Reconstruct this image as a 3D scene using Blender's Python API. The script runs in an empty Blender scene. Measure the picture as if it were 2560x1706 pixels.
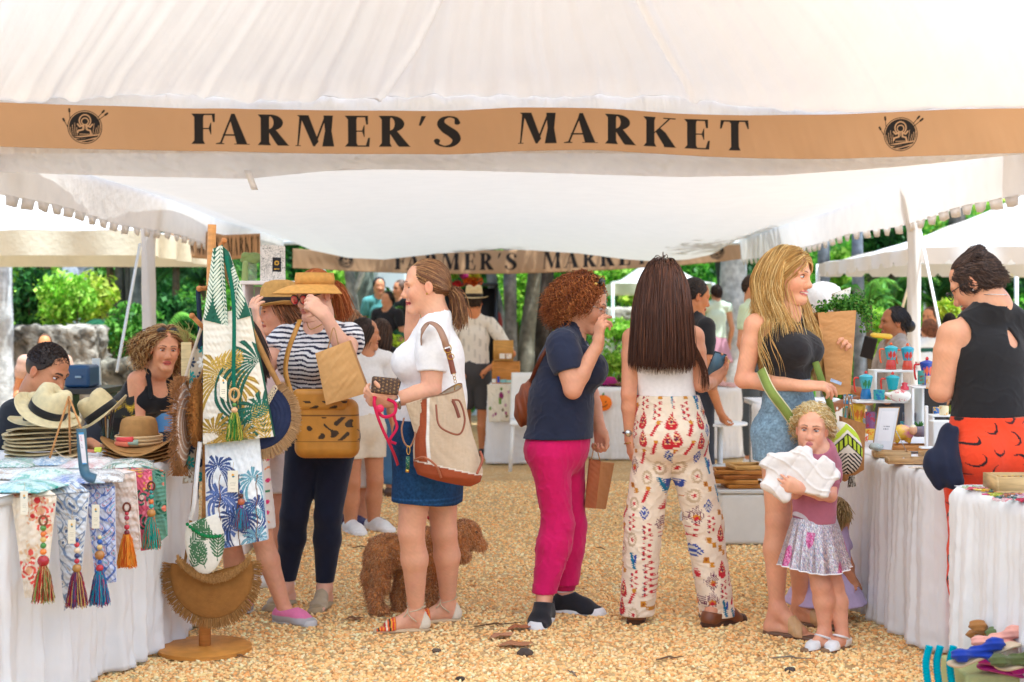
import bpy, math, random
import numpy as np
from mathutils import Vector, Matrix
random.seed(7); RNG=np.random.default_rng(7)
sc=bpy.context.scene; COLL=sc.collection
# ---------------------------------------------------------------- camera, world, sun, exposure
cam=bpy.data.cameras.new('camera'); camo=bpy.data.objects.new('camera',cam); COLL.objects.link(camo)
CAMZ=1.44; FPX=3556.0; HOR=794.0
camo.location=(0,0,CAMZ); camo.rotation_euler=(math.radians(90),0,0)
cam.lens=50; cam.sensor_width=36; cam.shift_y=-(853-HOR)/2560; cam.clip_end=500; cam.clip_start=.05
cam.dof.use_dof=True; cam.dof.focus_distance=6.5; cam.dof.aperture_fstop=3.2
sc.camera=camo
w=bpy.data.worlds.new('World'); sc.world=w; w.use_nodes=True
SUN_EL=72; SUN_AZ=115   # azimuth of sun measured from +Y towards +X
nt=w.node_tree; sky=nt.nodes.new('ShaderNodeTexSky'); sky.sky_type='NISHITA'; sky.sun_disc=False
sky.sun_elevation=math.radians(SUN_EL); sky.sun_rotation=math.radians(SUN_AZ)
sky.air_density=1.0; sky.dust_density=2.5
bg=nt.nodes['Background']; nt.links.new(sky.outputs[0],bg.inputs[0]); bg.inputs[1].default_value=.15
sl=bpy.data.lights.new('sun','SUN'); sl.energy=4.6; sl.angle=math.radians(.5); sl.color=(1,.95,.87)
so=bpy.data.objects.new('sun',sl); COLL.objects.link(so)
el,az=math.radians(SUN_EL),math.radians(SUN_AZ)
so.rotation_euler=Vector((math.sin(az)*math.cos(el),math.cos(az)*math.cos(el),math.sin(el))).to_track_quat('Z','Y').to_euler()
so.location=(6,6,12)
sc.view_settings.view_transform='Standard'; sc.view_settings.look='None'; sc.view_settings.exposure=.93; sc.view_settings.use_white_balance=True; sc.view_settings.white_balance_temperature=5400; sc.view_settings.white_balance_tint=3
sc.view_settings.gamma=1; sc.view_settings.use_curve_mapping=False
sc.render.engine='CYCLES'; sc.cycles.use_denoising=True; sc.cycles.max_bounces=9; sc.cycles.diffuse_bounces=5
sc.cycles.transmission_bounces=6; sc.cycles.transparent_max_bounces=12; sc.cycles.sample_clamp_indirect=6
# ---------------------------------------------------------------- helpers
A=np.array
def P(px,py,d): return A([(px-1280)/FPX*d, d, CAMZ-(py-HOR)/FPX*d])
def C(h):
    if not isinstance(h,str): return tuple(h)[:3]
    h=h.lstrip('#'); r=[int(h[i:i+2],16)/255 for i in (0,2,4)]
    return tuple((c/12.92 if c<=.04045 else ((c+.055)/1.055)**2.4) for c in r)
def nrm(v): v=A(v,float); return v/(np.linalg.norm(v)+1e-12)
MATS={}
def M(name,col=None,rough=.8,noise=.12,nscale=25,bump=0,bscale=200,trans=0,metal=0,attr=False,sheen=0,spec=.3,
      stretch=(1,1,1),wave=None,alpha=1,coat=0,glass=False,hue2=None,sss=0,detail=4):
    if name in MATS: return MATS[name]
    m=bpy.data.materials.new(name); m.use_nodes=True; t=m.node_tree; N=t.nodes; L=t.links
    b=N['Principled BSDF']; out=N['Material Output']
    b.inputs['Roughness'].default_value=rough; b.inputs['Metallic'].default_value=metal
    b.inputs['Specular IOR Level'].default_value=spec; b.inputs['Sheen Weight'].default_value=sheen
    b.inputs['Coat Weight'].default_value=coat
    if sss:
        b.inputs['Subsurface Weight'].default_value=sss; b.inputs['Subsurface Radius'].default_value=(.02,.008,.004); b.inputs['Subsurface Scale'].default_value=.6
    if glass: b.inputs['Transmission Weight'].default_value=1; b.inputs['IOR'].default_value=1.1
    tc=N.new('ShaderNodeTexCoord'); mp=N.new('ShaderNodeMapping'); mp.inputs['Scale'].default_value=stretch
    L.new(tc.outputs['Object'],mp.inputs['Vector'])
    no=N.new('ShaderNodeTexNoise'); no.inputs['Scale'].default_value=nscale; no.inputs['Detail'].default_value=detail
    L.new(mp.outputs[0],no.inputs['Vector'])
    mix=N.new('ShaderNodeMix'); mix.data_type='RGBA'
    rr=N.new('ShaderNodeMapRange'); rr.inputs[1].default_value=.3; rr.inputs[2].default_value=.7
    L.new(no.outputs['Fac'],rr.inputs[0]); 
    if attr:
        at=N.new('ShaderNodeAttribute'); at.attribute_name='Col'
        mu=N.new('ShaderNodeMix'); mu.data_type='RGBA'; mu.blend_type='MULTIPLY'; mu.inputs[0].default_value=1
        L.new(at.outputs['Color'],mu.inputs[6]); mu.inputs[7].default_value=(1-noise*1.6,)*3+(1,)
        L.new(mu.outputs[2],mix.inputs[6]); L.new(at.outputs['Color'],mix.inputs[7])
    else:
        c=C(col); c2=C(hue2) if hue2 else tuple(min(1,x*(1+noise*.5)) for x in c); c1=tuple(x*(1-noise*1.6) for x in c)
        mix.inputs[6].default_value=c1+(1,); mix.inputs[7].default_value=c2+(1,)
    L.new(rr.outputs[0],mix.inputs[0]); colout=mix.outputs[2]
    L.new(colout,b.inputs['Base Color'])
    if bump or wave:
        bn=N.new('ShaderNodeBump'); bn.inputs['Strength'].default_value=bump or wave[1]
        if wave:
            wv=N.new('ShaderNodeTexWave'); wv.inputs['Scale'].default_value=wave[0]; wv.inputs['Distortion'].default_value=wave[2] if len(wave)>2 else 1.5
            wv.bands_direction=wave[3] if len(wave)>3 else 'X'
            L.new(mp.outputs[0],wv.inputs['Vector']); L.new(wv.outputs['Fac'],bn.inputs['Height']); bn.inputs['Distance'].default_value=.004
        else:
            n2=N.new('ShaderNodeTexNoise'); n2.inputs['Scale'].default_value=bscale; n2.inputs['Detail'].default_value=3
            L.new(mp.outputs[0],n2.inputs['Vector']); L.new(n2.outputs['Fac'],bn.inputs['Height']); bn.inputs['Distance'].default_value=.6/bscale
        L.new(bn.outputs[0],b.inputs['Normal'])
    if trans:
        tr=N.new('ShaderNodeBsdfTranslucent'); L.new(colout,tr.inputs['Color'])
        ms=N.new('ShaderNodeMixShader'); ms.inputs[0].default_value=trans
        L.new(b.outputs[0],ms.inputs[1]); L.new(tr.outputs[0],ms.inputs[2]); L.new(ms.outputs[0],out.inputs[0])
    if alpha<1: b.inputs['Alpha'].default_value=alpha
    MATS[name]=m; return m
def tag(o,label=None,cat=None,group=None,kind=None):
    if label: o['label']=label
    if cat: o['category']=cat
    if group: o['group']=group
    if kind: o['kind']=kind
    return o
ROOT={}
def thing(name,label,cat,loc=(0,0,0),group=None,kind=None):
    o=bpy.data.objects.new(name,None); o.empty_display_size=.1; COLL.objects.link(o); o.location=[float(x) for x in loc]
    ROOT[o.name]=A(loc,float); return tag(o,label,cat,group,kind)
def fill(me,V,Q,T):
    V=np.asarray(V,np.float32); nq,ntr=len(Q),len(T)
    me.vertices.add(len(V)); me.vertices.foreach_set('co',V.ravel())
    me.loops.add(nq*4+ntr*3); li=np.concatenate([np.asarray(Q,np.int32).ravel(),np.asarray(T,np.int32).ravel()])
    me.loops.foreach_set('vertex_index',li); me.polygons.add(nq+ntr)
    ls=np.concatenate([np.arange(nq)*4,nq*4+np.arange(ntr)*3]).astype(np.int32)
    me.polygons.foreach_set('loop_start',ls)
class G:
    def __init__(s): s.V=[];s.Q=[];s.T=[];s.K=[];s.n=0;s.NG=[]
    def add(s,V,Q=None,T=None,col=None):
        V=np.asarray(V,float).reshape(-1,3); s.V.append(V)
        if Q is not None and len(Q): s.Q.append(np.asarray(Q,int).reshape(-1,4)+s.n)
        if T is not None and len(T): s.T.append(np.asarray(T,int).reshape(-1,3)+s.n)
        c=np.ones((len(V),3))
        if col is not None: c[:]=np.asarray(C(col) if isinstance(col,str) else col)
        s.K.append(c); s.n+=len(V); return s
    def box(s,c,size,R=None,col=None):
        h=A(size,float)/2; v=A([[x,y,z] for x in(-1,1) for y in(-1,1) for z in(-1,1)])*h
        if R is not None: v=v@A(R,float).T
        return s.add(v+A(c,float),[[0,1,3,2],[4,6,7,5],[0,4,5,1],[2,3,7,6],[0,2,6,4],[1,5,7,3]],col=col)
    def sheet(s,Pn,col=None,wrap=False):
        m,n=Pn.shape[:2]; i=np.arange(m-1)[:,None]; j=np.arange(n if wrap else n-1)[None,:]; j2=(j+1)%n
        q=np.stack([i*n+j,i*n+j2,(i+1)*n+j2,(i+1)*n+j],-1).reshape(-1,4)
        return s.add(Pn.reshape(-1,3),q,col=None if col is None else (np.asarray(col).reshape(-1,3) if not isinstance(col,str) else col))
    def tube(s,p,r,n=8,col=None,flat=None,cap=True,closed=False):
        p=np.asarray(p,float); k=len(p); r=np.broadcast_to(np.asarray(r,float),(k,)).copy()
        t=np.gradient(p,axis=0); 
        if closed: t=np.roll(p,-1,0)-np.roll(p,1,0)
        t/=np.linalg.norm(t,axis=1)[:,None]+1e-12
        u=np.cross(t[0],[0,0,1] if abs(t[0][2])<.9 else [1,0,0]) if flat is None else A(flat,float)
        U=[]
        for q in range(k):
            u=u-t[q]*np.dot(u,t[q]); u=u/(np.linalg.norm(u)+1e-12); U.append(u)
        U=A(U); W=np.cross(t,U); a=np.linspace(0,2*math.pi,n,endpoint=False)
        f=1 if flat is None else getattr(s,'fl',.25)
        ring=p[:,None]+r[:,None,None]*(np.cos(a)[None,:,None]*U[:,None]*(1 if flat is None else 1)+np.sin(a)[None,:,None]*W[:,None]*f)
        if closed: ring=np.concatenate([ring,ring[:1]])
        base=s.n; s.sheet(ring,col,wrap=True)
        if cap and not closed:
            for q,sg in((0,1),(k-1,-1)):
                s.add(p[q:q+1],None,None,col); ci=s.n-1
                T=[[ci,base+q*n+(j+1)%n,base+q*n+j][::sg] for j in range(n)]; s.T.append(A(T))
        return s
    def strands(s,Pn,r,n=3,col=None):
        # Pn [N,K,3], r [K] or [N,K], col [N,3]
        N,K=Pn.shape[:2]; r=np.broadcast_to(np.asarray(r,float),(N,K))
        t=np.gradient(Pn,axis=1); t/=np.linalg.norm(t,axis=2,keepdims=True)+1e-9
        ref=A([.31,.87,.38]); u=np.cross(t,ref); u/=np.linalg.norm(u,axis=2,keepdims=True)+1e-9; w_=np.cross(t,u)
        a=np.linspace(0,2*math.pi,n,endpoint=False)
        R=Pn[:,:,None]+r[:,:,None,None]*(np.cos(a)[None,None,:,None]*u[:,:,None]+np.sin(a)[None,None,:,None]*w_[:,:,None])
        i=np.arange(N)[:,None,None]*K*n; k=np.arange(K-1)[None,:,None]*n; j=np.arange(n)[None,None,:]; j2=(j+1)%n
        q=np.stack([i+k+j,i+k+j2,i+k+n+j2,i+k+n+j],-1).reshape(-1,4)
        c=None
        if col is not None: c=np.repeat(np.asarray(col,float).reshape(-1,3) if np.ndim(col)==2 else np.tile(C(col),(N,1)),K*n,0)
        return s.add(R.reshape(-1,3),q,col=c)
    def ell(s,c,r,R=None,nu=16,nv=10,col=None):
        th=np.linspace(0,math.pi,nv+1)[1:-1]; ph=np.linspace(0,2*math.pi,nu,endpoint=False)
        v=np.stack([np.sin(th)[:,None]*np.cos(ph),np.sin(th)[:,None]*np.sin(ph),np.cos(th)[:,None]+0*ph],-1)
        r=np.broadcast_to(A(r,float),(3,)); f=(lambda x:x) if R is None else (lambda x:x@A(R,float).T)
        b=s.n; s.sheet(f(v*r)+A(c,float),col,wrap=True)
        s.add(f(A([[0,0,1.],[0,0,-1]])*r)+A(c,float),col=col); t=s.n-2; l=b+(nv-2)*nu
        s.T.append(A([[t,b+j,b+(j+1)%nu] for j in range(nu)]+[[t+1,l+(j+1)%nu,l+j] for j in range(nu)])); return s
    def lathe(s,pr,c=(0,0,0),n=24,R=None,col=None,sx=1,sy=1,fn=None):
        pr=A(pr,float); a=np.linspace(0,2*math.pi,n,endpoint=False)
        v=np.stack([pr[:,0,None]*np.cos(a)*sx,pr[:,0,None]*np.sin(a)*sy,pr[:,1,None]+0*a],-1)
        if fn: v=fn(v,a)
        if R is not None: v=v@A(R,float).T
        if col is not None and not isinstance(col,str) and np.ndim(col)==2: col=np.repeat(A(col),n,0)
        return s.sheet(v+A(c,float),col,wrap=True)
    def prism(s,poly,th,O,U,W,col=None,ng=True):
        # polygon (2d) in plane U,W, extruded along normal, front face as fan of ear-clipped tris
        from mathutils.geometry import tessellate_polygon
        poly=A(poly,float); n=len(poly); U,W=A(U,float),A(W,float); Nn=nrm(np.cross(U,W))
        f=A(O,float)+poly[:,:1]*U+poly[:,1:]*W; v=np.concatenate([f+Nn*th/2,f-Nn*th/2])
        tr=A(tessellate_polygon([[Vector((x,y,0)) for x,y in poly]]))
        ar=sum(poly[i-1][0]*poly[i][1]-poly[i][0]*poly[i-1][1] for i in range(n))
        q=A([[i,(i+1)%n,(i+1)%n+n,i+n] for i in range(n)])
        q=q[:,::-1] if ar>0 else q
        T=[]
        for t in tr:
            p0,p1,p2=poly[t]; a=(p1[0]-p0[0])*(p2[1]-p0[1])-(p1[1]-p0[1])*(p2[0]-p0[0])
            t=list(t) if a>0 else list(t[::-1]); T+= [t,[x+n for x in t[::-1]]]
        return s.add(v,q,T,col)
    def arr(s):
        V=np.concatenate(s.V); Q=np.concatenate(s.Q) if s.Q else np.zeros((0,4),int); T=np.concatenate(s.T) if s.T else np.zeros((0,3),int)
        return V,Q,T,np.concatenate(s.K)
def mk(name,g,mat,parent=None,label=None,cat=None,group=None,kind=None,smooth=True,bevel=0,solid=0,loc=None,subd=0):
    V,Q,T,K=g.arr() if isinstance(g,G) else g
    me=bpy.data.meshes.new(name); p=parent
    if p is not None:
        while p.parent: p=p.parent
        O=ROOT[p.name]
    else:
        O=A(loc,float) if loc is not None else A([(V[:,0].min()+V[:,0].max())/2,(V[:,1].min()+V[:,1].max())/2,V[:,2].min()])
    fill(me,V-O,Q,T)
    a=me.color_attributes.new('Col','FLOAT_COLOR','POINT'); cc=np.ones((len(V),4),np.float32); cc[:,:3]=K; a.data.foreach_set('color',cc.ravel())
    me.update(calc_edges=True); me.validate()
    if smooth: me.polygons.foreach_set('use_smooth',np.ones(len(me.polygons),bool))
    me.materials.append(mat if not isinstance(mat,str) else MATS[mat])
    o=bpy.data.objects.new(name,me); COLL.objects.link(o)
    if parent is None: o.location=O; ROOT[o.name]=O
    else: o.parent=parent
    if solid: md=o.modifiers.new('solid','SOLIDIFY'); md.thickness=solid; md.offset=0
    if bevel: md=o.modifiers.new('bevel','BEVEL'); md.width=bevel; md.segments=2; md.limit_method='ANGLE'
    if subd: md=o.modifiers.new('sub','SUBSURF'); md.levels=md.render_levels=subd
    if smooth and (bevel or smooth=='auto'):
        try: me.set_sharp_from_angle(angle=math.radians(40))
        except Exception: pass
    return tag(o,label,cat,group,kind)
def copy_tree(o,loc=None,rotz=None,parent=None,label=None,scale=None):
    c=o.copy(); COLL.objects.link(c)
    if parent is not None: c.parent=parent
    if loc is not None: c.location=[float(x) for x in loc]; ROOT[c.name]=A(loc,float)
    if rotz is not None: c.rotation_euler=(0,0,rotz)
    if scale is not None: c.scale=(scale,)*3 if np.isscalar(scale) else scale
    if label: c['label']=label
    for ch in list(o.children): copy_tree(ch,parent=c)
    return c
# cheap numpy noise: sum of warped plane waves; X,Y,Z broadcastable
def sn(X,Y,Z,f=1,seed=0,oct=5):
    r=np.random.default_rng(seed+101); o=0; tot=0
    for i in range(oct):
        d=nrm(r.normal(size=3))*f*(1+.55*i); ph=r.uniform(0,6.28); a=1/(1+.35*i)
        o=o+a*np.sin(d[0]*X+d[1]*Y+d[2]*Z+ph+(.9*np.sin(.7*f*(d[1]*X+d[2]*Y+d[0]*Z)+ph*2))); tot+=a
    return o/tot*1.6
def sstep(a,b,x): t=np.clip((x-a)/(b-a+1e-12),0,1); return t*t*(3-2*t)
def interp(pts,n):
    # smooth catmull-rom through points
    p=A(pts,float); k=len(p); 
    if k==2: return p[0]+(p[1]-p[0])*np.linspace(0,1,n)[:,None]
    pp=np.concatenate([[2*p[0]-p[1]],p,[2*p[-1]-p[-2]]]); t=np.linspace(0,k-1-1e-9,n); i=t.astype(int); f=(t-i)[:,None]
    a,b,c,d=pp[i],pp[i+1],pp[i+2],pp[i+3]
    return .5*((2*b)+(c-a)*f+(2*a-5*b+4*c-d)*f**2+(3*b-a-3*c+d)*f**3)
# ---------------------------------------------------------------- implicit surfaces
def nets(f,org,h):
    s=f<0; c=np.zeros(tuple(x-1 for x in f.shape),np.uint8)
    for a in(0,1):
        for b in(0,1):
            for d in(0,1): c+=s[a:a+c.shape[0],b:b+c.shape[1],d:d+c.shape[2]]
    ac=(c>0)&(c<8); ijk=np.argwhere(ac).astype(np.int32); n=len(ijk); idx=np.full(c.shape,-1,np.int32); idx[ac]=np.arange(n)
    i,j,k=ijk.T; acc=np.zeros((n,3),np.float32); cnt=np.zeros(n,np.float32)
    for ax in range(3):
        o=[q for q in range(3) if q!=ax]
        for a in(0,1):
            for b in(0,1):
                p=[i,j,k]; p=[x.copy() for x in p]; p[o[0]]+=a; p[o[1]]+=b; q=[x.copy() for x in p]; q[ax]+=1
                fa=f[tuple(p)]; fb=f[tuple(q)]; m=(fa<0)!=(fb<0); t=np.where(m,fa/np.where(m,fa-fb,1),0)
                e=np.zeros((n,3),np.float32); e[:,ax]=t; e[:,o[0]]=a; e[:,o[1]]=b; acc+=e*m[:,None]; cnt+=m
    V=(ijk+acc/cnt[:,None])*h+org; Q=[]
    for ax in range(3):
        o1,o2=[(1,2),(2,0),(0,1)][ax]; sa=[slice(None)]*3; sb=[slice(None)]*3; sa[ax]=slice(0,-1); sb[ax]=slice(1,None)
        A0=s[tuple(sa)]; B0=s[tuple(sb)]; m=A0!=B0; e=np.argwhere(m); e=e[(e[:,o1]>0)&(e[:,o2]>0)&(e[:,o1]<f.shape[o1]-1)&(e[:,o2]<f.shape[o2]-1)]
        def g(d1,d2): z=e.copy(); z[:,o1]-=d1; z[:,o2]-=d2; return idx[tuple(z.T)]
        q=np.stack([g(1,1),g(0,1),g(0,0),g(1,0)],-1); fl=~A0[tuple(e.T)]; q[fl]=q[fl][:,::-1]; Q.append(q)
    return V,np.concatenate(Q)
class S:
    def __init__(s): s.p=[]; s.clips=[]; s.mods=[]
    def cone(s,a,b,r1,r2=None,k=.02,op='u',flat=None,tag=''):
        s.p.append(dict(t='c',a=A(a,float),b=A(b,float)+1e-5,r1=r1,r2=r1 if r2 is None else r2,k=k,op=op,flat=flat,tag=tag)); return s
    def ell(s,c,r,R=None,k=.02,op='u',tag=''):
        s.p.append(dict(t='e',c=A(c,float),r=np.broadcast_to(A(r,float),(3,)).copy(),R=np.eye(3) if R is None else A(R,float),k=k,op=op,tag=tag)); return s
    def box(s,c,h,R=None,rd=.01,k=.01,op='u',tag=''):
        s.p.append(dict(t='b',c=A(c,float),r=A(h,float),R=np.eye(3) if R is None else A(R,float),rd=rd,k=k,op=op,tag=tag)); return s
    def sub(s,tags,infl=0,k=None):
        n=S()
        for q in s.p:
            if any(q['tag'].startswith(t) for t in tags):
                q=dict(q); i=infl.get(q['tag'],infl.get('*',0)) if isinstance(infl,dict) else infl
                if q['t']=='c': q['r1']+=i; q['r2']+=i
                else: q['r']=q['r']+i
                if k: q['k']=k
                n.p.append(q)
        return n
    def bb(s,q,m=0):
        if q['t']=='c':
            R=max(q['r1'],q['r2'])+m; return np.minimum(q['a'],q['b'])-R,np.maximum(q['a'],q['b'])+R
        e=np.abs(q['R'])@q['r']+m; return q['c']-e,q['c']+e
    def mesh(s,h,lo=None,hi=None):
        bs=[s.bb(q,.012) for q in s.p if q['op']=='u']; l=np.min([b[0] for b in bs],0); u=np.max([b[1] for b in bs],0)
        if lo is not None: l=np.maximum(l,lo)
        if hi is not None: u=np.minimum(u,hi)
        l=np.floor(l/h)*h-h*1.013; n=np.maximum(((u-l)/h).astype(int)+3,3); f=np.full(tuple(n),.05,np.float32)
        ax=[(l[i]+h*np.arange(n[i])).astype(np.float32) for i in range(3)]
        for q in s.p:
            a,b=s.bb(q,q['k']+.03+h); i0=np.clip(np.floor((a-l)/h).astype(int),0,n); i1=np.clip(np.ceil((b-l)/h).astype(int)+1,0,n)
            if (i1<=i0).any(): continue
            sl=tuple(slice(i0[i],i1[i]) for i in range(3)); X=ax[0][sl[0]][:,None,None];Y=ax[1][sl[1]][None,:,None];Z=ax[2][sl[2]][None,None,:]
            if q['t']=='c':
                ab=(q['b']-q['a']).astype(np.float32); a=q['a']; x,y,z=X-a[0],Y-a[1],Z-a[2]
                t=np.clip((x*ab[0]+y*ab[1]+z*ab[2])/float(ab@ab),0,1).astype(np.float32); dx,dy,dz=x-t*ab[0],y-t*ab[1],z-t*ab[2]
                if q['flat'] is not None:
                    u_,ff=q['flat']; u_=nrm(u_); g=(dx*u_[0]+dy*u_[1]+dz*u_[2])*(1/ff-1); dx=dx+g*u_[0];dy=dy+g*u_[1];dz=dz+g*u_[2]
                d=np.sqrt(dx*dx+dy*dy+dz*dz)-(q['r1']+t*(q['r2']-q['r1']))
            else:
                c,R,r=q['c'],q['R'],q['r']; x,y,z=X-c[0],Y-c[1],Z-c[2]
                lx=x*R[0,0]+y*R[1,0]+z*R[2,0]; ly=x*R[0,1]+y*R[1,1]+z*R[2,1]; lz=x*R[0,2]+y*R[1,2]+z*R[2,2]
                if q['t']=='e':
                    k0=np.sqrt((lx/r[0])**2+(ly/r[1])**2+(lz/r[2])**2); k1=np.sqrt((lx/r[0]**2)**2+(ly/r[1]**2)**2+(lz/r[2]**2)**2)+1e-6; d=k0*(k0-1)/k1
                else:
                    rd=q['rd']; ax_,ay_,az_=np.abs(lx)-r[0]+rd,np.abs(ly)-r[1]+rd,np.abs(lz)-r[2]+rd
                    d=np.sqrt(np.maximum(ax_,0)**2+np.maximum(ay_,0)**2+np.maximum(az_,0)**2)+np.minimum(np.maximum(ax_,np.maximum(ay_,az_)),0)-rd
            F=f[sl]; k=q['k']; d=d.astype(np.float32)
            if q['op']=='u': f[sl]=np.minimum(F,d)-np.maximum(k-np.abs(F-d),0)**2/(4*k)
            else: d=-d; f[sl]=np.maximum(F,d)+np.maximum(k-np.abs(F-d),0)**2/(4*k)
        X,Y,Z=ax[0][:,None,None],ax[1][None,:,None],ax[2][None,None,:]
        for fn in s.mods: f=f+fn(X,Y,Z).astype(np.float32)
        for fn in s.clips: f=np.maximum(f,fn(X,Y,Z).astype(np.float32))
        f[[0,-1]]=np.maximum(f[[0,-1]],.001);f[:,[0,-1]]=np.maximum(f[:,[0,-1]],.001);f[:,:,[0,-1]]=np.maximum(f[:,:,[0,-1]],.001)
        return nets(f,l,h)
def plane(p,n):   # keeps the side opposite to n
    p=A(p,float); n=nrm(n); return lambda X,Y,Z:(X-p[0])*n[0]+(Y-p[1])*n[1]+(Z-p[2])*n[2]
def fromS(s,h,col=None,lo=None,hi=None):
    V,Q=s.mesh(h,lo,hi); g=G(); g.add(V,Q,col=None)
    if col is not None: g.K[0][:]=col(V) if callable(col) else C(col)
    return g
# ================================================================= SETTING
# ---- painting helpers (signed shapes on a grid, coordinates in a letter em box)
def inpoly(x,y,p):
    r=np.zeros(np.broadcast(x,y).shape,bool); n=len(p)
    for i in range(n):
        (x1,y1),(x2,y2)=p[i],p[i-1]
        if y1==y2: continue
        r^=((y1>y)!=(y2>y))&(x<(x2-x1)*(y-y1)/(y2-y1)+x1)
    return r
def inell(x,y,c,r): return ((x-c[0])/r[0])**2+((y-c[1])/r[1])**2<1
def instroke(x,y,pts,w):
    r=np.zeros(np.broadcast(x,y).shape,bool)
    for i in range(len(pts)-1):
        (x1,y1),(x2,y2)=pts[i][:2],pts[i+1][:2]; w1,w2=(w,w) if np.isscalar(w) else (w[i],w[i+1])
        dx,dy=x2-x1,y2-y1; t=np.clip(((x-x1)*dx+(y-y1)*dy)/(dx*dx+dy*dy+1e-12),0,1)
        r|=(x-x1-t*dx)**2+(y-y1-t*dy)**2<(w1+(w2-w1)*t)**2
    return r
def stem(x,y,x0,x1): return inpoly(x,y,[(x0-.05,0),(x0+.03,.12),(x0+.03,.88),(x0-.05,1),(x1+.03,1),(x1,.88),(x1,.12),(x1+.05,0)])
def glyph(ch,x,y):
    p=lambda *q:inpoly(x,y,q)
    if ch in 'FE':
        r=stem(x,y,.12,.38)|p((.3,1),(.3,.95),(.6,.95),(.63,.72),(.68,.72),(.68,1))|p((.3,.53),(.3,.49),(.52,.49),(.57,.32),(.59,.32),(.59,.7),(.57,.7),(.52,.53))
        if ch=='E': r|=p((.3,0),(.3,.05),(.62,.05),(.68,.3),(.73,.3),(.71,0))
        return r
    if ch=='A': return p((.1,0),(.16,0),(.49,.93),(.45,1),(.42,.9))|p((.40,.85),(.44,1),(.54,1),(.9,0),(.6,0))|p((.2,.28),(.2,.33),(.66,.33),(.68,.28))|p((0,0),(0,.03),(.12,.06),(.24,.03),(.24,0))|p((.52,0),(.52,.03),(.95,.03),(.97,0))
    if ch=='R':
        return stem(x,y,.1,.36)|((inell(x,y,(.4,.74),(.34,.26))&~inell(x,y,(.36,.74),(.12,.205)))&(x>.3))|p((.3,.52),(.42,.52),(.55,.5),(.88,.03),(.92,0),(.6,0),(.55,.06))|p((.2,1),(.45,1),(.45,.955),(.2,.955))
    if ch=='M': return p((.05,0),(.09,.0),(.2,.94),(.12,1))|p((.05,1),(.38,1),(.66,.16),(.54,0),(.5,.0),(.16,.9))|p((.5,0),(.56,0),(.9,1),(.84,1))|p((.80,1),(1.07,1),(1.03,.5),(1.1,0),(.76,0),(.84,.5))|p((0,0),(0,.03),(.15,.03),(.16,0))
    if ch=="'": return p((.12,1),(.27,1),(.1,.68),(.04,.7))
    if ch=='S':
        pts=interp([(.60,.78,0),(.56,.92,0),(.40,.975,0),(.25,.90,0),(.22,.74,0),(.34,.57,0),(.50,.42,0),(.58,.24,0),(.48,.07,0),(.30,.025,0),(.14,.10,0),(.12,.2,0)],60)
        w=np.interp(np.linspace(0,11,60),range(12),[.07,.035,.022,.06,.10,.13,.13,.10,.055,.022,.035,.075]); return instroke(x,y,[tuple(q) for q in pts],w)
    if ch=='K': return stem(x,y,.1,.36)|p((.34,.43),(.36,.5),(.74,.97),(.80,.97))|p((.6,1),(.6,.96),(.94,.96),(.94,1))|p((.38,.52),(.5,.66),(.66,.5),(.92,.03),(.96,0),(.62,0),(.6,.08))
    if ch=='T': return stem(x,y,.28,.54)|p((0,1),(.82,1),(.84,.72),(.80,.72),(.72,.95),(.1,.95),(.03,.72),(-.02,.72))
def emblem(x,y):
    R=np.hypot(x,y); st=lambda pts,w=.045:instroke(x,y,pts,w)
    d=(R<1)&~((R<.955)&(R>.91))
    cut=st([(.3*math.cos(a)*1.1,.38+.36*math.sin(a)) for a in np.linspace(-.9,math.pi+.9,16)],.035)|st([(.2*math.cos(a),.34+.2*math.sin(a)) for a in np.linspace(0,6.3,16)],.03)
    cut|=st([(-.09,.12),(-.11,-.15),(-.38,-.22),(-.42,-.34)])|st([(.09,.12),(.11,-.15),(.3,-.2),(.36,-.42)])|st([(0,.1),(0,-.1)],.02)|st([(-.1,.1),(-.3,.02),(-.42,.16)])|st([(.1,.1),(.3,.0),(.42,.16)])
    cut|=st([(-.3,-.42),(.36,-.42)],.02)
    for i in range(-7,8):
        if abs(i)>3: cut|=st([(i*.11,-.5),(i*.125+.03,.1+.15*math.sin(i*2.1))],.014)
    fld=(y<-.5+.12*x)&(R<.9); cut|=fld&~(st([(-.9,-.6),(-.3,-.66),(.5,-.55)],.04)|st([(-.6,-.8),(0,-.72),(.8,-.5)],.05)|st([(-.3,-.95),(.2,-.82),(.8,-.7)],.05))
    cut|=st([(-.09,.36),(-.05,.36)],.012)&False
    d&=~cut; d|=inell(x,y,(-.07,.37),(.025,.03))|inell(x,y,(.07,.37),(.025,.03))|inell(x,y,(0,.24),(.06,.018))
    for sg,k in((-1,(( -1.25,.45),(-1.0,.0))),(-1,((-.92,1.05),(-.86,.45))),(1,((1.3,.85),(.8,.45))),(1,((1.1,1.0),(.75,.6)))):
        (a,b),(c,e)=k; d|=st([(a,b),(c,e)],.022)|st([(a,b),(a+(c-a)*.25,b+(e-b)*.25)],.06)
    return d
def cover(fn,x,y,hx,hy):
    c=0
    for a in(-.33,0,.33):
        for b in(-.33,0,.33): c=c+fn(x+a*hx,y+b*hy)
    return c/9.
WORDS=[('F',470,68),('A',540,84),('R',640,84),('M',738,97),('E',855,70),('R',942,86),("'",1044,20),('S',1080,74),('M',1295,97),('A',1410,84),('R',1508,84),('K',1604,88),('E',1704,72),('T',1803,70)]
TAN=C('#c69c72'); INK=C('#26211f')
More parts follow.
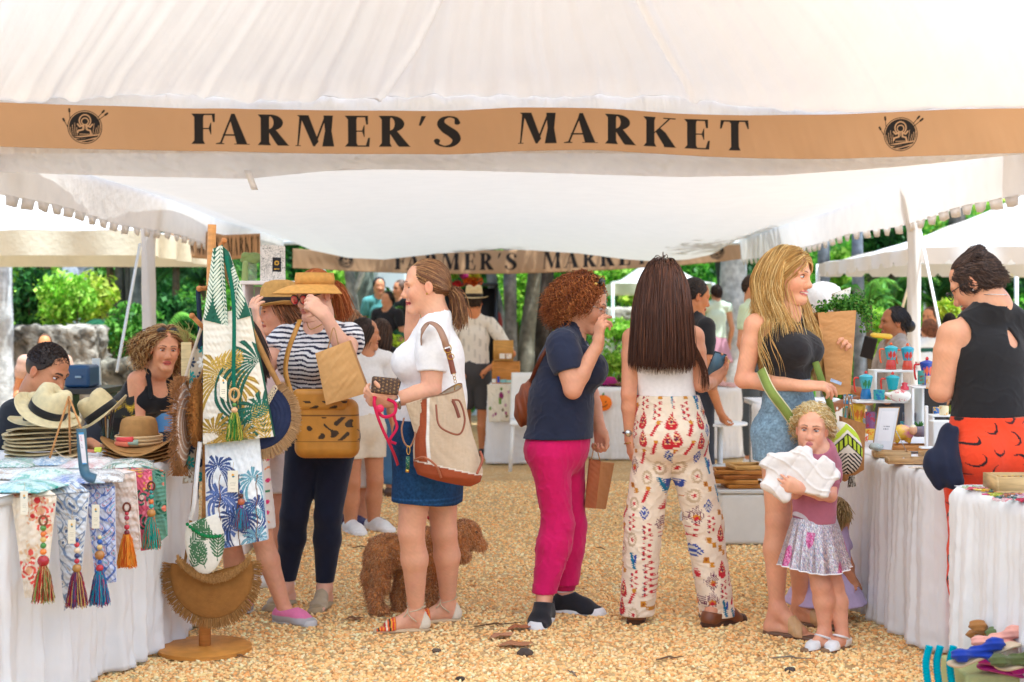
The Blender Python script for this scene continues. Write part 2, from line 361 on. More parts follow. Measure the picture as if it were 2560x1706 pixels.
def banner_cols(px,v,hp):
    # px: banner coordinate in front-view pixels [n], v: 0 top..1 bottom [m]; hp px per banner height
    X,Vv=np.meshgrid(px,v); c=np.zeros(X.shape); 
    H=80/112.
    for ch,x0,wd in WORDS:
        m=(px>x0-15)&(px<x0+wd+15)
        if not m.any(): continue
        wem={'F':.68,'E':.73,'A':.95,'R':.92,'M':1.1,"'":.25,'S':.70,'K':.96,'T':.84}[ch]
        gx=(X[:,m]-x0)/wd*wem; gy=(1-(Vv[:,m]-.12)/H) ; hx=(px[1]-px[0])/wd*wem; hy=(v[1]-v[0])/H
        c[:,m]=np.maximum(c[:,m],cover(lambda a,b:glyph(ch,a,b),gx,gy,hx,hy))
    for cx,cr in((213,43),(2250,42)):
        m=abs(px-cx)<70
        if m.any():
            gx=(X[:,m]-cx)/cr; gy=-(Vv[:,m]-.5)*112/cr; c[:,m]=np.maximum(c[:,m],cover(emblem,gx,gy,(px[1]-px[0])/cr,(v[1]-v[0])*112/cr))
    n=1+0*X
    return (A(TAN)[None,None]*(1-c[...,None])+A(INK)*c[...,None])*n[...,None]
def banner(name,label,d,tops,bots,pxr,scale,step,group='market banners with lettering'):
    # tops/bots: lists of (px,py) as seen; pxr: range of banner coordinate; scale maps seen px -> banner px
    n=int((pxr[1]-pxr[0])/step); m=max(10,int(112/step)); u=np.linspace(pxr[0],pxr[1],n); v=np.linspace(0,1,m)
    seen=scale[0]+u*scale[1]; t=np.interp(seen,*zip(*tops)); b=np.interp(seen,*zip(*bots))
    ker=np.ones(max(3,n//30)); ker/=ker.sum(); sm=lambda z:np.convolve(np.pad(z,len(ker)//2,'edge'),ker,'valid')[:n]
    t,b=sm(t),sm(b); py=t[None]*(1-v[:,None])+b[None]*v[:,None]
    X=(seen-1280)/FPX*d; Z=CAMZ-(py-HOR)/FPX*d; X=np.broadcast_to(X,Z.shape)
    Y=d+.016*sn(X,0*Z,Z*1.2,3,11)+.0028*sn(X+.35*Z,0*Z,Z*.2,9,5)*(.3+v[:,None])
    g=G(); g.sheet(np.stack([X,Y,Z],-1),banner_cols(u,v,112)); V,Q,T,K=g.arr(); Q=Q[:,::-1]
    mk(name,(V,Q,T,K),'banner_cloth',label=label,cat='banner',solid=.003)
M('banner_cloth',attr=True,noise=.04,rough=.85,nscale=3,bump=.10,bscale=240,trans=.18)
M('tent_fabric','#e2ddd8',noise=.02,rough=.9,trans=.225,nscale=6,bump=.06,bscale=25)
M('fill_light_fabric','#fbf8f4',noise=.02,rough=.9,trans=.56)  # far more translucent than the lining, added as a soft fill light
M('lining_fabric','#e2ddda',noise=.02,rough=.9,trans=.17,nscale=5,wave=None,bump=.10,bscale=22,stretch=(1,.35,1))
M('valance_fabric','#efe8e2',noise=.04,rough=.9,trans=.35,nscale=5,bump=.14,bscale=14)
M('cream_fabric','#e8dcc0',noise=.05,rough=.9,trans=.25,nscale=4,bump=.2,bscale=20)
M('white_paint','#e9e9e6',noise=.04,rough=.5)
# ---- ground
def ground():
    m=bpy.data.materials.new('gravel_ground'); m.use_nodes=True; N=m.node_tree.nodes; L=m.node_tree.links; b=N['Principled BSDF']; b.inputs['Roughness'].default_value=.9
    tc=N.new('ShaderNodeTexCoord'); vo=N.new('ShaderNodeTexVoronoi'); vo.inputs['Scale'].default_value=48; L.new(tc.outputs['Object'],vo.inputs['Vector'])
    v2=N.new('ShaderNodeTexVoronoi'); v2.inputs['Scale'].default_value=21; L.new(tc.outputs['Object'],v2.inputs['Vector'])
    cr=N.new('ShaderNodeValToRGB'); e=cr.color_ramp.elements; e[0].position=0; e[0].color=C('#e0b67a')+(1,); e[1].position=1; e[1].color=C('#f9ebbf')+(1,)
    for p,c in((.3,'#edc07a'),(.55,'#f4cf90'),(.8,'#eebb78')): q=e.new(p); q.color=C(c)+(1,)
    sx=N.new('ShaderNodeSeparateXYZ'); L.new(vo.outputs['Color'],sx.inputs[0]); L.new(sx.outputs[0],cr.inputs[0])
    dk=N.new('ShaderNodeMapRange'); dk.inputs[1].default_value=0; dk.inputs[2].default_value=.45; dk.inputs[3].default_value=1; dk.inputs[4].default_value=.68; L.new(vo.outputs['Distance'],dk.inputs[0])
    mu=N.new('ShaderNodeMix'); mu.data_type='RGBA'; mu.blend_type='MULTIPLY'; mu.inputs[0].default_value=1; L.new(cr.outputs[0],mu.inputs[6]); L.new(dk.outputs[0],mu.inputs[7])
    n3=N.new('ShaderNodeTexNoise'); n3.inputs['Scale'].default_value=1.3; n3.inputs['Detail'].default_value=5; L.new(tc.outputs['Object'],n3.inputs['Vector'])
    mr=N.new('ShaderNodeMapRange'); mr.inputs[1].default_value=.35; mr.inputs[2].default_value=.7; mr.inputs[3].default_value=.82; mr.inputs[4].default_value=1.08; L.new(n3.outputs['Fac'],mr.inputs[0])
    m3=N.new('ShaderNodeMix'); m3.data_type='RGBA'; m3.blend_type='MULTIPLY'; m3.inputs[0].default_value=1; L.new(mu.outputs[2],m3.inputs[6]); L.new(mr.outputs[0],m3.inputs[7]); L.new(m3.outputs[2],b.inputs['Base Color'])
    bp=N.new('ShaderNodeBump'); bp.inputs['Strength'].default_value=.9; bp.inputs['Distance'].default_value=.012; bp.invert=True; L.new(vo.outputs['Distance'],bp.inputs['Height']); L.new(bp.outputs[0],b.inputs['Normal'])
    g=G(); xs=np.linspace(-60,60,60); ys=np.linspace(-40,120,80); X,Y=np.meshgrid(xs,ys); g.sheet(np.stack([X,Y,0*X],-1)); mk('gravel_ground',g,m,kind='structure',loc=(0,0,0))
    # loose stones
    t=(1+5**.5)/2; ico=A([[-1,t,0],[1,t,0],[-1,-t,0],[1,-t,0],[0,-1,t],[0,1,t],[0,-1,-t],[0,1,-t],[t,0,-1],[t,0,1],[-t,0,-1],[-t,0,1]])/1.9
    F=A([[0,11,5],[0,5,1],[0,1,7],[0,7,10],[0,10,11],[1,5,9],[5,11,4],[11,10,2],[10,7,6],[7,1,8],[3,9,4],[3,4,2],[3,2,6],[3,6,8],[3,8,9],[4,9,5],[2,4,11],[6,2,10],[8,6,7],[9,8,1]])
    r=np.random.default_rng(3); n=92000; y=5.0+7.5*r.random(n)**1.5; x=(r.random(n)*2-1)*(.375*y+.15)
    R=np.stack([r.uniform(.006,.0125,n),r.uniform(.005,.0105,n),r.uniform(.004,.008,n)],-1)*(1+.25*(r.random(n)<.12))[:,None]
    V=ico[None]*R[:,None]*r.uniform(.78,1.2,(n,12,1)); a=r.random(n)*6.28; c,s_=np.cos(a),np.sin(a); tl=r.normal(0,.35,n)
    V=np.stack([V[...,0],V[...,1],V[...,2]+V[...,0]*tl[:,None]],-1); V=np.stack([V[...,0]*c[:,None]-V[...,1]*s_[:,None],V[...,0]*s_[:,None]+V[...,1]*c[:,None],V[...,2]],-1)
    V+=np.stack([x,y,R[:,2]*.05+.002*r.random(n)],-1)[:,None]
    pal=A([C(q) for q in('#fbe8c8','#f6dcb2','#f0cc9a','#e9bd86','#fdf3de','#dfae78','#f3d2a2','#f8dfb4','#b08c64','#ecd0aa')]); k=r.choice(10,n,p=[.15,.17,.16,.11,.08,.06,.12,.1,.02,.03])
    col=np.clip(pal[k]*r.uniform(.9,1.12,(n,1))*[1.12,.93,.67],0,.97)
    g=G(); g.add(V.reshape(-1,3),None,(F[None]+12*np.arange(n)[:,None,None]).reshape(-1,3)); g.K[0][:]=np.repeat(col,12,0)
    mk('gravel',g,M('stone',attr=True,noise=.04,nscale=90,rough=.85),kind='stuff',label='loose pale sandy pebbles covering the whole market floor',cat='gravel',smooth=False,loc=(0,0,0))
    # lawn beyond
    g=G(); xs=np.linspace(-30,40,40); ys=np.linspace(21.5,60,30); X,Y=np.meshgrid(xs,ys); Z=.02+.35*sstep(22,40,Y)+.08*sn(X,Y,0*X,.4,2); Z[0]=.004; g.sheet(np.stack([X,Y,Z],-1)); mk('lawn_ground',g,M('grass_ground','#5f8f24',noise=.4,nscale=6,bump=.6,bscale=60),kind='structure',loc=(0,21,0))
    r=np.random.default_rng(5); n=26000; x=r.uniform(-9,12,n); y=21.6+r.random(n)**1.5*12; z=.02+.35*sstep(22,40,y); h=r.uniform(.05,.14,n); a=r.random(n)*6.28
    p0=np.stack([x,y,z],-1); sd=np.stack([np.cos(a),np.sin(a),0*a],-1)*.012; tip=p0+np.stack([r.normal(0,.04,n),r.normal(0,.04,n),h],-1); V=np.stack([p0-sd,p0+sd,tip],1)
    g=G(); g.add(V.reshape(-1,3),None,np.arange(3*n).reshape(-1,3)); g.K[0][:]=np.repeat(A(C('#79b02c'))*r.uniform(.6,1.3,(n,1)),3,0)
    mk('grass',g,M('leaf',attr=True,noise=.15,rough=.55,trans=.35,nscale=3),kind='stuff',label='bright sunlit grass of the lawn behind the tents',cat='grass',smooth=False,loc=(0,21,0))
ground()
# twigs, dead leaves and dark stones lying on the gravel
def litter():
    r=random.Random(4)
    def twig(px,py,L,a,lab,col='#8a6a48'):
        d=FPX*CAMZ/(py-HOR); c=P(px,py,d); c[2]=.011; g=G(); u=A([math.cos(a),math.sin(a),.05]); g.tube(interp([c-u*L/2,c+A([0,.012,.004]),c+u*L*.1,c+u*L/2+A([0,-.006,0])],8),[.002,.0035,.004,.0042,.0035,.003,.0025,.0015],6,col); g.tube(interp([c,c+A([u[1],-u[0],.1])*L*.2],3),[.0025,.002,.001],5,col)
        mk('twig',g,M('wood_litter',attr=True,noise=.2,rough=.9),label=lab,cat='twig',group='twigs lying on the gravel')
    twig(1500,1375,.10,2.2,'short stubby brown twig on the gravel between the pink trousers and the patterned ones'); twig(905,1372,.12,.3,'thin twig on the gravel left of the curly brown dog','#7a5a3c')
    twig(600,1648,.14,-.5,'thick twig lying against the round wooden stand base','#9a7450'); twig(1240,1568,.24,.25,'long thin dark twig on the gravel below the black sneakers','#6f5238')
    twig(1675,1652,.13,.35,'short twig in the foreground below the patterned trousers','#7f6550'); twig(1430,1690,.1,1.9,'grey twig at the bottom edge near the centre','#8b7a6a'); twig(1980,1652,.18,-.2,'greyish flat twig in front of the little girl','#8f8474')
    def leaf(px,py,L,a,lab,col):
        d=FPX*CAMZ/(py-HOR); c=P(px,py,d); u=A([math.cos(a),math.sin(a),0]); v=A([-u[1],u[0],0]); t=np.linspace(0,1,9); w_=np.sin(t*math.pi)**.8*L*.26*(1+.2*np.sin(t*19))
        Pn=np.stack([c+u*(t[i]-.5)*L+v*w_[i]*k+A([0,0,.010+.007*abs(k)*math.sin(t[i]*3)+.008*math.sin(t[i]*5)**2]) for i in range(9) for k in(-1,-.5,0,.5,1)]).reshape(9,5,3)
        g=G(); g.sheet(Pn,col); mk('dead_leaf',g,'wood_litter',label=lab,cat='leaf',group='dead leaves on the gravel',solid=.0015)
    leaf(1300,1577,.13,.4,'rusty brown curled leaf on the gravel in the middle foreground','#b5714a'); leaf(1290,1620,.16,.1,'long reddish dry leaf lying nearest below the curled one','#b98058'); leaf(1255,1597,.13,.6,'tan leaf between the curled leaf and the long one','#c68d68')
    leaf(885,1555,.09,.1,'small brown leaf beside the striped sandal toe','#8d6546'); leaf(375,1520,.08,1,'small dark dry leaf on the gravel by the hanging straw bag','#7c5c40')
    def stone(px,py,R,lab,col):
        d=FPX*CAMZ/(py-HOR); c=P(px,py,d); c[2]=R*.35; s=S(); s.ell(c,(R,R*.7,R*.55)); s.mods.append(lambda X,Y,Z:.12*R*sn(X-c[0],Y-c[1],Z,140,int(px))); g=fromS(s,R/7,col); mk('dark_stone',g,'wood_litter',label=lab,cat='stone',group='dark stones among the gravel')
    stone(1313,1640,.036,'larger dark grey stone in the middle foreground','#5d5048'); stone(1760,1545,.03,'grey stone just right of the patterned trouser hem','#8b8074'); stone(1092,1632,.02,'dark pebble left of the larger grey stone','#6a5a4c'); stone(1975,1680,.022,'blackish pebble near the bottom right','#5b514c'); stone(1150,1702,.02,'dark pebble at the very bottom edge','#4a3f38')
litter()
# ---- tents
def near_tent():
    t=thing('market_tent','huge white gathered canopy overhead in the foreground, above the big lettered banner','tent',(0,5.2,0),group='white fabric tents')
    nu,nv=420,120; u=np.linspace(0,1,nu); v=np.linspace(0,1,nv); U,Vv=np.meshgrid(u,v)
    def hip(t,sg): # corner to peak, concave rise
        x=sg*(3.35*(1-t)); y=8.3-3.9*t; z=2.66+.52*sstep(0,.33,t)**.8*1.0+.95*t; return x,y,z
    xl,yl,zl=hip(Vv,-1); xr,yr,zr=hip(Vv,1); edge=CAMZ-(np.interp(1280+(U-.5)*6.7*428.4,[0,400,800,1280,1700,1850,2100,2560],[214,236,240,233,236,258,277,260])-HOR)/428.4
    X=xl+(xr-xl)*U; Y=yl; zmid=edge+.62*Vv+.35*Vv**2
    w_=(4*(U-.5)**2)**2; Z=zmid*(1-w_)+zl*w_
    Z[0]=edge[0]; dec=np.exp(-Vv*5); k=np.clip(1.25-U,0.25,1)
    ph=U*400+9*sn(U,Vv*.5,0,3,2)+Vv*22*(U-.42)
    Z=Z+ (.5+.5*np.exp(-Vv*4))*.012*k*(sn(ph*.35,Vv*3,0,1,9)+.5*sn(ph*.8,Vv*6,1,1,8)+.8*sn(ph*.12,Vv*2,2,1,5)) -.05*np.exp(-((Vv-.028)/.03)**2)*(.7+.5*sn(U*60,0*U,0,1.3,4)*k)
    Y=Y+.012*dec*sn(U*120,Vv*8,0,1,6)
    # seams
    for us,sl_ in((.385,.10),(.66,-.06)):
        Z-=.03*np.exp(-((U-us-sl_*Vv)/.003)**2)
    g=G(); g.sheet(np.stack([X,Y,Z],-1)); mk('canopy_lining',g,'lining_fabric',t)
    for sg in(-1,1):
        g=G(); tt=np.linspace(0,1,40); xs,ys,zs=hip(tt,sg); q=np.linspace(0,1,24)[:,None]
        Xs=xs*(1-q)+sg*3.35*q+0*tt; Ys=ys*(1-q)+(8.3-6.5*tt)*q; Zs=zs*(1-q)+2.66*q+.03*np.sin(q*3)*0; g.sheet(np.stack([Xs,Ys,Zs+.004*sn(Xs,Ys*6,0,3,3)],-1)); mk('side_panel',g,'fill_light_fabric',t)
    for cc in ([(-3.35,.5,2.66),(3.35,.5,2.66)],[(3.35,.5,2.66),(3.35,4.4,2.66)],[(-3.35,4.4,2.66),(-3.35,.5,2.66)]): g=G(); g.add([*cc,(0,4.4,4.1)],None,[[0,1,2]]); mk('unseen_fill_panel',g,'fill_light_fabric',t)  # unseen rear roof half, added to spread soft light from front and above
    g=G(); g.sheet(A([[[-3.4,8.25,2.86],[3.4,8.25,2.86]],[[-3.4,8.5,2.84],[3.4,8.5,2.84]],[[-3.4,8.75,2.86],[3.4,8.75,2.86]]])); mk('sun_gap_cover',g,'valance_fabric',t)  # unseen sheet added to block the sun streak between the two tents
    # white hem band between lining and banner, behind the banner too
    x=np.linspace(-3.4,3.4,500); z=np.linspace(0,1,14)[:,None]; X=x+0*z; top=2.80; Z=top-(top-2.40)*z+0*x; Y=8.33+.010*sn(X,0,Z*4,12,2)+.006*sn(X,0,Z,40,7)
    g=G(); g.sheet(np.stack([X,Y,Z],-1)); mk('hem_band',g,'valance_fabric',t)
near_tent()
banner('banner','large tan cloth banner across the front with big black lettering between two round emblems',8.22,[(-80,254),(0,257),(150,262),(470,271),(780,276),(1130,279),(1280,268),(1500,270),(1700,284),(1900,289),(2100,287),(2400,274),(2560,272),(2660,270)],
    [(-80,364),(0,367),(150,372),(470,377),(780,384),(1130,387),(1280,378),(1480,374),(1700,388),(1900,397),(2100,398),(2400,388),(2560,383),(2660,380)],(-80,2650),(0,1),1.55)
def far_tent():
    t=thing('market_tent','long second white tent behind the big banner, sheltering the shoppers and the stalls','tent',(0,13.7,0),group='white fabric tents')
    nx,ny=160,160; q=np.linspace(0,1,nx); p=np.linspace(0,1,ny); Q_,P_=np.meshgrid(q,p); X=-3.02+6.04*Q_; Y=8.62+10.2*P_
    far=lambda X:CAMZ-(np.interp(1280+X*FPX/18.8,[700,790,870,960,1100,1250,1330,1450,1560,1640,1720,1800,1862],[617,628,645,649,634,623,626,634,648,654,649,633,612])-HOR)/FPX*18.8
    zf=far(X); zn=2.335+.05*Q_-.02*np.sin(Q_*math.pi)+.10*sstep(.7,1,Q_); mid=.16*np.sin(P_*math.pi)*(1-(2*Q_-1)**4)
    ed=sstep(.86,1,np.abs(2*Q_-1)); Z=(zn*(1-P_)+zf*P_)*(1-ed)+2.46*ed*1+mid*.8
    Z+=(.012*sn(X*1.0,Y*.3,0,1.2,3)+.006*np.sin(X*5+.9*np.sin(Y*.5)-(Y-8.6)*.5*np.sign(X))*np.exp(-((P_-.12)/.2)**2))*(1-P_)+.0012*sn(X*3,Y*.4,0,3,6)*(1-P_)-.012*np.exp(-((X-.02*(Y-8.6))/.012)**2)*.4
    Z+=.03*np.sin((X+.5*(Y-10))*2.2)*P_*(1-P_)*2
    g=G(); g.sheet(np.stack([X,Y,Z],-1)); mk('canopy_lining',g,'tent_fabric',t)
    # valances with tabs
    for sg in(-1,1):
        y=np.linspace(8.34,19,420); z=np.linspace(0,1,10)[:,None]; tab=((y*3.2)%1); 
        zb=2.20+.012*np.sin(y*2.1)-.02; Y=y+0*z; Z=2.50-(2.50-zb)*z; Xv=sg*(3.04+.03*np.sin(y*1.3)*z+.02*z*np.sin(y*19.0)*0+.035*z)+.004*z*sn(Y,Z,0,5,5)
        g=G(); g.sheet(np.stack([Xv,Y,Z],-1)); mk('side_valance',g,'valance_fabric',t)
        g=G()
        for i in range(34):
            y0=8.55+i*.305; zz=float(np.interp(y0,y,zb)); xx=sg*(3.04+.03*math.sin(y0*1.3)+.035); y1=y0+.24
            c=lambda yy,zz_,o:[xx+o,yy,zz_]; g.sheet(A([[c(y0,zz+.01,0),c((y0+y1)/2,zz+.01,.004),c(y1,zz+.01,0)],[c(y0+.01,zz-.055-.01*math.sin(i*2.3),.015*sg*math.sin(i*1.7)),c((y0+y1)/2,zz-.06,.01),c(y1-.01,zz-.05,.012*sg)]]))
        mk('tab_trim',g,'valance_fabric',t,solid=.002)
    # front valance, seen below the banner
    x=np.linspace(-3.1,3.1,400); z=np.linspace(0,1,16)[:,None]; zb=CAMZ-(np.interp(1280+x*FPX/8.45,[0,300,620,860,1280,1700,1950,2250,2560],[432,440,447,424,430,442,440,418,385])-HOR)/FPX*8.45
    X=x+0*z; Z=2.47-(2.47-zb)*z; Y=8.45+.03*z*np.sin(x*2.4)+.012*sn(X,0,Z*3,9,8)+.006*sn(X,0,Z,30,4); g=G(); g.sheet(np.stack([X,Y,Z],-1)); mk('front_valance',g,'valance_fabric',t)
    # rope and dangling strip
    c=P(618,425,8.40); g=G(); Pn=A([[c+A([dx,-.005*k,-.03*k]) +A([.012*k,0,0]) for dx in(-.02,.02)] for k in range(5)]); g.sheet(Pn); mk('loose_strip',g,'valance_fabric',t,solid=.003)
    for px,d,pw,pyb in((372,12.35,.115,1050),(2285,11.15,.10,1050)):
        c=P(px,794,d); g=G(); n=60; zz=np.linspace(0,2.5,n); a=np.linspace(0,2*math.pi,28,endpoint=False)
        r=pw/2*(1+.10*np.sin(a[None]*5+zz[:,None]*5)+.06*sn(zz[:,None]*6,a[None]*3,0,1,int(px)))*(1+.5*sstep(2.05,2.45,zz)[:,None])
        g.sheet(np.stack([c[0]+r*np.cos(a),c[1]+r*np.sin(a),zz[:,None]+0*a],-1),wrap=True); mk('wrapped_post',g,'tent_fabric',t)
    # far end frame bar
    g=G(); g.tube([[-3.05,19,2.44],[3.05,19,2.44]],.03,8); mk('frame_bar',g,'white_paint',t); g=G(); g.tube([[-3.05,8.5,2.5],[3.05,8.5,2.5]],.03,8); mk('frame_bar',g,'white_paint',t)
    for a,b in((P(350,610,11.4),P(292,930,10.6)),(P(2300,575,11.3),P(2352,830,10.4)),(P(2293,640,11.6),P(2256,770,12.4))):
        g=G(); g.tube(interp([a,b],4),.012,6); mk('guy_rope',g,'white_paint',t)
    return t
far_tent()
banner('banner','narrower tan lettered banner at the far end, its top hidden by the sagging roof',19.3,[(700,620),(870,631),(1060,626),(1280,626),(1500,617),(1650,615),(1800,607),(1950,592)],[(700,669),(870,678),(1060,686),(1280,685),(1500,677),(1700,664),(1800,655),(1880,644),(1950,626)],(-80,2640),(768,.455),4)
banner('banner','crumpled short tan banner hanging beside the wooden bag rack, seen at an angle',14.2,[(418,566),(480,572),(560,588),(650,584)],[(418,638),(480,645),(560,652),(650,640)],(240,1880),(418-240*.1415,.1415),9)
def side_tent(name,label,x0,x1,y0,y1,ze,zp,val,mat='cream_fabric',roof='tent_fabric',tabs=False):
    t=thing(name,label,'tent',((x0+x1)/2,(y0+y1)/2,0),group='white fabric tents'); cx,cy=(x0+x1)/2,(y0+y1)/2
    g=G(); co=A([[x0,y0],[x1,y0],[x1,y1],[x0,y1],[x0,y0]]); n=24; q=np.linspace(0,1,n)[:,None]
    for i in range(4):
        e=co[i]*(1-q)+co[i+1]*q; r=np.linspace(0,1,14)[:,None,None]; xy=e[None]*(1-r)+A([cx,cy])*r; z=ze+(zp-ze)*r[...,0]**1.25+0*q[:,0]-.05*np.sin(r[...,0]*math.pi)+.02*sn(xy[...,0]*2,xy[...,1]*2,0,2,i); g.sheet(np.concatenate([xy,z[...,None]],-1))
    mk('roof',g,roof,t)
    g=G()
    for i in range(4):
        m=120; e=co[i]+(co[i+1]-co[i])*np.linspace(0,1,m)[:,None]; r=np.linspace(0,1,6)[:,None]; L=np.linalg.norm(co[i+1]-co[i])
        zb=val*(1+(.35*(((np.linspace(0,L,m)*3.6)%1)>.2)-.1 if tabs else 0)); Z=ze-r*zb+0*e[:,0]; w_=.03*r*np.sin(np.linspace(0,L,m)*9)
        g.sheet(np.stack([e[:,0]+0*r+w_*(i%2),e[:,1]+0*r+w_*((i+1)%2),Z],-1))
    mk('valance',g,mat,t)
    for x,y in co[:4]: g=G(); g.tube([[x,y,0],[x,y,ze]],.025,8); mk('leg',g,'white_paint',t)
side_tent('market_tent','neighbouring tent at left with a cream valance above the bushes',-8.2,-3.22,12.6,15.5,2.21,3.2,.22)
side_tent('market_tent','neighbouring tent at the right edge with scalloped white valance and sunlit roof',3.55,8.6,12.5,16.5,2.06,3.1,.12,'tent_fabric',tabs=True)
side_tent('market_tent','beige tent farther right behind the scalloped one',6.1,10,17.2,21,2.28,3.2,.25)
side_tent('market_tent','small far tent behind the man with the dark beard, right of centre',1.7,3.4,24,26,2.02,2.6,.18)
# ================================================================= VEGETATION AND FAR BACKGROUND
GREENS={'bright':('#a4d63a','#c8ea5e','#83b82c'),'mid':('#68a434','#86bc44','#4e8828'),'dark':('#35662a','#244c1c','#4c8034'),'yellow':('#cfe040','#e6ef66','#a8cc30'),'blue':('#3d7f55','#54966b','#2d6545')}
def leafmesh(g,c,r,n,size,cols,seed,shape='ell',aspect=2.2):
    q=np.random.default_rng(seed); d=q.normal(size=(n,3)); d/=np.linalg.norm(d,axis=1)[:,None]; rad=q.random(n)**.45
    p=d*rad[:,None]; lump=sn(p[:,0],p[:,1],p[:,2],3.2,seed); p*=(1+.22*lump)[:,None]; keep=sn(p[:,0],p[:,1],p[:,2],6.5,seed+5)>-.55; p=p[keep]; lump=sn(p[:,0],p[:,1],p[:,2],5,seed+9); n=len(p)
    p=p*A(r,float)+A(c,float); p[:,2]=np.maximum(p[:,2],.03)
    a=q.normal(size=(n,3)); a/=np.linalg.norm(a,axis=1)[:,None]; b=np.cross(a,q.normal(size=(n,3))); b/=np.linalg.norm(b,axis=1)[:,None]; s=size*q.uniform(.6,1.4,(n,1))
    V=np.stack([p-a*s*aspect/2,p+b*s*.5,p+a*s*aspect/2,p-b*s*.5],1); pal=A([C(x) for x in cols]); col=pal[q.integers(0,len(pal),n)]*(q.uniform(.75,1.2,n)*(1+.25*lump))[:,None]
    g.add(V.reshape(-1,3),np.arange(4*n).reshape(-1,4),col=np.repeat(col,4,0))
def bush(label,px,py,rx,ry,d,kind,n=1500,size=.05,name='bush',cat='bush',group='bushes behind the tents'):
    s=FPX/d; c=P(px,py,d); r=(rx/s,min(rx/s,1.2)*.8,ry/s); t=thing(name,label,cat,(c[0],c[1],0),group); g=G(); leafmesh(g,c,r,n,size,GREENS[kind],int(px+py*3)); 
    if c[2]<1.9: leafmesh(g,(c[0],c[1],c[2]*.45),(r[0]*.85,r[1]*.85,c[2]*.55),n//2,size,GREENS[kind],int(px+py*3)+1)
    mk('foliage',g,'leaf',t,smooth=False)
    g=G(); rr=random.Random(int(px))
    for i in range(5):
        e=c+A([rr.uniform(-.6,.6)*r[0],rr.uniform(-.4,.4)*r[1],rr.uniform(0,.5)*r[2]]); g.tube(interp([[c[0]+rr.uniform(-.1,.1),c[1],0],(A([c[0],c[1],0])+e)/2+A([0,0,.1]),e],6),[.03,.025,.02,.015,.01,.006],6,'#5d4a35')
    mk('stem',g,M('bark',attr=True,noise=.3,nscale=12,rough=.9,bump=.5,bscale=40),t)
def trunk(g,pts,rs,col,n=14,seed=0,ring=False):
    k=40; p=interp(pts,k); r=np.interp(np.linspace(0,1,k),np.linspace(0,1,len(rs)),rs); a=np.linspace(0,2*math.pi,n,endpoint=False)
    hh=np.linspace(0,1,k)[:,None]; rr=r[:,None]*(1+.12*sn(np.cos(a)[None]*1.2+0*hh,np.sin(a)[None]*1.2+0*hh,hh*4,2.2,seed)); V=np.stack([p[:,0,None]+rr*np.cos(a),p[:,1,None]+rr*np.sin(a),p[:,2,None]+0*rr],-1)
    c=A(C(col)); m=(.75 if col!='#eceae6' else .95)+(.35 if col!='#eceae6' else .1)*sn(V[...,0]*9,V[...,1]*9,V[...,2]*4,1.6,seed+4); 
    if ring: m=m*(1-.15*(np.sin(V[...,2]*60)>.7))
    g.sheet(V,np.clip(c*m[...,None],0,.9),wrap=True)
def tree(label,pts,rs,col,crown=None,name='tree',cat='tree',group='trees behind the tents',ring=False,branches=(),seed=1):
    # pts: (px,py) at depth d -> list of 3D points
    p=[A(q,float) for q in pts]; p[0][2]=0; base=p[0].copy(); top=p[-1]+(p[-1]-p[-2])/max(.1,p[-1][2]-p[-2][2])*max(.3,4.0-p[-1][2]); p.append(top); rs=list(rs)+[rs[-1]*.7]; t=thing(name,label,cat,base,group); g=G(); trunk(g,p,rs,col,seed=seed,ring=ring)
    for b,br in branches: trunk(g,[A(q) for q in b],br,col,10,seed+3)
    mk('trunk',g,'bark',t)
    g=G()
    if crown:
        for (c,r,n,size,kind) in crown: leafmesh(g,c,r,n,size,GREENS[kind],seed+17)
    else: leafmesh(g,p[-1]+A([0,0,.8]),(1.6,1.4,.9),900,.12,GREENS['mid'],seed+8)
    mk('crown',g,'leaf',t,smooth=False)
def fronds(label,px,py,d,n,L,kind,up=.6,seed=1,name='palm',cat='palm',group='palms and ferns in the garden',wid=.05):
    r=np.random.default_rng(seed); c=P(px,py,d); t=thing(name,label,cat,(c[0],c[1],0),group); g=G()
    for i in range(n):
        a=r.random()*6.28; u=A([math.cos(a),math.sin(a)*.6,0]); el=r.uniform(.2,1.2)*up; pts=interp([c,c+u*L*.4+A([0,0,L*el*.6]),c+u*L*.9+A([0,0,L*(el*.55-.25)])],14); col=A(C(GREENS[kind][i%3]))*r.uniform(.7,1.2)
        g.tube(pts,np.linspace(.012,.004,14),4,tuple(col*.8)); sd=np.cross(u,[0,0,1.]); m=len(pts); Vv=[]
        for k in range(1,m):
            for sg in(-1,1):
                for q in(0,.5):
                    b=pts[k-1]*(1-q)+pts[k]*q; ll=L*.32*math.sin(math.pi*(k/m*.85+.12)); tip=b+(sd*sg*.9+u*.45)*ll+A([0,0,-.35*ll]); Vv.append([b-u*wid*.25,b+u*wid*.25,tip])
        V=A(Vv); g.add(V.reshape(-1,3),None,np.arange(len(V)*3).reshape(-1,3),col=tuple(col))
    mk('frond',g,'leaf',t,smooth=False)
    g=G(); g.tube(interp([[c[0],c[1],0],c],6),np.linspace(.07,.05,6),8,'#7d6a50'); mk('trunk',g,'bark',t)
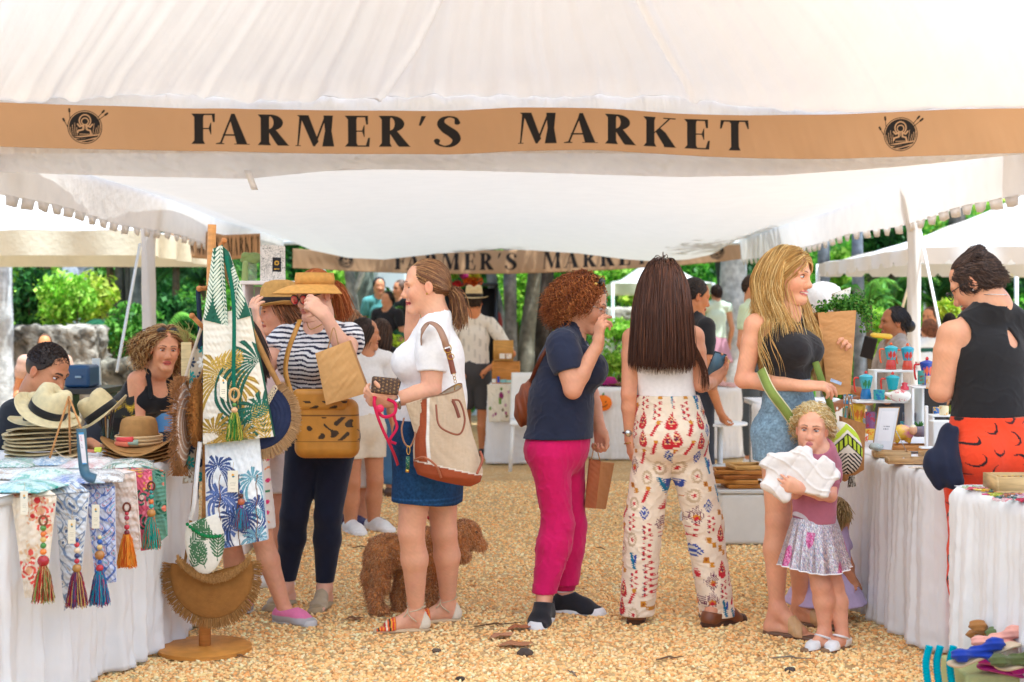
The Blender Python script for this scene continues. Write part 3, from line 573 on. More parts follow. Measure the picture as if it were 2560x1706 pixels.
def bg():
    # far wood: one mass of foliage and trunks one cannot count
    g=G(); r=random.Random(9)
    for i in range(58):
        x=-17+i*.62; y=r.uniform(33,39); kind=r.choice(['mid','dark','bright','mid','bright','yellow']);  # bright and yellow greens put sun dapples into the leaf colour
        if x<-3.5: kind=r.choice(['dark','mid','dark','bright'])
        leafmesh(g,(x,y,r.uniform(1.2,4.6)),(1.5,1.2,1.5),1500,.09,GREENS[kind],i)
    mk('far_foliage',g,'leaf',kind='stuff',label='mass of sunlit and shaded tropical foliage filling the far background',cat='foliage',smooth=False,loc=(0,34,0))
    g=G(); X,Z=np.meshgrid(np.linspace(-26,26,60),np.linspace(0,6.2,12)); g.sheet(np.stack([X,42+.6*sn(X,0*X,Z,.5,1),Z+.35*sn(X,0*X,0*Z,1.3,3)*(Z>5)],-1)); mk('hillside_ground',g,M('hill_green','#3f6b22',noise=.6,nscale=1.6,bump=1,bscale=8),kind='structure',loc=(0,42,0))
    # ---- left garden
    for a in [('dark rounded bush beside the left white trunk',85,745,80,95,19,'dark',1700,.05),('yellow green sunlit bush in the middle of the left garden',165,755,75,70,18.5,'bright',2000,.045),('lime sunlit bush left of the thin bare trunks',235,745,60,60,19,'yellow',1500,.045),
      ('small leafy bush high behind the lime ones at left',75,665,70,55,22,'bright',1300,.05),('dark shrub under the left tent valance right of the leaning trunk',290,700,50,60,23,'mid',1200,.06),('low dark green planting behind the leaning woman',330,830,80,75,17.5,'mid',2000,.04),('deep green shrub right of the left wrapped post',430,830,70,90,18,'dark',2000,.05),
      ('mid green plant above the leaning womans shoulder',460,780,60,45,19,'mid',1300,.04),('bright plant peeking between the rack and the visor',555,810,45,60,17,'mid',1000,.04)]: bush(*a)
    D=24
    tree('thick pale grey tree trunk leaning left under the cream valance',[P(205,880,D),P(172,740,D),P(155,660,D),P(140,560,D)],[.42,.40,.30,.24],'#b9bcc4',seed=3,branches=[([P(195,730,D),P(222,660,D),P(215,560,D)],[.26,.2,.16])])
    tree('mottled grey brown trunk right of the leaning one',[P(238,860,25),P(230,700,25),P(240,560,25)],[.22,.2,.2],'#a79e98',seed=5,branches=[([P(238,720,25),P(258,650,25),P(262,560,25)],[.1,.08,.06])])
    for px,c,w_ in((302,'#6f6a5c',.07),(323,'#7c7466',.05),(348,'#9a9a90',.12)): tree({302:'thin dark bare trunk left of the guy rope',323:'thinnest bare trunk behind the guy rope',348:'pale slim trunk touching the left wrapped post'}[px],[P(px,930,20),P(px-2,760,20),P(px-6,560,20)],[w_,w_,w_*.9],c,seed=px)
    for a in [('palm with hanging dark fronds under the cream valance at left',118,600,20,16,1.3,'dark',.3,2),('drooping palm above the thin bare trunks',275,590,21,16,1.2,'dark',.3,3),('dark palm behind the bag rack',440,660,20,26,1.5,'dark',.7,4),('large dark fan palm between the post and the rack',505,700,21,26,1.5,'dark',.8,5),('low fern beneath the dark palms',400,850,17.5,18,.6,'mid',.8,6),('blue green fern by the leaning womans hair',290,850,18,16,.6,'blue',.6,7)]: fronds(*a)
    # low stone walls, cylinders of rubble
    def wall(label,p0,p1,h,th,col,seed):
        g=G(); r=random.Random(seed); p0,p1=A(p0,float),A(p1,float); L=np.linalg.norm(p1-p0); u=(p1-p0)/L; nz=A([-u[1],u[0],0]); z=0
        s=S(); s.box((p0+p1)/2+A([0,0,h/2]),(L/2,th/2,h/2),R=np.stack([u,nz,[0,0,1]],1),rd=.05); s.mods.append(lambda X,Y,Z:.035*sn(X,Y,Z,9,seed)+.02*sn(X,Y,Z,26,seed+2))
        cf=lambda V:np.clip(A(C(col))*(.72+.5*np.clip(sn(V[:,0],V[:,1],V[:,2],14,seed+3),-.8,.8)+.25*sn(V[:,0],V[:,1],V[:,2],45,seed))[:,None],.02,.8)
        mk('stone_wall',fromS(s,.045,cf),M('rubble',attr=True,noise=.25,nscale=9,rough=.95,bump=.8,bscale=30),label=label,cat='wall',group='rubble stone walls')
    wall('rough grey rubble wall behind the seated man with the dark hair',P(28,794,16.8)*[1,1,0],P(255,794,16.8)*[1,1,0],1.33,.5,'#b3a898',1)
    wall('lower dark rubble wall behind the leaning woman',P(250,794,16)*[1,1,0],P(470,794,16)*[1,1,0],.98,.4,'#98907f',2)
    wall('sunlit pale stone wall beyond the lawn right of the curly haired woman',P(1480,794,27)*[1,1,0],P(1640,794,27)*[1,1,0],1.6,.6,'#c9bda8',3)
    wall('bright low rubble wall beyond the white palm trunk at right',P(1640,794,17)*[1,1,0],P(1880,794,17)*[1,1,0],.45,.4,'#d8c9a8',4)
    # ---- centre trees
    D=23
    tree('multi stemmed grey green gum tree left of the woman in the white shirt',[P(930,1000,D),P(925,850,D),P(905,700,D),P(895,560,D)],[.2,.19,.2,.2],'#9aa190',seed=11)
    tree('pale twisted trunk in front of the gum tree',[P(905,880,22),P(890,800,22),P(878,720,22),P(868,640,22),P(860,540,22)],[.06,.07,.08,.07,.06],'#d8cbb4',seed=12,branches=[([P(882,740,22),P(905,680,22),P(915,600,22)],[.06,.05,.04])])
    tree('slim pale trunk left of the straight white one in the centre',[P(1262,900,21),P(1245,790,21),P(1230,700,21),P(1222,600,21)],[.09,.085,.08,.07],'#b5ada0',seed=13)
    tree('straight whitish trunk behind the wooden crates',[P(1278,930,20),P(1276,800,20),P(1275,600,20)],[.10,.085,.085],'#c9c0b6',seed=14)
    tree('darker grey trunk leaning right, next to the curly hair',[P(1312,960,19.7),P(1318,850,19.7),P(1335,700,19.7),P(1342,600,19.7)],[.13,.11,.10,.10],'#a09a88',seed=15)
    tree('dark brown trunk just behind the curly haired womans head',[P(1360,960,20.5),P(1360,800,20.5),P(1368,600,20.5)],[.14,.13,.12],'#6d5e50',seed=16)
    tree('dark trunk behind the man with the dark beard',[P(1822,900,28),P(1815,700,28),P(1790,600,28)],[.2,.2,.16],'#5d554c',seed=17)
    # white painted palms
    def wp(label,pts,rs): tree(label,pts,rs,'#eceae6',name='painted_palm',cat='palm',group='palm trunks painted white',seed=int(abs(pts[0][0])*10)+30)
    wp('thick white painted trunk at the left edge of the picture',[P(4,1400,16.4),P(6,900,16.4),P(8,500,16.4)],[.13,.12,.12]); wp('broad white painted palm trunk left of the blonde woman',[P(1830,1010,20),P(1832,850,20),P(1836,600,20)],[.23,.2,.175])
    # right garden
    D=22
    tree('grey ringed palm trunk behind the celery bag',[P(2158,1000,17),P(2148,800,17),P(2143,560,17)],[.12,.07,.065],'#a5a9b0',ring=True,seed=20,name='palm_tree',cat='palm',group='grey ringed palms')
    tree('grey ringed palm trunk right behind the blonde hair',[P(2062,1000,20),P(2060,800,20),P(2058,560,20)],[.1,.09,.085],'#a9adb4',ring=True,seed=21,name='palm_tree',cat='palm',group='grey ringed palms')
    tree('big dark trunk leaning left behind the seated woman with the bun',[P(2215,900,D),P(2200,790,D),P(2180,680,D),P(2165,560,D)],[.16,.16,.17,.15],'#6a5f54',seed=22)
    tree('brown trunk close to the right wrapped post',[P(2245,900,D),P(2250,740,D),P(2262,560,D)],[.17,.2,.19],'#7d6b58',seed=23)
    tree('dark trunk between the two big brown ones',[P(2225,900,23),P(2228,700,23),P(2222,560,23)],[.09,.09,.09],'#3b332c',seed=24)
    tree('pinkish grey trunk beyond the right post under the scalloped tent',[P(2375,900,D),P(2385,740,D),P(2392,560,D)],[.13,.12,.12],'#8f857c',seed=25)
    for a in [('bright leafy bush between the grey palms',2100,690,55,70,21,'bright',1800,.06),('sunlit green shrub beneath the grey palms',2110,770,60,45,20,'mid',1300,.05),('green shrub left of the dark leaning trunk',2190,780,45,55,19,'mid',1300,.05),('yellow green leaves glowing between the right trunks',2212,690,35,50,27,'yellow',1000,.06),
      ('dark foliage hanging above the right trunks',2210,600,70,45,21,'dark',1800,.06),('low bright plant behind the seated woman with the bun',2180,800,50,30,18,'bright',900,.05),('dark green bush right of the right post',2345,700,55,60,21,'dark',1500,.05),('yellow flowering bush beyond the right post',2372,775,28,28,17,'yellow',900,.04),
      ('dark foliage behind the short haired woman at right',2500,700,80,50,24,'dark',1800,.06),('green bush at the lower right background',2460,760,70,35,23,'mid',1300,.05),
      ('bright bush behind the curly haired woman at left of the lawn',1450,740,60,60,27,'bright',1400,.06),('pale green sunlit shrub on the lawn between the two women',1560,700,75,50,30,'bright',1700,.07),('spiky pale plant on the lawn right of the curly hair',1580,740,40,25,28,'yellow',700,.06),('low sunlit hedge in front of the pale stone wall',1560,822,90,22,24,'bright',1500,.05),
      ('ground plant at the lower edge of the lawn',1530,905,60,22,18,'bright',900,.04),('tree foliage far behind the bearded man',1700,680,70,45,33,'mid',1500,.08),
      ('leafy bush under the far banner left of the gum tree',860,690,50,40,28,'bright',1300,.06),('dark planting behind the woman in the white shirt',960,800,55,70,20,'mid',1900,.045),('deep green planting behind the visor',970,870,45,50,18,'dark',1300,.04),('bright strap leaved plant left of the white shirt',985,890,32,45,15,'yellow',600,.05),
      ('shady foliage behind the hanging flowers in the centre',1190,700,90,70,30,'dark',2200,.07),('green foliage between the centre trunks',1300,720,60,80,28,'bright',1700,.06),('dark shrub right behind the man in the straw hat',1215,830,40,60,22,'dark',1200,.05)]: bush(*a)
    for a in [('spiky green palm seedling near the right post',2170,760,17,14,.5,'mid',.9,8),('fan shaped palm by the right trunks',2240,760,20,18,.8,'mid',.9,9),('blue green agave like plant behind the phone shoppers',960,890,17,18,.5,'blue',.9,10),('palm leaves glowing below the far banner',950,840,19,16,.7,'mid',.9,12),('palm behind the right post near the ground',2330,760,20,16,.9,'dark',.8,13)]: fronds(*a)
bg()
# ================================================================= PEOPLE LIBRARY
M('skin',attr=True,noise=.05,nscale=40,rough=.48,spec=.35,sss=.12,bump=.08,bscale=350)
M('cloth',attr=True,noise=.05,nscale=60,rough=.9,sheen=.15,bump=.22,bscale=420)
M('hairmat',attr=True,noise=.12,nscale=30,rough=.5,spec=.4)
M('leather',attr=True,noise=.12,nscale=18,rough=.45,spec=.5,bump=.15,bscale=120)
M('plastic',attr=True,noise=.03,rough=.35,spec=.5)
M('metal_gold','#c9a04a',rough=.25,metal=1,noise=.05); M('metal_silver','#c9c9c9',rough=.25,metal=1,noise=.05)
M('eye',attr=True,noise=0,rough=.12,spec=.6)
M('lens_dark','#1c1a1c',rough=.08,spec=.8,noise=0); M('lens_red','#e0242a',rough=.08,spec=.8,noise=.3,nscale=30)
M('clear',glass=True,col='#ffffff',rough=.02,noise=0,alpha=.35)
def frame3(f,u=(0,0,1)):
    f=nrm(f); r=nrm(np.cross(f,u)); u=np.cross(r,f); return np.stack([r,f,u],1)   # columns: right, forward, up (local x,y,z)
def headprims(s,c,R,k=1.0,male=False,child=False,smile=False):
    L=lambda x,y,z:c+R@(A([x,y,z])*k)
    e=lambda p,r,kk=.012,op='u',RR=None: s.ell(L(*p),A(r)*k,R if RR is None else RR,k=kk,op=op,tag='head')
    q=lambda a,b,r1,r2,kk=.012: s.cone(L(*a),L(*b),r1*k,r2*k,k=kk,tag='head')
    e((0,-.014,.026),(.071,.093,.092)); e((0,.026,.048),(.058,.058,.050),.03); e((0,.028,-.022),(.056,.062,.078),.03)
    jw=.046 if male else .037; ch=-.106 if not child else -.088
    for sg in(-1,1):
        q((sg*jw,.002,-.058),(sg*.012,.068,ch),.024,.018,.03); e((sg*.033,.058,-.034 if not child else -.036),(.024,.024,.027 if not child else .03),.03)
        q((sg*.046,.072,.020),(sg*.012,.086,.018),.011,.011,.02)
        e((sg*.077,-.010,-.008),(.008,.019,.031),.006); e((sg*.086,-.003,-.004),(.006,.010,.017),.006,'s')
        e((sg*.030,.093,.001),(.017,.014,.011),.014,'s'); q((sg*.011,.093,-.042),(sg*.009,.098,-.040),.0085,.0085,.008)
    nl=.107 if not child else .097
    nr=.7 if child else 1; q((0,.088,.004),(0,nl,-.034),.0085*nr,.0105*nr,.016); e((0,nl-.003,-.036),(.012*nr,.011,.010*nr),.01)
    lz=-.066 if not child else -.062; ly=.089
    e((0,ly,lz),(.025 if not child else .017,.011,.0065),.008); e((0,ly-.002,lz-.011),(.020,.011,.0075),.006); e((0,.079,ch+.004),(.018,.016,.015),.02)
    s.cone(L(0,-.022,-.05),L(0,-.03,-.13),.054*k*(1.1 if male else 1),.054*k*(1.1 if male else 1),k=.03,tag='neck')
    return L
def handprims(s,w,d,n,side,k=1.0,curl=(.5,.5,.55,.6),thumb=(.5,.4),spread=.12,tag='hand',tdir=None):
    # w wrist, d towards the fingers, n direction the palm faces, side +1 right hand, -1 left hand
    d=nrm(d); n=nrm(A(n)-d*np.dot(n,d)); t=nrm(np.cross(d,n))*side; w=A(w,float)
    pl=.088*k; s.cone(w-d*.02*k,w+d*.02*k,.026*k,.030*k,k=.02,flat=(n,.7),tag=tag)
    for o in(-.026,0,.026): s.cone(w+d*.02*k+t*o*.6*k,w+d*pl*.86+t*o*k,.019*k,.017*k,k=.018,flat=(n,.75),tag=tag)
    lens=[.070,.078,.072,.056]; offs=[.031,.010,-.011,-.031]; tips=[]
    for i in range(4):
        base=w+d*(pl-(.004 if i in(0,2) else .0)-(.010 if i==3 else 0))+t*offs[i]*k; dd=nrm(d+t*(offs[i]/.031)*spread); nn=nrm(n-dd*np.dot(n,dd)); ang=0; p=base; rad=[.0098,.0088,.0078,.0066]
        if i==3: rad=[x*.88 for x in rad]
        c=curl[i] if not np.isscalar(curl) else curl
        for j,fr in enumerate((.45,.30,.25)):
            ang+=c*(1.0,1.15,.8)[j]; v=dd*math.cos(ang)+nn*math.sin(ang); e=p+v*lens[i]*fr*k; s.cone(p,e,rad[j]*k,rad[j+1]*k,k=.006 if j else .012,tag=tag); p=e
        tips.append(p)
    b=w+d*.022*k+t*.026*k; ab,cu=thumb; v=nrm(d*math.cos(ab)+t*math.sin(ab)+n*.35) if tdir is None else nrm(tdir); e=b+v*.038*k; s.cone(b,e,.0155*k,.012*k,k=.018,tag=tag)
    v2=nrm(v*math.cos(cu)+(n*.6+d*.6-t*.5)*math.sin(cu)); e2=e+v2*.030*k; s.cone(e,e2,.0115*k,.010*k,k=.008,tag=tag); v3=nrm(v2+ (n*.3-t*.3)*cu); s.cone(e2,e2+v3*.020*k,.0098*k,.0078*k,k=.005,tag=tag)
    return tips
def footprims(s,an,to,k=1.0,tag='foot',z0=0,heelr=.034):
    an=A(an,float); to=A(to,float); f=nrm((to-an)*[1,1,0]); r=A([f[1],-f[0],0]); z=z0
    heel=A([an[0],an[1],z+heelr])-f*.028*k; s.cone(an,heel,.034*k,heelr*k,k=.02,tag=tag)
    ball=A([an[0],an[1],z+.024*k])+f*.115*k; s.cone(an+A([0,0,-.02])+f*.015,ball,.036*k,.027*k,k=.025,tag=tag); s.cone(heel,ball,.028*k,.022*k,k=.02,tag=tag)
    s.cone(ball-r*.018*k,ball+r*.022*k,.022*k,.019*k,k=.02,tag=tag)
    for i in range(5):
        o=(-.031+.0145*i)*k; L_=(.058,.055,.050,.043,.034)[i]*k; b=ball+r*(o)+A([0,0,-.006]); s.cone(b,b+f*L_+A([0,0,-.006]),.0115*k if i==0 else .0088*k,.0105*k if i==0 else .0078*k,k=.005,tag=tag)
def cap2(s,a,b,r1,r2,tag,k=.02,bulge=0,flat=None):
    if bulge:
        m=A(a)+(A(b)-A(a))*.33; rb=max(r1,r2)*0+((r1+r2)/2+bulge); s.cone(a,m,r1,rb,k=k,tag=tag,flat=flat); s.cone(m,b,rb,r2,k=k,tag=tag,flat=flat)
    else: s.cone(a,b,r1,r2,k=k,tag=tag,flat=flat)
class Fig:
    """joints given as points in metres; sizes as radii"""
    def __init__(f,label,d,J,fw,head=(0,1,0),hup=(0,0,1),hk=1.0,male=False,child=False,skin='#e2b096',cat='person',group=None,z=None,
                 rc=.14,rw=.12,rh=.16,dc=.72,dw=.78,dh=.8,arm=(.046,.037,.026),leg=(.085,.055,.05,.036),bust=.0,belly=0,butt=0,hips=True,loc=None,face=True,lip='#b9605a',brow='#6b4a34',iris='#5b4630',closed=False,smile=False,sh=.052):
        f.J={k:(P(v[0],v[1],d+(v[2] if len(v)>2 else 0)) if not isinstance(v,np.ndarray) else v) for k,v in J.items()}; j=f.J; f.skin=tuple(A(C(skin))*[1.0,.96,.88]); f.hk=hk; f.fw=nrm(fw); f.male=male
        f.lip,f.brow,f.iris,f.closed,f.child,f.smile=lip,brow,iris,closed,child,smile
        b=j.get('pelvis',j['waist']); base=A([b[0],b[1],0]); f.root=thing('person',label,cat,base if loc is None else loc,group)
        s=f.s=S(); fwd=f.fw; up=A([0,0,1.])
        s.cone(j['waist'],j['chest'],rw,rc,k=.04,flat=(fwd,(dw+dc)/2),tag='torso')
        mid=(j['shL']+j['shR'])/2; s.cone(j['chest'],mid-up*.03,rc,rc*.72,k=.04,flat=(fwd,dc*.9),tag='torso')
        s.cone(j['shL'],j['shR'],sh*.9,k=.03,tag='torso',flat=(fwd,1)); 
        for x in'LR': s.cone(j['neck']+up*.01,j['sh'+x]*.75+j['neck']*.25,.045,.040,k=.03,tag='torso')
        s.cone(j['neck']-up*.03,j['neck']+up*.02,.056,.054,k=.03,tag='torso')
        if 'pelvis' in j: s.cone(j['pelvis'],j['waist'],rh,rw,k=.05,flat=(fwd,(dh+dw)/2),tag='pelvis')
        rt=nrm(np.cross(fwd,up))
        if bust:
            for sg in(-1,1): s.ell(j['chest']+fwd*(rc*dc*.75+bust*.2)+rt*sg*rc*.45-up*.01,(bust,bust,bust),k=.05,tag='torso')
        if belly: s.ell(j['waist']+fwd*(rw*dw*.5)-up*.02,(rw*.8,rw*.8,.11),k=.06,tag='torso')
        if butt:
            for sg in(-1,1): s.ell(j['pelvis']-fwd*(rh*dh*.55)+rt*sg*rh*.42-up*.03,(butt,butt,butt),k=.05,tag='pelvis')
        for x in 'LR':
            if 'el'+x in j:
                s.cone(j['sh'+x],j['sh'+x]*.7+j['el'+x]*.3,sh,arm[0]*1.04,k=.025,tag='ua'+x); s.cone(j['sh'+x]*.7+j['el'+x]*.3,j['el'+x],arm[0]*1.04,arm[1],k=.012,tag='ua'+x)
                cap2(s,j['el'+x],j['wr'+x],arm[1],arm[2],'fa'+x,k=.012,bulge=.006)
            if 'hp'+x in j:
                s.cone(j['hp'+x],j['kn'+x],leg[0],leg[1],k=.03,tag='th'+x); m=j['kn'+x]*.66+j['an'+x]*.34-nrm(f.ftd(x))*.008
                s.cone(j['kn'+x],m,leg[1],leg[2]*1.12,k=.02,tag='sn'+x); s.cone(m,j['an'+x],leg[2]*1.12,leg[3],k=.02,tag='sn'+x)
        f.Rh=frame3(head,hup); f.hc=j['head']
        if face is not None: f.L=headprims(s,f.hc,f.Rh,hk,male,child,smile); s.cone(f.L(0,-.025,-.10),j['neck'],.052*hk,.056,k=.03,tag='neck')
    def ftd(f,x): return f.J['to'+x]-f.J['an'+x] if 'to'+x in f.J else f.fw
    def foot(f,x,k=1,z0=.0): footprims(f.s,f.J['an'+x],f.J['to'+x],k,'ft'+x,z0)
    def hand(f,x,d,n,k=1.0,**kw): return handprims(f.s,f.J['wr'+x],d,n,1 if x=='R' else -1,k,tag='hd'+x,**kw)
    def loc(f,V): return ((V-f.hc)@f.Rh)/f.hk
    def body(f,h=.006,tags=None,fine=True,clip=None):
        s=f.s if tags is None else f.s.sub(tags); g=G(); zc=f.hc[2]-.135*f.hk
        boxes=[]
        s.clips=list(clip or [])
        if fine:
            R=.15*f.hk; lo=f.hc-R; hi=f.hc+R; hb=S(); hb.p=s.p; c0=f.L(0,0,-.125); un=f.Rh[:,2]
            s1=S(); s1.p=[q for q in s.p if q['tag']!='head']; s1.clips=s.clips; V,Q=s1.mesh(h); g.add(V,Q,col=f.paint(V))
            s2=S(); s2.p=[q for q in s.p if q['tag'] in('head','neck','torso')]; s2.clips=s.clips+[plane(c0-un*.002,-un)]; V,Q=s2.mesh(.0026*f.hk,lo-[0,0,.0],hi+[0,0,.02]); g.add(V,Q,col=f.paint(V))
        else: V,Q=s.mesh(h); g.add(V,Q,col=f.paint(V))
        o=mk('body',g,'skin',f.root)
        return o
    def paint(f,V):
        l=f.loc(V); x,y,z=l.T; c=np.tile(A(f.skin),(len(V),1)); mul=lambda m,col,a: c.__setitem__(slice(None),c*(1-(m*a)[:,None])+(m*a)[:,None]*A(col))
        n=sn(V[:,0],V[:,1],V[:,2],25,3); c*=(1+.05*n)[:,None]; c[:,1]*=1-.05*np.clip(sn(V[:,0],V[:,1],V[:,2],60,8),0,1)
        hd=(np.abs(x)<.11)&(np.abs(y)<.13)&(np.abs(z)<.14)
        red=A(f.skin)*[1.0,.62,.58]
        for jn in('knL','knR','elL','elR','anL','anR'):
            if jn in f.J: mul(np.exp(-((V-f.J[jn])**2).sum(1)/.055**2),red,.22)
        g=lambda cx,cy,cz,r: np.exp(-((np.abs(x)-cx)**2+(y-cy)**2+(z-cz)**2)/r**2)*hd
        mul(g(.040,.066,-.038,.022),red,.45); mul(g(0,.106,-.036,.013),red,.4); mul(g(.082,-.01,-.008,.026),red,.5)
        cz=-.062 if f.child else -.066; w_=.030 if f.smile else .018 if f.child else .025; zz=z-cz+.0055-(x/w_)**2*(.004 if f.smile else -.001); m=(np.abs(x)<w_)&(y>.07)&(np.abs(zz)<.0125*(1-(x/w_)**2)**.6)&hd; mul(m.astype(float),C(f.lip),.85)
        ln=(np.abs(x)<w_*.95)&(y>.07)&(np.abs(zz+.001)<.0016)&hd; mul(ln.astype(float),C('#6a2a28'),.7)
        if f.smile: tm=(np.abs(x)<w_*.8)&(y>.07)&(np.abs(zz-.0005)<.0030*(1-(x/w_)**2))&hd; c[tm]=C('#f4efe8')
        # brows, lids
        ax=np.abs(x); bz=.0225+.004*np.sin((ax-.012)/.04*math.pi); th=.0034*(1.5 if f.male else 1)*np.clip(1.2-(ax-.012)/.045,.3,1); m=(ax>.011)&(ax<.050)&(y>.055)&(np.abs(z-bz)<th)&hd; mul(m.astype(float),C(f.brow),.92)
        m=(ax>.017)&(ax<.045)&(y>.06)&(np.abs(z-(.0105-((ax-.031)/.015)**2*.0055 if not f.closed else -.003+((ax-.031)/.015)**2*.002))<.0024)&hd; mul(m.astype(float),C('#3a231c'),.9)
        return np.clip(c,0,1)
    def eyes(f):
        if f.closed: return
        for sg in(-1,1):
            g=G(); c=f.L(sg*.030,.0757,.001); r=.0126*f.hk; g.ell((0,0,0),1,nu=28,nv=22); V=g.V; 
            allv=np.concatenate(V); a=np.arccos(np.clip(allv[:,1],-1,1)); col=np.where(a[:,None]<.26,A([.01,.01,.01]),np.where(a[:,None]<.58,A(C(f.iris))*.7,A([.62,.58,.56])))
            up_=(allv[:,2]>.33); col[up_]=A(f.skin)*[.85,.7,.65]
            lo_=(allv[:,2]<-.42); col[lo_]=A(f.skin)*[.95,.85,.8]
            i=0
            for q in range(len(V)): n=len(V[q]); g.V[q]=(V[q]*r*[1.05,1,.8])@f.Rh.T+c; g.K[q]=col[i:i+n]; i+=n
            mk('eye',g,'eye',f.root)
    def cloth(f,name,tags,infl,col,h=.007,clips=(),mods=(),mat='cloth',k=None,extra=None,fold=.004,ff=(9,9,16),seed=0,label=None,colf=None):
        s=f.s.sub(tags,infl,k) if tags else S()
        if extra: extra(s)
        s.clips=list(clips); s.mods=list(mods)
        if fold:
            rr=np.random.default_rng(seed); dd=nrm(A(ff,float)*[1,1,1]+rr.normal(0,3,3)); e_=nrm(A([dd[2],dd[1]*.3,-dd[0]])+rr.normal(0,.2,3))
            def md(X,Y,Z):
                w_=sn(X,Y,Z,7,seed); a=np.sin((X*dd[0]+Y*dd[1]+Z*dd[2])*62+w_*4.0); b=np.sin((X*e_[0]+Y*e_[1]+Z*e_[2])*33+w_*3+2); m=.5+.5*sn(X,Y,Z,9,seed+2)
                return fold*(-.9*(1-np.abs(a))**3*m+.5*w_*.8-.5*(1-np.abs(b))**2.5*(1-m)+.3)
            s.mods.append(md)
        g=fromS(s,h,colf if colf else col); return mk(name,g,mat,f.root,label=label)
ZMIN=([-.11,-.06,-.03,0,.03,.055,.075,.1],[-.075,-.07,-.03,.0,.02,.055,.075,.085])
def scalp(f,n,seed=0,zshift=0,rad=1.03):
    r=np.random.default_rng(seed); d=r.normal(size=(n*4,3)); d/=np.linalg.norm(d,axis=1)[:,None]; p=A([0,-.014,.026])+d*A([.074,.093,.092])*rad
    m=p[:,2]>np.interp(p[:,1],*ZMIN)+zshift; p=p[m][:n]; d=d[m][:n]; return p,d
def hair_sim(f,roots,dirs,K,step,steer,cols,colliders=(),jit=.06,seed=0,r0=.0016):
    # everything in head-local metres; steer(p,d,i)->target dir [N,3]; returns world points
    r=np.random.default_rng(seed); N=len(roots); p=roots.copy(); step=step if np.isscalar(step) else np.asarray(step); d=dirs.copy(); pts=[p.copy()]; off=r.normal(size=(N,3))*jit
    for i in range(K-1):
        t,mix=steer(p,d,i); t=t+off; t/=np.linalg.norm(t,axis=1)[:,None]+1e-9; d=d*(1-mix)+t*mix; d/=np.linalg.norm(d,axis=1)[:,None]+1e-9
        p=p+d*(step if np.isscalar(step) else step[:,None])
        for c,rr in list(colliders)+[((0,-.014,.026),(.0795,.099,.0985))]:
            q=(p-A(c))/A(rr); l=np.linalg.norm(q,axis=1); m=l<1; p[m]=A(c)+q[m]/l[m][:,None]*A(rr)
        d_=p-pts[-1]; d=d_/(np.linalg.norm(d_,axis=1)[:,None]+1e-9); pts.append(p.copy())
    return np.stack(pts,1)
def toworld(f,Pn): return (Pn.reshape(-1,3)*f.hk)@f.Rh.T.astype(float)+f.hc
def hair_mesh(f,Pl,cols,rad=.0017,seed=0,capcol='#3a261a',cap=.0035,name='hair',zs=0,taper=True,capon=True,extra=None):
    g=G(); N,K=Pl.shape[:2]; r=np.random.default_rng(seed+5); W=toworld(f,Pl).reshape(N,K,3); pal=A([C(c) for c in cols]); cc=pal[r.integers(0,len(pal),N)]*r.uniform(.88,1.12,(N,1))
    rr=rad*f.hk*np.ones(K); 
    if taper: rr*=np.interp(np.linspace(0,1,K),[0,.7,1],[1,1,.25])
    g.strands(W,rr[None]*r.uniform(.7,1.3,(N,1)),3,cc)
    if capon:
        s=S(); s.ell(f.L(0,-.014,.026),A([.074,.093,.092])*f.hk+cap*f.hk,f.Rh)
        def cl(X,Y,Z):
            x,y,z=X-f.hc[0],Y-f.hc[1],Z-f.hc[2]; R=f.Rh; ly=(x*R[0,1]+y*R[1,1]+z*R[2,1])/f.hk; lz=(x*R[0,2]+y*R[1,2]+z*R[2,2])/f.hk
            return (np.interp(ly,*ZMIN)+zs-lz)*f.hk*.7
        s.clips=[cl]; V,Q=s.mesh(.004*f.hk); g.add(V,Q,col=capcol)
    if extra: extra(g)
    return mk(name,g,'hairmat',f.root)
def strap(name,pts,w,th,col,mat,parent,n=40,nor=None,label=None,close=False):
    # flat ribbon with thickness along smooth path; nor: surface normal hint
    p=interp(pts,n); t=np.gradient(p,axis=0); t/=np.linalg.norm(t,axis=1)[:,None]; nn=A(nor if nor is not None else (0,-1,0),float)
    if nn.ndim==1: nn=np.tile(nn,(n,1))
    else: nn=interp(nn,n)
    sd=np.cross(t,nn); sd/=np.linalg.norm(sd,axis=1)[:,None]+1e-9; nn=np.cross(sd,t); ring=np.stack([p+sd*w/2+nn*th/2,p+sd*w/2-nn*th/2,p-sd*w/2-nn*th/2,p-sd*w/2+nn*th/2],1)
    g=G(); g.sheet(ring,col,wrap=True); g.add(ring[0],[[0,1,2,3]],col=col); g.add(ring[-1],[[3,2,1,0]],col=col); return mk(name,g,mat,parent,label=label,smooth=False)
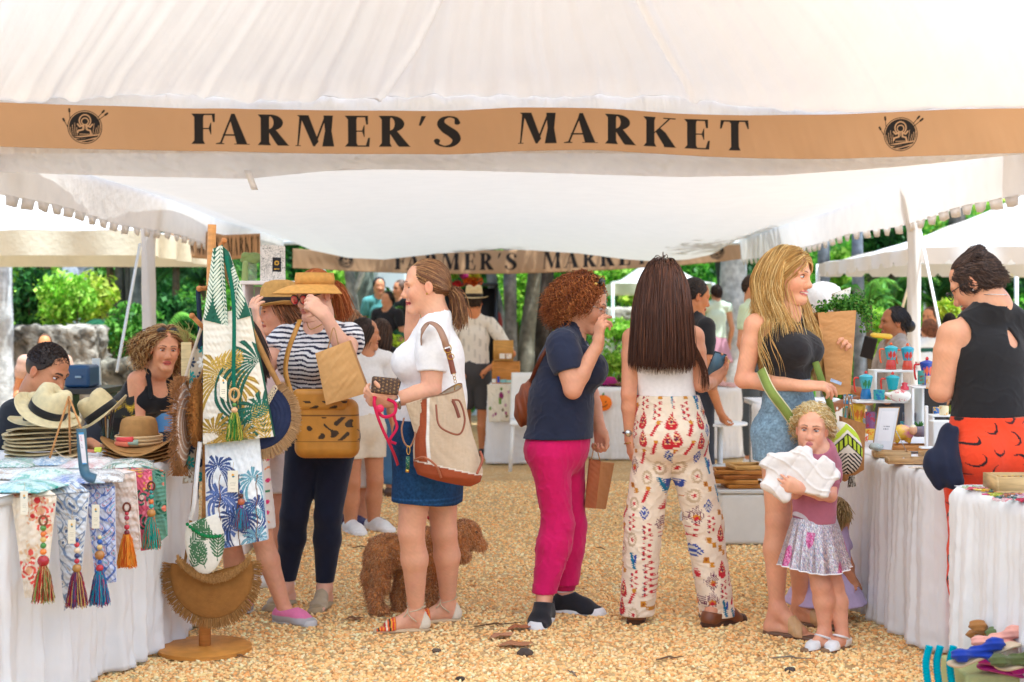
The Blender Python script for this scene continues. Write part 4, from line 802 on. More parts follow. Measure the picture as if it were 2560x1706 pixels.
# ================================================================= SHOPPER IN THE WHITE T-SHIRT
def white_tee():
    d=6.5
    f=Fig('woman in profile with a ponytail, white t-shirt and dark denim skirt, holding a wallet',d,dict(head=(1066,716),neck=(1092,806),shL=(1082,842,-.165),shR=(1082,838,.165),chest=(1085,900),waist=(1092,1000),pelvis=(1075,1095),
        elL=(1078,978,-.21),wrL=(975,1003,-.26),elR=(1035,870,.2),wrR=(1030,750,.16),hpL=(1050,1120,-.08),hpR=(1095,1120,.08),knL=(1028,1330,-.06),knR=(1110,1330,.13),anL=(1040,1530,.06-.02),anR=(1120,1508,.25),toL=(930,1560,.0),toR=(1035,1545,.2)),
        fw=(-1,-.05,0),head=(-1,-.06,-.06),skin='#e3ae92',rc=.155,rw=.140,rh=.175,dc=.80,dw=.88,dh=.85,arm=(.055,.044,.028),leg=(.098,.058,.054,.034),bust=.074,belly=1,butt=.085,closed=True,lip='#a3223c',brow='#7a5238',sh=.06)
    f.hand('L',(-.85,-.25,.12),(.15,.75,.6),curl=(.75,.8,.85,.9),tdir=(-.45,-.55,.75),thumb=(.9,.2)); f.hand('R',(-.1,.1,1),(1,0,0))
    f.foot('L'); f.foot('R')
    f.body(.0055); hl=f.J['shL']
    # t-shirt
    cz=plane(f.J['pelvis']+A([0,0,.06]),(0,0,-1)); nk=f.L(-.0,0,-.12)
    sl=nrm(f.J['elL']-f.J['shL']); slr=nrm(f.J['elR']-f.J['shR'])
    def ex(s): s.cone(f.J['neck']+A([-.01,0,.05]),f.J['neck']+A([-.06,0,.10]),.062,.075,k=.012,op='s')
    def sleeve(x,t): a,b=f.J['sh'+x],f.J['el'+x]; c=a+(b-a)*t; n=nrm(b-a); return lambda X,Y,Z:np.where(((X-a[0])*n[0]+(Y-a[1])*n[1]+(Z-a[2])*n[2])>-.0,0,0)
    f.cloth('t_shirt',['torso','pelvis'],.013,'#f4f1f2',.006,[cz],extra=ex,fold=.0035,ff=(7,7,20),seed=2)
    for x in'LR':
        a,b=f.J['sh'+x],f.J['el'+x]
        f.cloth('sleeve',['ua'+x],.016,'#f4f1f2',.006,[plane(a+(b-a)*.66,b-a)],fold=.003,seed=5,k=.03)
    # skirt
    def sk(s):
        pz=f.J['pelvis']; hm=A([P(1062,1250,d)[0],d+.02,0]); hm[2]=P(0,1252,d)[2]
        s.cone(pz+A([0,0,.10]),pz,.165,.205,k=.06,flat=((1,0,0),.82)); s.cone(pz,hm+A([0,.02,-.02]),.205,.205,k=.05,flat=((1,0,0),.76))
        for q in(-1,1): s.ell(pz+A([.09,q*.07,-.03]),.10,k=.06)
    hz=P(0,1256,d)[2]
    f.cloth('denim_skirt',['thL','thR'],.022,None,.007,[lambda X,Y,Z:hz+.012*np.sin(X*9)-Z+0*X*Y, plane(f.J['pelvis']+A([0,0,.085]),(0,0,1))],extra=sk,fold=.004,ff=(14,14,3),seed=8,mat=M('denim',attr=True,noise=.3,nscale=90,rough=.95,bump=.3,bscale=500),
        colf=lambda V:A(C('#1f3f66'))*(1+.35*sn(V[:,0],V[:,1],V[:,2],9,3))[:,None]*np.where((np.abs(V[:,2]-hz-.03)<.003)|(np.abs(V[:,2]-hz-.012)<.003),1.7,1)[:,None])
    # hair: pulled back to a low ponytail
    tie=A([0,-.118,-.030]); p,dd=scalp(f,1500,1); N=len(p)
    def st(q,d_,i):
        v=tie-q; l=np.linalg.norm(v,axis=1)[:,None]; return v/l,.85
    dist=np.linalg.norm(tie-p,axis=1)*1.18; Pl=hair_sim(f,p,dd,16,dist/15,st,None,jit=.03); 
    cols=['#7a4f30','#966842','#5f3c24','#b08452','#6e472c']
    # tail
    r=np.random.default_rng(4); n=800; tl=np.tile(tie,(n,1))+r.normal(0,.010,(n,3)); dz=np.stack([r.normal(0,.25,n),-.7+r.normal(0,.2,n),-.7+r.normal(0,.3,n)],-1); dz/=np.linalg.norm(dz,axis=1)[:,None]
    Lk=r.uniform(.0065,.0105,n)
    def st2(q,d_,i): return np.tile(A([0,-.10+.6*(i>11),-1.]),(n,1)),.26
    P2=hair_sim(f,tl,dz,18,Lk,st2,None,jit=.12)
    hair_mesh(f,Pl,cols,.0022,capcol='#7a4f31',extra=lambda g:g.strands(toworld(f,P2).reshape(n,18,3),np.linspace(.0022,.0008,18),3,A([C(c) for c in cols])[r.integers(0,5,n)]))
    g=G(); g.ell(f.L(.0,0,0)*0+f.hc+f.Rh@A([-.084,.0,-.036]),.0045); mk('earring',g,'metal_gold',f.root)
    # watch
    w_=f.J['wrL']+A([.035,-.0,.0]); g=G(); ax=nrm(f.J['elL']-f.J['wrL']); u=nrm(np.cross(ax,[0,0,1])); v=np.cross(ax,u); ring=[w_+ (u*math.cos(a)+v*math.sin(a))*.034 for a in np.linspace(0,2*math.pi,24,endpoint=False)]; g.tube(ring,.005,6,closed=True); g.lathe([(0,.006),(.013,.006),(.014,0),(.013,-.004)],w_-A([0,.034,0]),16,R=frame3((1,0,0),(0,-1,0))); mk('watch',g,'metal_silver',f.root)
    # espadrilles
    for x in'LR':
        a,t=f.J['an'+x],f.J['to'+x]; fd=nrm((t-a)*[1,1,0]); rr=A([fd[1],-fd[0],0]); s=S(); c=A([a[0],a[1],0])
        s.cone(c-fd*.03+A([0,0,.0]),c+fd*.16,.038,.040,k=.02,flat=((0,0,1),.5)); s.clips=[plane((0,0,.018),(0,0,1)),plane((0,0,.001),(0,0,-1))]; mk('sole',fromS(s,.004,'#cdb38e'),'cloth',f.root)
        q=f.s.sub(['ft'+x],.004); q.clips=[plane(c+fd*.095,-fd),plane((0,0,.012),(0,0,-1))]
        cf=lambda V:A([C(x_) for x_ in('#d8342a','#f0a030','#2b2b2b','#e8622a','#f3e6c8','#c92a2a','#e8902c')])[(np.floor(((V-c)@fd)/.0075).astype(int))%7]
        mk('striped_toe',fromS(q,.004,cf),'cloth',f.root)
        q=f.s.sub(['ft'+x,'sn'+x],.004); q.clips=[plane(c-fd*.005+A([0,0,0]),fd+A([0,0,.35])),plane((0,0,.012),(0,0,-1)),plane((0,0,.085),(0,0,1))]; mk('heel_cup',fromS(q,.004,'#e6d9c2'),'cloth',f.root)
        g=G()
        for z,rd,tl in((.115,.042,0),(.127,.042,.0),(.10,.044,.3)): g.tube([A([a[0],a[1],z])+fd*.0+A([math.cos(k)*rd,math.sin(k)*rd,tl*math.cos(k)*rd*(-fd[0])]) for k in np.linspace(0,2*math.pi,20,endpoint=False)],.0028,5,closed=True)
        g.tube(interp([c+fd*.075+rr*.02+A([0,0,.055]),c+fd*.05+A([0,-.03,.075]),A([a[0],a[1],.11])+fd*.03],8),.003,5); g.tube(interp([c-fd*.0-rr*.03*np.sign(rr[1]+.01)+A([0,-.02,.05]),c+fd*.035+A([0,-.035,.085]),A([a[0],a[1],.12])+fd*.03],8),.003,5)
        mk('ankle_tie',g,M('rope_tan','#cdbb9a',noise=.1),f.root)
    return f
WT=white_tee()
# ---------------------------------------------------------------- helpers for clothes
def tee(f,col,hem,infl=.013,sl=.6,h=.0065,name='t_shirt',scoop=(.02,.062,.08),fold=.0035,colf=None,seed=1,tags=('torso','pelvis'),flare=0,slx='LR',ff=(7,7,20),mat='cloth',neckc=None,slinf=.015):
    def ex(s):
        if scoop: n0=f.J['neck']+f.fw*scoop[0] if neckc is None else neckc; s.cone(n0+A([0,0,.015]),n0+f.fw*.06+A([0,0,.10]),scoop[1],scoop[2],k=.012,op='s')
        if flare: s.cone(A([*f.J['pelvis'][:2],hem+.12]),A([*f.J['pelvis'][:2],hem]),flare,flare,k=.05,flat=(f.fw,.8))
    o=f.cloth(name,list(tags),infl,col,h,[plane((0,0,hem),(0,0,-1))],extra=ex,fold=fold,ff=ff,seed=seed,colf=colf,mat=mat)
    for x in slx:
        if sl and 'el'+x in f.J: a,b=f.J['sh'+x],f.J['el'+x]; f.cloth('sleeve',['ua'+x]+(['fa'+x] if sl>1 else []),slinf,col,h,[plane(a+(b-a)*sl,b-a)] if sl<=1 else [plane(f.J['el'+x]+(f.J['wr'+x]-f.J['el'+x])*(sl-1),f.J['wr'+x]-f.J['el'+x])],fold=fold,seed=seed+3,k=.03,colf=colf,mat=mat)
    return o
def armhole(f,x,off=.0,r=.075):
    c=f.J['sh'+x]+ (f.J['sh'+x]-f.J['neck'])*[1,1,0]*off; d=nrm((f.J['sh'+x]-f.J['neck'])*[1,1,0]); return lambda s:s.cone(c+d*.01,c+d*.10+A([0,0,.05]),r,r+.05,k=.01,op='s')
def shoe(f,x,top,sole,k=1,h=.005,name='shoe',clip=.10,infl=.008,soleh=.027,toe=True,label=None,colf=None,lace=None):
    a,t=f.J['an'+x],f.J['to'+x]; fd=nrm((t-a)*[1,1,0]); c=A([a[0],a[1],0]); q=f.s.sub(['ft'+x],infl,k=.03); q.cone(c+fd*.02+A([0,0,.06]),c+fd*.10*k+A([0,0,.04]),.036*k,.034*k,k=.03); q.clips=[plane((0,0,.006),(0,0,-1)),lambda X,Y,Z:(Z-clip)-.25*np.abs((X-c[0])*fd[0]+(Y-c[1])*fd[1])]
    so=mk(name,fromS(q,h,colf or top),'leather' if colf is None else 'cloth',f.root,label=label)
    s=S(); s.cone(c-fd*.035*k,c+fd*.165*k,.044*k,.049*k,k=.02,flat=((0,0,1),.9)); s.clips=[plane((0,0,soleh),(0,0,1)),plane((0,0,.001),(0,0,-1))]; mk('sole',fromS(s,.004,sole),'cloth',so)
    if lace:
        g=G(); r_=A([fd[1],-fd[0],0])
        for i in range(4): p=c+fd*(.05+.02*i)*k+A([0,0,(.088-.011*i)*k]); g.tube([p-r_*.022,p+A([0,0,.005]),p+r_*.022],.003,5,lace)
        mk('lace',g,'cloth',so)
def sandal(f,x,strapcol,sole,cross=True,k=1,thick=.02,band=.02):
    a,t=f.J['an'+x],f.J['to'+x]; fd=nrm((t-a)*[1,1,0]); r_=A([fd[1],-fd[0],0]); c=A([a[0],a[1],0]); s=S(); s.cone(c-fd*.03*k,c+fd*.17*k,.038*k,.042*k,k=.02,flat=((0,0,1),.9)); s.clips=[plane((0,0,thick),(0,0,1)),plane((0,0,.001),(0,0,-1))]; mk('sole',fromS(s,.004,sole),'leather',f.root)
    q=f.s.sub(['ft'+x],.0045); q.clips=[lambda X,Y,Z:np.abs((X-c[0])*fd[0]+(Y-c[1])*fd[1]+(1 if cross else 0)*((X-c[0])*r_[0]+(Y-c[1])*r_[1])*.5-.105*k)-band,plane((0,0,.01),(0,0,-1))]; mk('strap',fromS(q,.004,strapcol),'leather',f.root)
    if cross: q=f.s.sub(['ft'+x],.006); q.clips=[lambda X,Y,Z:np.abs((X-c[0])*fd[0]+(Y-c[1])*fd[1]-((X-c[0])*r_[0]+(Y-c[1])*r_[1])*.5-.105*k)-band,plane((0,0,.01),(0,0,-1))]; mk('strap',fromS(q,.004,strapcol),'leather',f.root)
# ---------------------------------------------------------------- curly haired woman
def curly():
    d=6.9
    f=Fig('woman with a curly auburn bob, navy t-shirt and magenta trousers, hand raised to her mouth',d,dict(head=(1462,762),neck=(1432,836),shL=(1425,858,.17),shR=(1405,862,-.17),chest=(1413,920),waist=(1402,1010),pelvis=(1398,1110),
        elR=(1432,975,-.22),wrR=(1496,858,-.20),elL=(1475,985,.2),wrL=(1500,1075,.10),hpR=(1375,1140,-.08),hpL=(1410,1140,.09),knR=(1395,1310,-.08),knL=(1428,1315,.09),anR=(1362,1480,-.16),anL=(1412,1488,.05),toR=(1335,1520,-.38),toL=(1500,1500,-.02)),
        fw=(1,-.12,0),head=(.96,-.18,-.30),hup=(.2,0,1),skin='#dca488',rc=.142,rw=.146,rh=.155,dc=.86,dw=.90,dh=.90,arm=(.054,.043,.028),leg=(.092,.058,.052,.034),bust=.082,butt=.075,brow='#5b3a24',sh=.058,lip='#b5564f',hk=1.04)
    f.hand('R',(.10,-.05,1),(.6,.25,0),curl=(.40,.55,.85,1.0),tdir=(.6,.1,.9),thumb=(.7,.2)); f.hand('L',(.1,-.1,-1),(-.6,-.8,0),curl=(1.0,1.1,1.1,1.1)); f.foot('L'); f.foot('R')
    f.body(.0055); f.eyes(); hz=P(0,1088,d)[2]
    cf=lambda V:A(C('#262c44'))*(1+.12*sn(V[:,0],V[:,1],V[:,2],7,1))[:,None]
    tee(f,'#262c44',hz-.012,{'pelvis':.030,'*':.016},.60,colf=cf,seed=4,fold=.006,scoop=(.05,.062,.08),slinf=.022)
    zt=hz+.03; cz=P(0,1468,d)[2]
    f.cloth('trousers',['pelvis','thL','thR','snL','snR'],{'*':.014,'snL':.026,'snR':.026},'#c4085a',.0065,[plane((0,0,zt),(0,0,1)),plane((0,0,cz),(0,0,-1))],fold=.0075,ff=(6,6,14),seed=6,colf=lambda V:A(C('#c90a5e'))*(1+.08*sn(V[:,0],V[:,1],V[:,2],8,1))[:,None])
    for x in'LR':
        q=f.s.sub(['sn'+x],.012); q.clips=[plane((0,0,cz+.004),(0,0,1)),plane((0,0,cz-.025),(0,0,-1))]; mk('cuff',fromS(q,.005,'#b5084f'),'cloth',f.root)
        q=f.s.sub(['sn'+x],.004); q.clips=[plane((0,0,cz-.01),(0,0,1)),plane((0,0,.06),(0,0,-1))]; mk('sock',fromS(q,.005,'#e9e6e6'),'cloth',f.root)
        shoe(f,x,'#2b2a30','#e4e1e0',infl=.008,clip=.088,soleh=.034,lace='#1a1a1c',colf=lambda V:A(C('#222126'))*(1+.2*sn(V[:,0],V[:,1],V[:,2],60,1))[:,None])
    # hair: many springy curls forming a rounded bob
    p,dd=scalp(f,2600,2,zshift=.004); n=len(p); r=np.random.default_rng(3); K=26; L_=r.uniform(.11,.155,n)

    def st(q,d_,i): return np.where((p[:,1]>.0)[:,None],dd*A([1,-.2,.5]),dd*A([.9,.8,.45]))*max(0,1-i/12)+A([0,-.22,-.7*min(1,i/9)]),.30
    Pl=hair_sim(f,p,dd,K,L_/K,st,None,jit=.14); u=np.linspace(0,1,K)[None,:,None]; ph=sn(p[:,0],p[:,1],p[:,2],40,3)[:,None,None]*3; fr=r.uniform(8,11,(n,1,1)); am=.0065*sstep(0,.25,u)
    Pl=Pl+am*np.concatenate([np.cos(fr*u*3+ph),np.sin(fr*u*3+ph),.4*np.sin(fr*u*3+ph+1)],2)
    hair_mesh(f,Pl,['#8e4a1e','#a85f2a','#753a16','#bb7438','#94501f'],.0021,capcol='#5e2f14',cap=.016)
    # sunglasses on the hair, spectacles
    g=G(); 
    for sg in(-1,1): g.ell(f.L(sg*.035,.045,.122),A([.030,.012,.022])*1,f.Rh,col='#1b1a1e')
    g.tube([f.L(-.06,.04,.122),f.L(0,.055,.124),f.L(.06,.04,.122)],.003,6,'#1b1a1e'); mk('sunglasses',g,'plastic',f.root)
    g=G(); g.box(f.L(.068,.03,.105),(.018,.012,.014),f.Rh,'#d8b050'); g.tube([f.L(.066,.04,.118),f.L(.07,.02,.10),f.L(.07,-.02,.08)],.003,6,'#1b1a1e'); mk('sunglasses_arm',g,'plastic',f.root)
    g=G()
    for sg in(-1,1):
        g.tube([f.L(sg*.032+.022*math.cos(a),.105,-.002+.015*math.sin(a)) for a in np.linspace(0,2*math.pi,20,endpoint=False)],.0014,5,closed=True); g.tube([f.L(sg*.054,.100,.004),f.L(sg*.078,.02,.002),f.L(sg*.08,-.02,-.004)],.0016,5)
    mk('spectacles',g,'metal_silver',f.root)
    g=G(); g.tube(interp([f.J['neck']+A([-.03,-.045,.03]),f.J['neck']+A([.05,-.05,-.03]),f.J['neck']+A([.095,-.045,-.09]),f.J['neck']+A([.115,-.03,-.13])],16),.0022,5); g.ell(f.J['neck']+A([.118,-.035,-.145]),(.01,.006,.015)); mk('necklace',g,'metal_silver',f.root)
    return f
CW=curly()
# ---------------------------------------------------------------- ikat painter
def ikat(V,u,v,base='#efdcc4',seed=1,cell=.070):
    c=np.tile(A(C(base)),(len(V),1)); r=np.random.default_rng(seed); R_,B_,T_,O_,D_,S_=[A(C(x)) for x in('#c0202e','#34499a','#1f7396','#c8861e','#6d2a4a','#c9b090')]
    gi=np.floor(u/cell).astype(int); off=(gi%2)*.5; gj=np.floor(v/(cell*1.25)+off).astype(int); a=(u/cell-gi-.5)*cell; b=(v/(cell*1.25)+off-gj-.5)*cell*1.25
    a=a+.004*np.sin(v*700); hsh=((gi*73856093)^(gj*19349663)^(seed*83492791))&0xffff; jx=((hsh>>3)%100/100-.5)*.030; jy=((hsh>>7)%100/100-.5)*.030; a=(a-jx*.6)*.86; b=(b-jy*.6)*.88; ty=hsh%9
    def put(m,col): c[m]=col
    man=np.abs(a)/.022+np.abs(b)/.030; t0=ty==0; put(t0&(man<1),B_); put(t0&(man<.68),A(C('#d8d0c0'))); put(t0&(man<.35),B_)
    te=np.hypot(a/(.020*(1-np.clip(b,-.03,.03)/.05)),b/.036); t1=ty==1; put(t1&(te<1),R_); put(t1&(te<.6)&(np.sin(b*500)>0),A(C('#f0c890'))); put(t1&(te<.3),D_)
    t2=ty==2; put(t2&(np.abs(a+.3*b)<.007)&(np.abs(b)<.036),T_); put(t2&(np.abs(a-.012)<.006)&(np.abs(b-.01)<.016),B_)
    t3=ty==3; put(t3&(np.abs(a+.012)<.011)&(np.abs(b-.006)<.012),O_); put(t3&(np.abs(a-.010)<.010)&(np.abs(b+.014)<.010),O_); put(t3&(np.abs(a+.012)<.004)&(np.abs(b-.006)<.006),A(C('#9a4a1c')))
    t4=(ty==4)|(ty==8); w_=np.abs(a-.010*np.sign(np.sin(b*260)))<.006; put(t4&w_&(np.abs(b)<.038),R_); put(t4&(np.abs(a+.014)<.003)&(np.abs(b)<.03)&(np.sin(b*420)>0),D_)
    t5=ty==5; rr=np.hypot(a,b/1.25); put(t5&(rr<.024)&(rr>.015),S_); put(t5&(rr<.007),R_); 
    t6=ty==6; m=np.abs(b)<.045*(1-np.abs(a)/.03); put(t6&(np.abs(a)<.03)&m&(np.sin(a*640)>.1),D_); put(t6&(np.hypot(a,b+.008)<.012),O_); put(t6&(np.hypot(a,b+.012)<.008),R_)
    t7=ty==7; put(t7&(np.abs(a-.5*b)<.008)&(np.abs(b)<.03),R_); put(t7&(np.hypot(a-.01,b-.028)<.010),O_)
    return c
# ---------------------------------------------------------------- long haired woman seen from behind
def longhair():
    d=6.7
    f=Fig('woman seen from behind with long straight brown hair, white top and patterned wide trousers',d,dict(head=(1657,732),neck=(1655,812),shL=(1581,846,.02),shR=(1735,842,.0),chest=(1658,900),waist=(1664,965),pelvis=(1676,1075),
        elL=(1572,985,-.02),wrL=(1575,1090,.03),elR=(1753,962,-.02),wrR=(1782,955,.20),hpL=(1642,1105,0),hpR=(1710,1105,0),knL=(1610,1300,.02),knR=(1760,1305,0),anL=(1590,1500,.03),anR=(1785,1500,-.05),toL=(1595,1540,.25),toR=(1840,1540,.05)),
        fw=(.08,1,0),head=(.12,1,-.05),skin='#dba183',rc=.128,rw=.112,rh=.150,dc=.68,dw=.76,dh=.86,arm=(.044,.036,.025),leg=(.074,.052,.044,.033),butt=.055,sh=.046)
    f.hand('L',(.12,.05,-1),(.9,.3,0),curl=(.3,.35,.4,.45)); f.hand('R',(.35,.3,.9),(-.3,-.9,.2),curl=(.5,.5,.6,.7)); f.foot('L'); f.foot('R')
    f.body(.0055)
    J=f.J; 
    def ex(s):
        for x in'LR': armhole(f,x,-.22,.062)(s)
        s.cone(J['neck']+A([0,0,.02]),J['neck']+A([0,0,.12]),.085,.10,k=.01,op='s')
    f.cloth('white_top',['torso','pelvis'],.010,'#f3ecea',.0055,[plane((0,0,P(0,990,d)[2]),(0,0,-1)),plane((0,0,P(0,832,d)[2]),(0,0,1))],extra=ex,fold=.0025,ff=(5,5,22),seed=3)
    def ex2(s):
        pz=J['pelvis']
        for sg,kn,an,bx in((-1,J['knL'],P(1592,1530,d),0),(1,J['knR'],P(1795,1540,d-.02),0)):
            hp=pz+A([sg*.066,0,-.03]); s.cone(hp,kn,.100,.090,k=.022); s.cone(kn,A([an[0],kn[1]+.0,.04]),.088,.082,k=.03)
        s.cone(J['waist']+A([0,0,-.01]),pz,.125,.165,k=.05,flat=(f.fw,.8)); 
        for sg in(-1,1): s.ell(pz+A([sg*.066,-.058,-.035]),(.085,.092,.10),k=.05)
    hem=.035
    def cf(V):
        u=V[:,0]+.55*(V[:,1]-d)*np.sign(V[:,0]-1.12*0-P(1676,0,d)[0]); c=ikat(V,u,V[:,2],seed=5); b=(V[:,2]>P(0,1012,d)[2]); c[b]=c[b]*.98; return c*(1+.04*sn(V[:,0],V[:,1],V[:,2],10,2))[:,None]
    f.cloth('patterned_trousers',['thL','thR','snL','snR','pelvis'],.018,None,.0048,[plane((0,0,P(0,988,d)[2]),(0,0,1)),plane((0,0,hem),(0,0,-1))],extra=ex2,fold=.007,ff=(12,8,5),seed=9,colf=cf)
    for x in'LR': shoe(f,x,'#7a4526','#4a2c1a',infl=.006,clip=.06,soleh=.03)
    # hair
    p,dd=scalp(f,3200,4,zshift=-.01); n=len(p); r=np.random.default_rng(3); K=30; L_=r.uniform(.36,.41,n)+p[:,2]*.9
    ax=np.abs(p[:,0])
    def st(q,d_,i):
        t=np.stack([q[:,0]*.9-.02,-.35-.9*np.maximum(0,q[:,1])*8*(q[:,2]>0),-1.0+0*q[:,0]],-1) if i<12 else np.stack([q[:,0]*.25,.0*q[:,0],-1+0*q[:,0]],-1)
        return t,.35
    Pl=hair_sim(f,p,dd,K,L_/K,st,None,jit=.018,colliders=[((0,-.01,-.15),(.05,.080,.10)),((0,.03,-.29),(.085,.115,.12)),((.0,.035,-.40),(.09,.12,.16))])
    # a loose lock over each shoulder
    def extra(g):
        for k in range(70):
            a=f.L(.07,-.02+.001*k*.2,.02); q=r.normal(0,.006,3); pts=interp([a,f.L(.10,-.02,-.10)+q,f.L(.14,-.045,-.24)+q,f.L(.19,-.05,-.36)+q*1.5,f.L(.195,-.05,-.44)+q*2],14); g.strands(pts[None],np.linspace(.0018,.0006,14),3,A([C('#5a3522')]))
        # the tied top knot lock
        for k in range(120):
            a=f.L(0,-.085,.105); q=r.normal(0,.010,3); pts=interp([f.L(0,-.05,.12)+q*.3,a+q*.3,f.L(-.01,-.122,.03)+q*.8,f.L(-.008,-.13,-.06)+q*1.1,f.L(-.02,-.13,-.15)+q*1.3],14); g.strands(pts[None],np.linspace(.0018,.0006,14),3,A([C(['#8a5a3a','#7a4a2e','#9a6a48'][k%3])]))
    hair_mesh(f,Pl,['#4a2a1c','#5a3524','#3f2418','#6b412b','#52301f'],.0020,capcol='#3a2218',extra=extra,zs=-.01)
    g=G(); g.tube([f.L(.02*math.cos(a),-.045-.012*math.sin(a),.122+.012*math.sin(a)) for a in np.linspace(0,6.28,14,endpoint=False)],.005,6,'#6b4a3a',closed=True)
    for sg in(-1,1): g.tube(interp([f.L(0,-.05,.122),f.L(sg*.018,-.055,.128),f.L(sg*.026,-.06,.118)],6),.004,6,'#7a5a48')
    mk('hair_tie',g,'plastic',f.root)
    # watch and bracelet
    w_=J['wrL']+A([0,0,.015]); g=G(); g.tube([w_+A([.031*math.cos(a),.029*math.sin(a),0]) for a in np.linspace(0,6.28,22,endpoint=False)],.0065,6,closed=True); g.lathe([(0,.005),(.016,.005),(.017,-.003)],w_-A([0.01,.033,0]),16,R=frame3((1,0,0),(0,-1,0))); mk('watch',g,'metal_silver',f.root)
    g=G(); g.tube([w_+A([.027*math.cos(a),.025*math.sin(a),-.045+.008*math.cos(a)]) for a in np.linspace(0,6.28,22,endpoint=False)],.0025,6,closed=True); g.ell(w_+A([0,-.028,-.045]),.005); mk('bracelet',g,'metal_gold',f.root)
    w2=J['wrR']; g=G(); g.tube([w2+A([.025*math.cos(a),.02*math.sin(a),.01*math.cos(a)+.01]) for a in np.linspace(0,6.28,22,endpoint=False)],.0022,6,closed=True); mk('bracelet',g,'metal_gold',f.root)
    return f
LH=longhair()
# ---------------------------------------------------------------- blonde woman
def blonde():
    d=6.45
    f=Fig('smiling woman with long blonde hair, black tank top and light denim shorts, holding a card',d,dict(head=(1972,690),neck=(1967,782),shR=(1890,815,-.02),shL=(2020,812,.22),chest=(1962,870),waist=(1968,955),pelvis=(1975,1060),
        elR=(1858,950,-.02),wrR=(2012,966,-.16),elL=(2050,930,.28),wrL=(2095,900,.12),hpR=(1945,1090,-.03),hpL=(2005,1090,.10),knR=(1945,1300,-.02),knL=(2002,1300,.16),anR=(1942,1515,.0),anL=(2000,1500,.22),toR=(2020,1560,-.09),toL=(2075,1545,.12)),
        fw=(.72,-.68,0),head=(.80,-.60,-.10),hup=(.06,0,1),skin='#e5ab8c',rc=.122,rw=.105,rh=.145,dc=.72,dw=.78,dh=.84,arm=(.046,.038,.025),leg=(.086,.054,.050,.033),bust=.070,butt=.07,sh=.052,smile=True,brow='#7a5434',iris='#5f7a80',lip='#c4696a')
    f.hand('R',(.95,-.15,.02),(.1,.3,-1),curl=(.35,.45,.6,.7),tdir=(.9,-.1,-.1),thumb=(.4,.3)); f.hand('L',(.3,-.3,.9),(-.5,-.8,.1),curl=(.9,.9,1,1)); f.foot('L'); f.foot('R')
    f.body(.0055); f.eyes(); J=f.J
    def ex(s):
        for x in'LR': armhole(f,x,-.30,.066)(s)
        n0=J['neck']+f.fw*.045; s.cone(n0+A([0,0,.02]),n0+f.fw*.10+A([0,0,.10]),.062,.09,k=.01,op='s'); s.cone(J['neck']+A([0,0,.03]),J['neck']+A([0,0,.12]),.07,.08,k=.01,op='s')
        s.ell(n0+f.fw*.07-A([0,0,.01]),(.055,.055,.065),k=.01,op='s')
    f.cloth('tank_top',['torso','pelvis'],.010,'#262224',.0055,[plane((0,0,P(0,948,d)[2]),(0,0,-1))],extra=ex,fold=.004,ff=(7,7,16),seed=5)
    for x,o in(('R',.0),('L',0)):
        sh=J['sh'+x]; a=sh*.62+J['neck']*.38; strap('tank_strap',[a+f.fw*.085-A([0,0,.085]),a+f.fw*.062-A([0,0,.02]),a+f.fw*.025+A([0,0,.030]),a-f.fw*.035+A([0,0,.026]),a-f.fw*.075-A([0,0,.03])],.030,.006,'#262224','cloth',f.root,nor=[(f.fw*.9+A([0,0,.3])),(0,0,1.),(0,0,1.),(-f.fw)])
    hz=P(0,1150,d)[2]
    def ex2(s):
        for x in'LR': s.cone(J['hp'+x],A([*(J['hp'+x]*.7+J['kn'+x]*.3)[:2],hz]),.112,.112,k=.03)
    dn=lambda V:A(C('#8fa9bd'))*(1+.14*sn(V[:,0],V[:,1],V[:,2],14,3)+.10*sn(V[:,0],V[:,1],V[:,2],60,4))[:,None]*np.where((np.abs(V[:,2]-(hz+.22))<.003)|(np.abs(V[:,2]-hz-.015)<.002),.8,1)[:,None]
    f.cloth('denim_shorts',['pelvis','thL','thR'],.016,None,.0065,[plane((0,0,P(0,944,d)[2]),(0,0,1)),plane((0,0,hz),(0,0,-1))],extra=ex2,fold=.004,seed=7,mat='denim',colf=dn)
    for x in'LR': sandal(f,x,'#d6aa76','#6e4a2e')
    # long wavy hair: one part behind, one swept forward over her left shoulder
    p,dd=scalp(f,6000,6,zshift=-.005); n=len(p); r=np.random.default_rng(8); K=34; left=(p[:,0]<.012)|(p[:,1]<-.03)&(p[:,0]<.03); L_=np.where(left,r.uniform(.46,.56,n),r.uniform(.20,.30,n))
    def st(q,d_,i):
        part=np.where(q[:,0]>0,1.,-1.); t=np.stack([part*.35*(q[:,2]>.04),-.12-.75*(q[:,1]>.02),-.9+0*q[:,0]],-1)
        low=q[:,2]<-.02; tl=np.stack([-.12+0*q[:,0],np.where(q[:,1]<.10,.42,.0),-1+0*q[:,0]],-1); tr=np.stack([.0+0*q[:,0],-.04+0*q[:,0],-1+0*q[:,0]],-1)
        t=np.where(low[:,None],np.where(left[:,None],tl,tr),t); return t,.38
    Pl=hair_sim(f,p,dd,K,L_/K,st,None,jit=.05,colliders=[((0,-.02,-.12),(.062,.07,.09)),((0,0.0,-.27),(.16,.105,.10)),((0,.03,-.38),(.13,.12,.13))])
    u=np.linspace(0,1,K)[None,:,None]; ph=r.random((n,1,1))*1.5; Pl=Pl+.008*sstep(.3,.8,u)*np.concatenate([np.cos(u*16+ph),np.sin(u*16+ph+.4),0*u+0*ph],2)
    hair_mesh(f,Pl,['#dcae62','#ebc47a','#c6954f','#f4d694','#d3a056'],.0014,capcol='#a87c45',cap=.003,zs=.0)
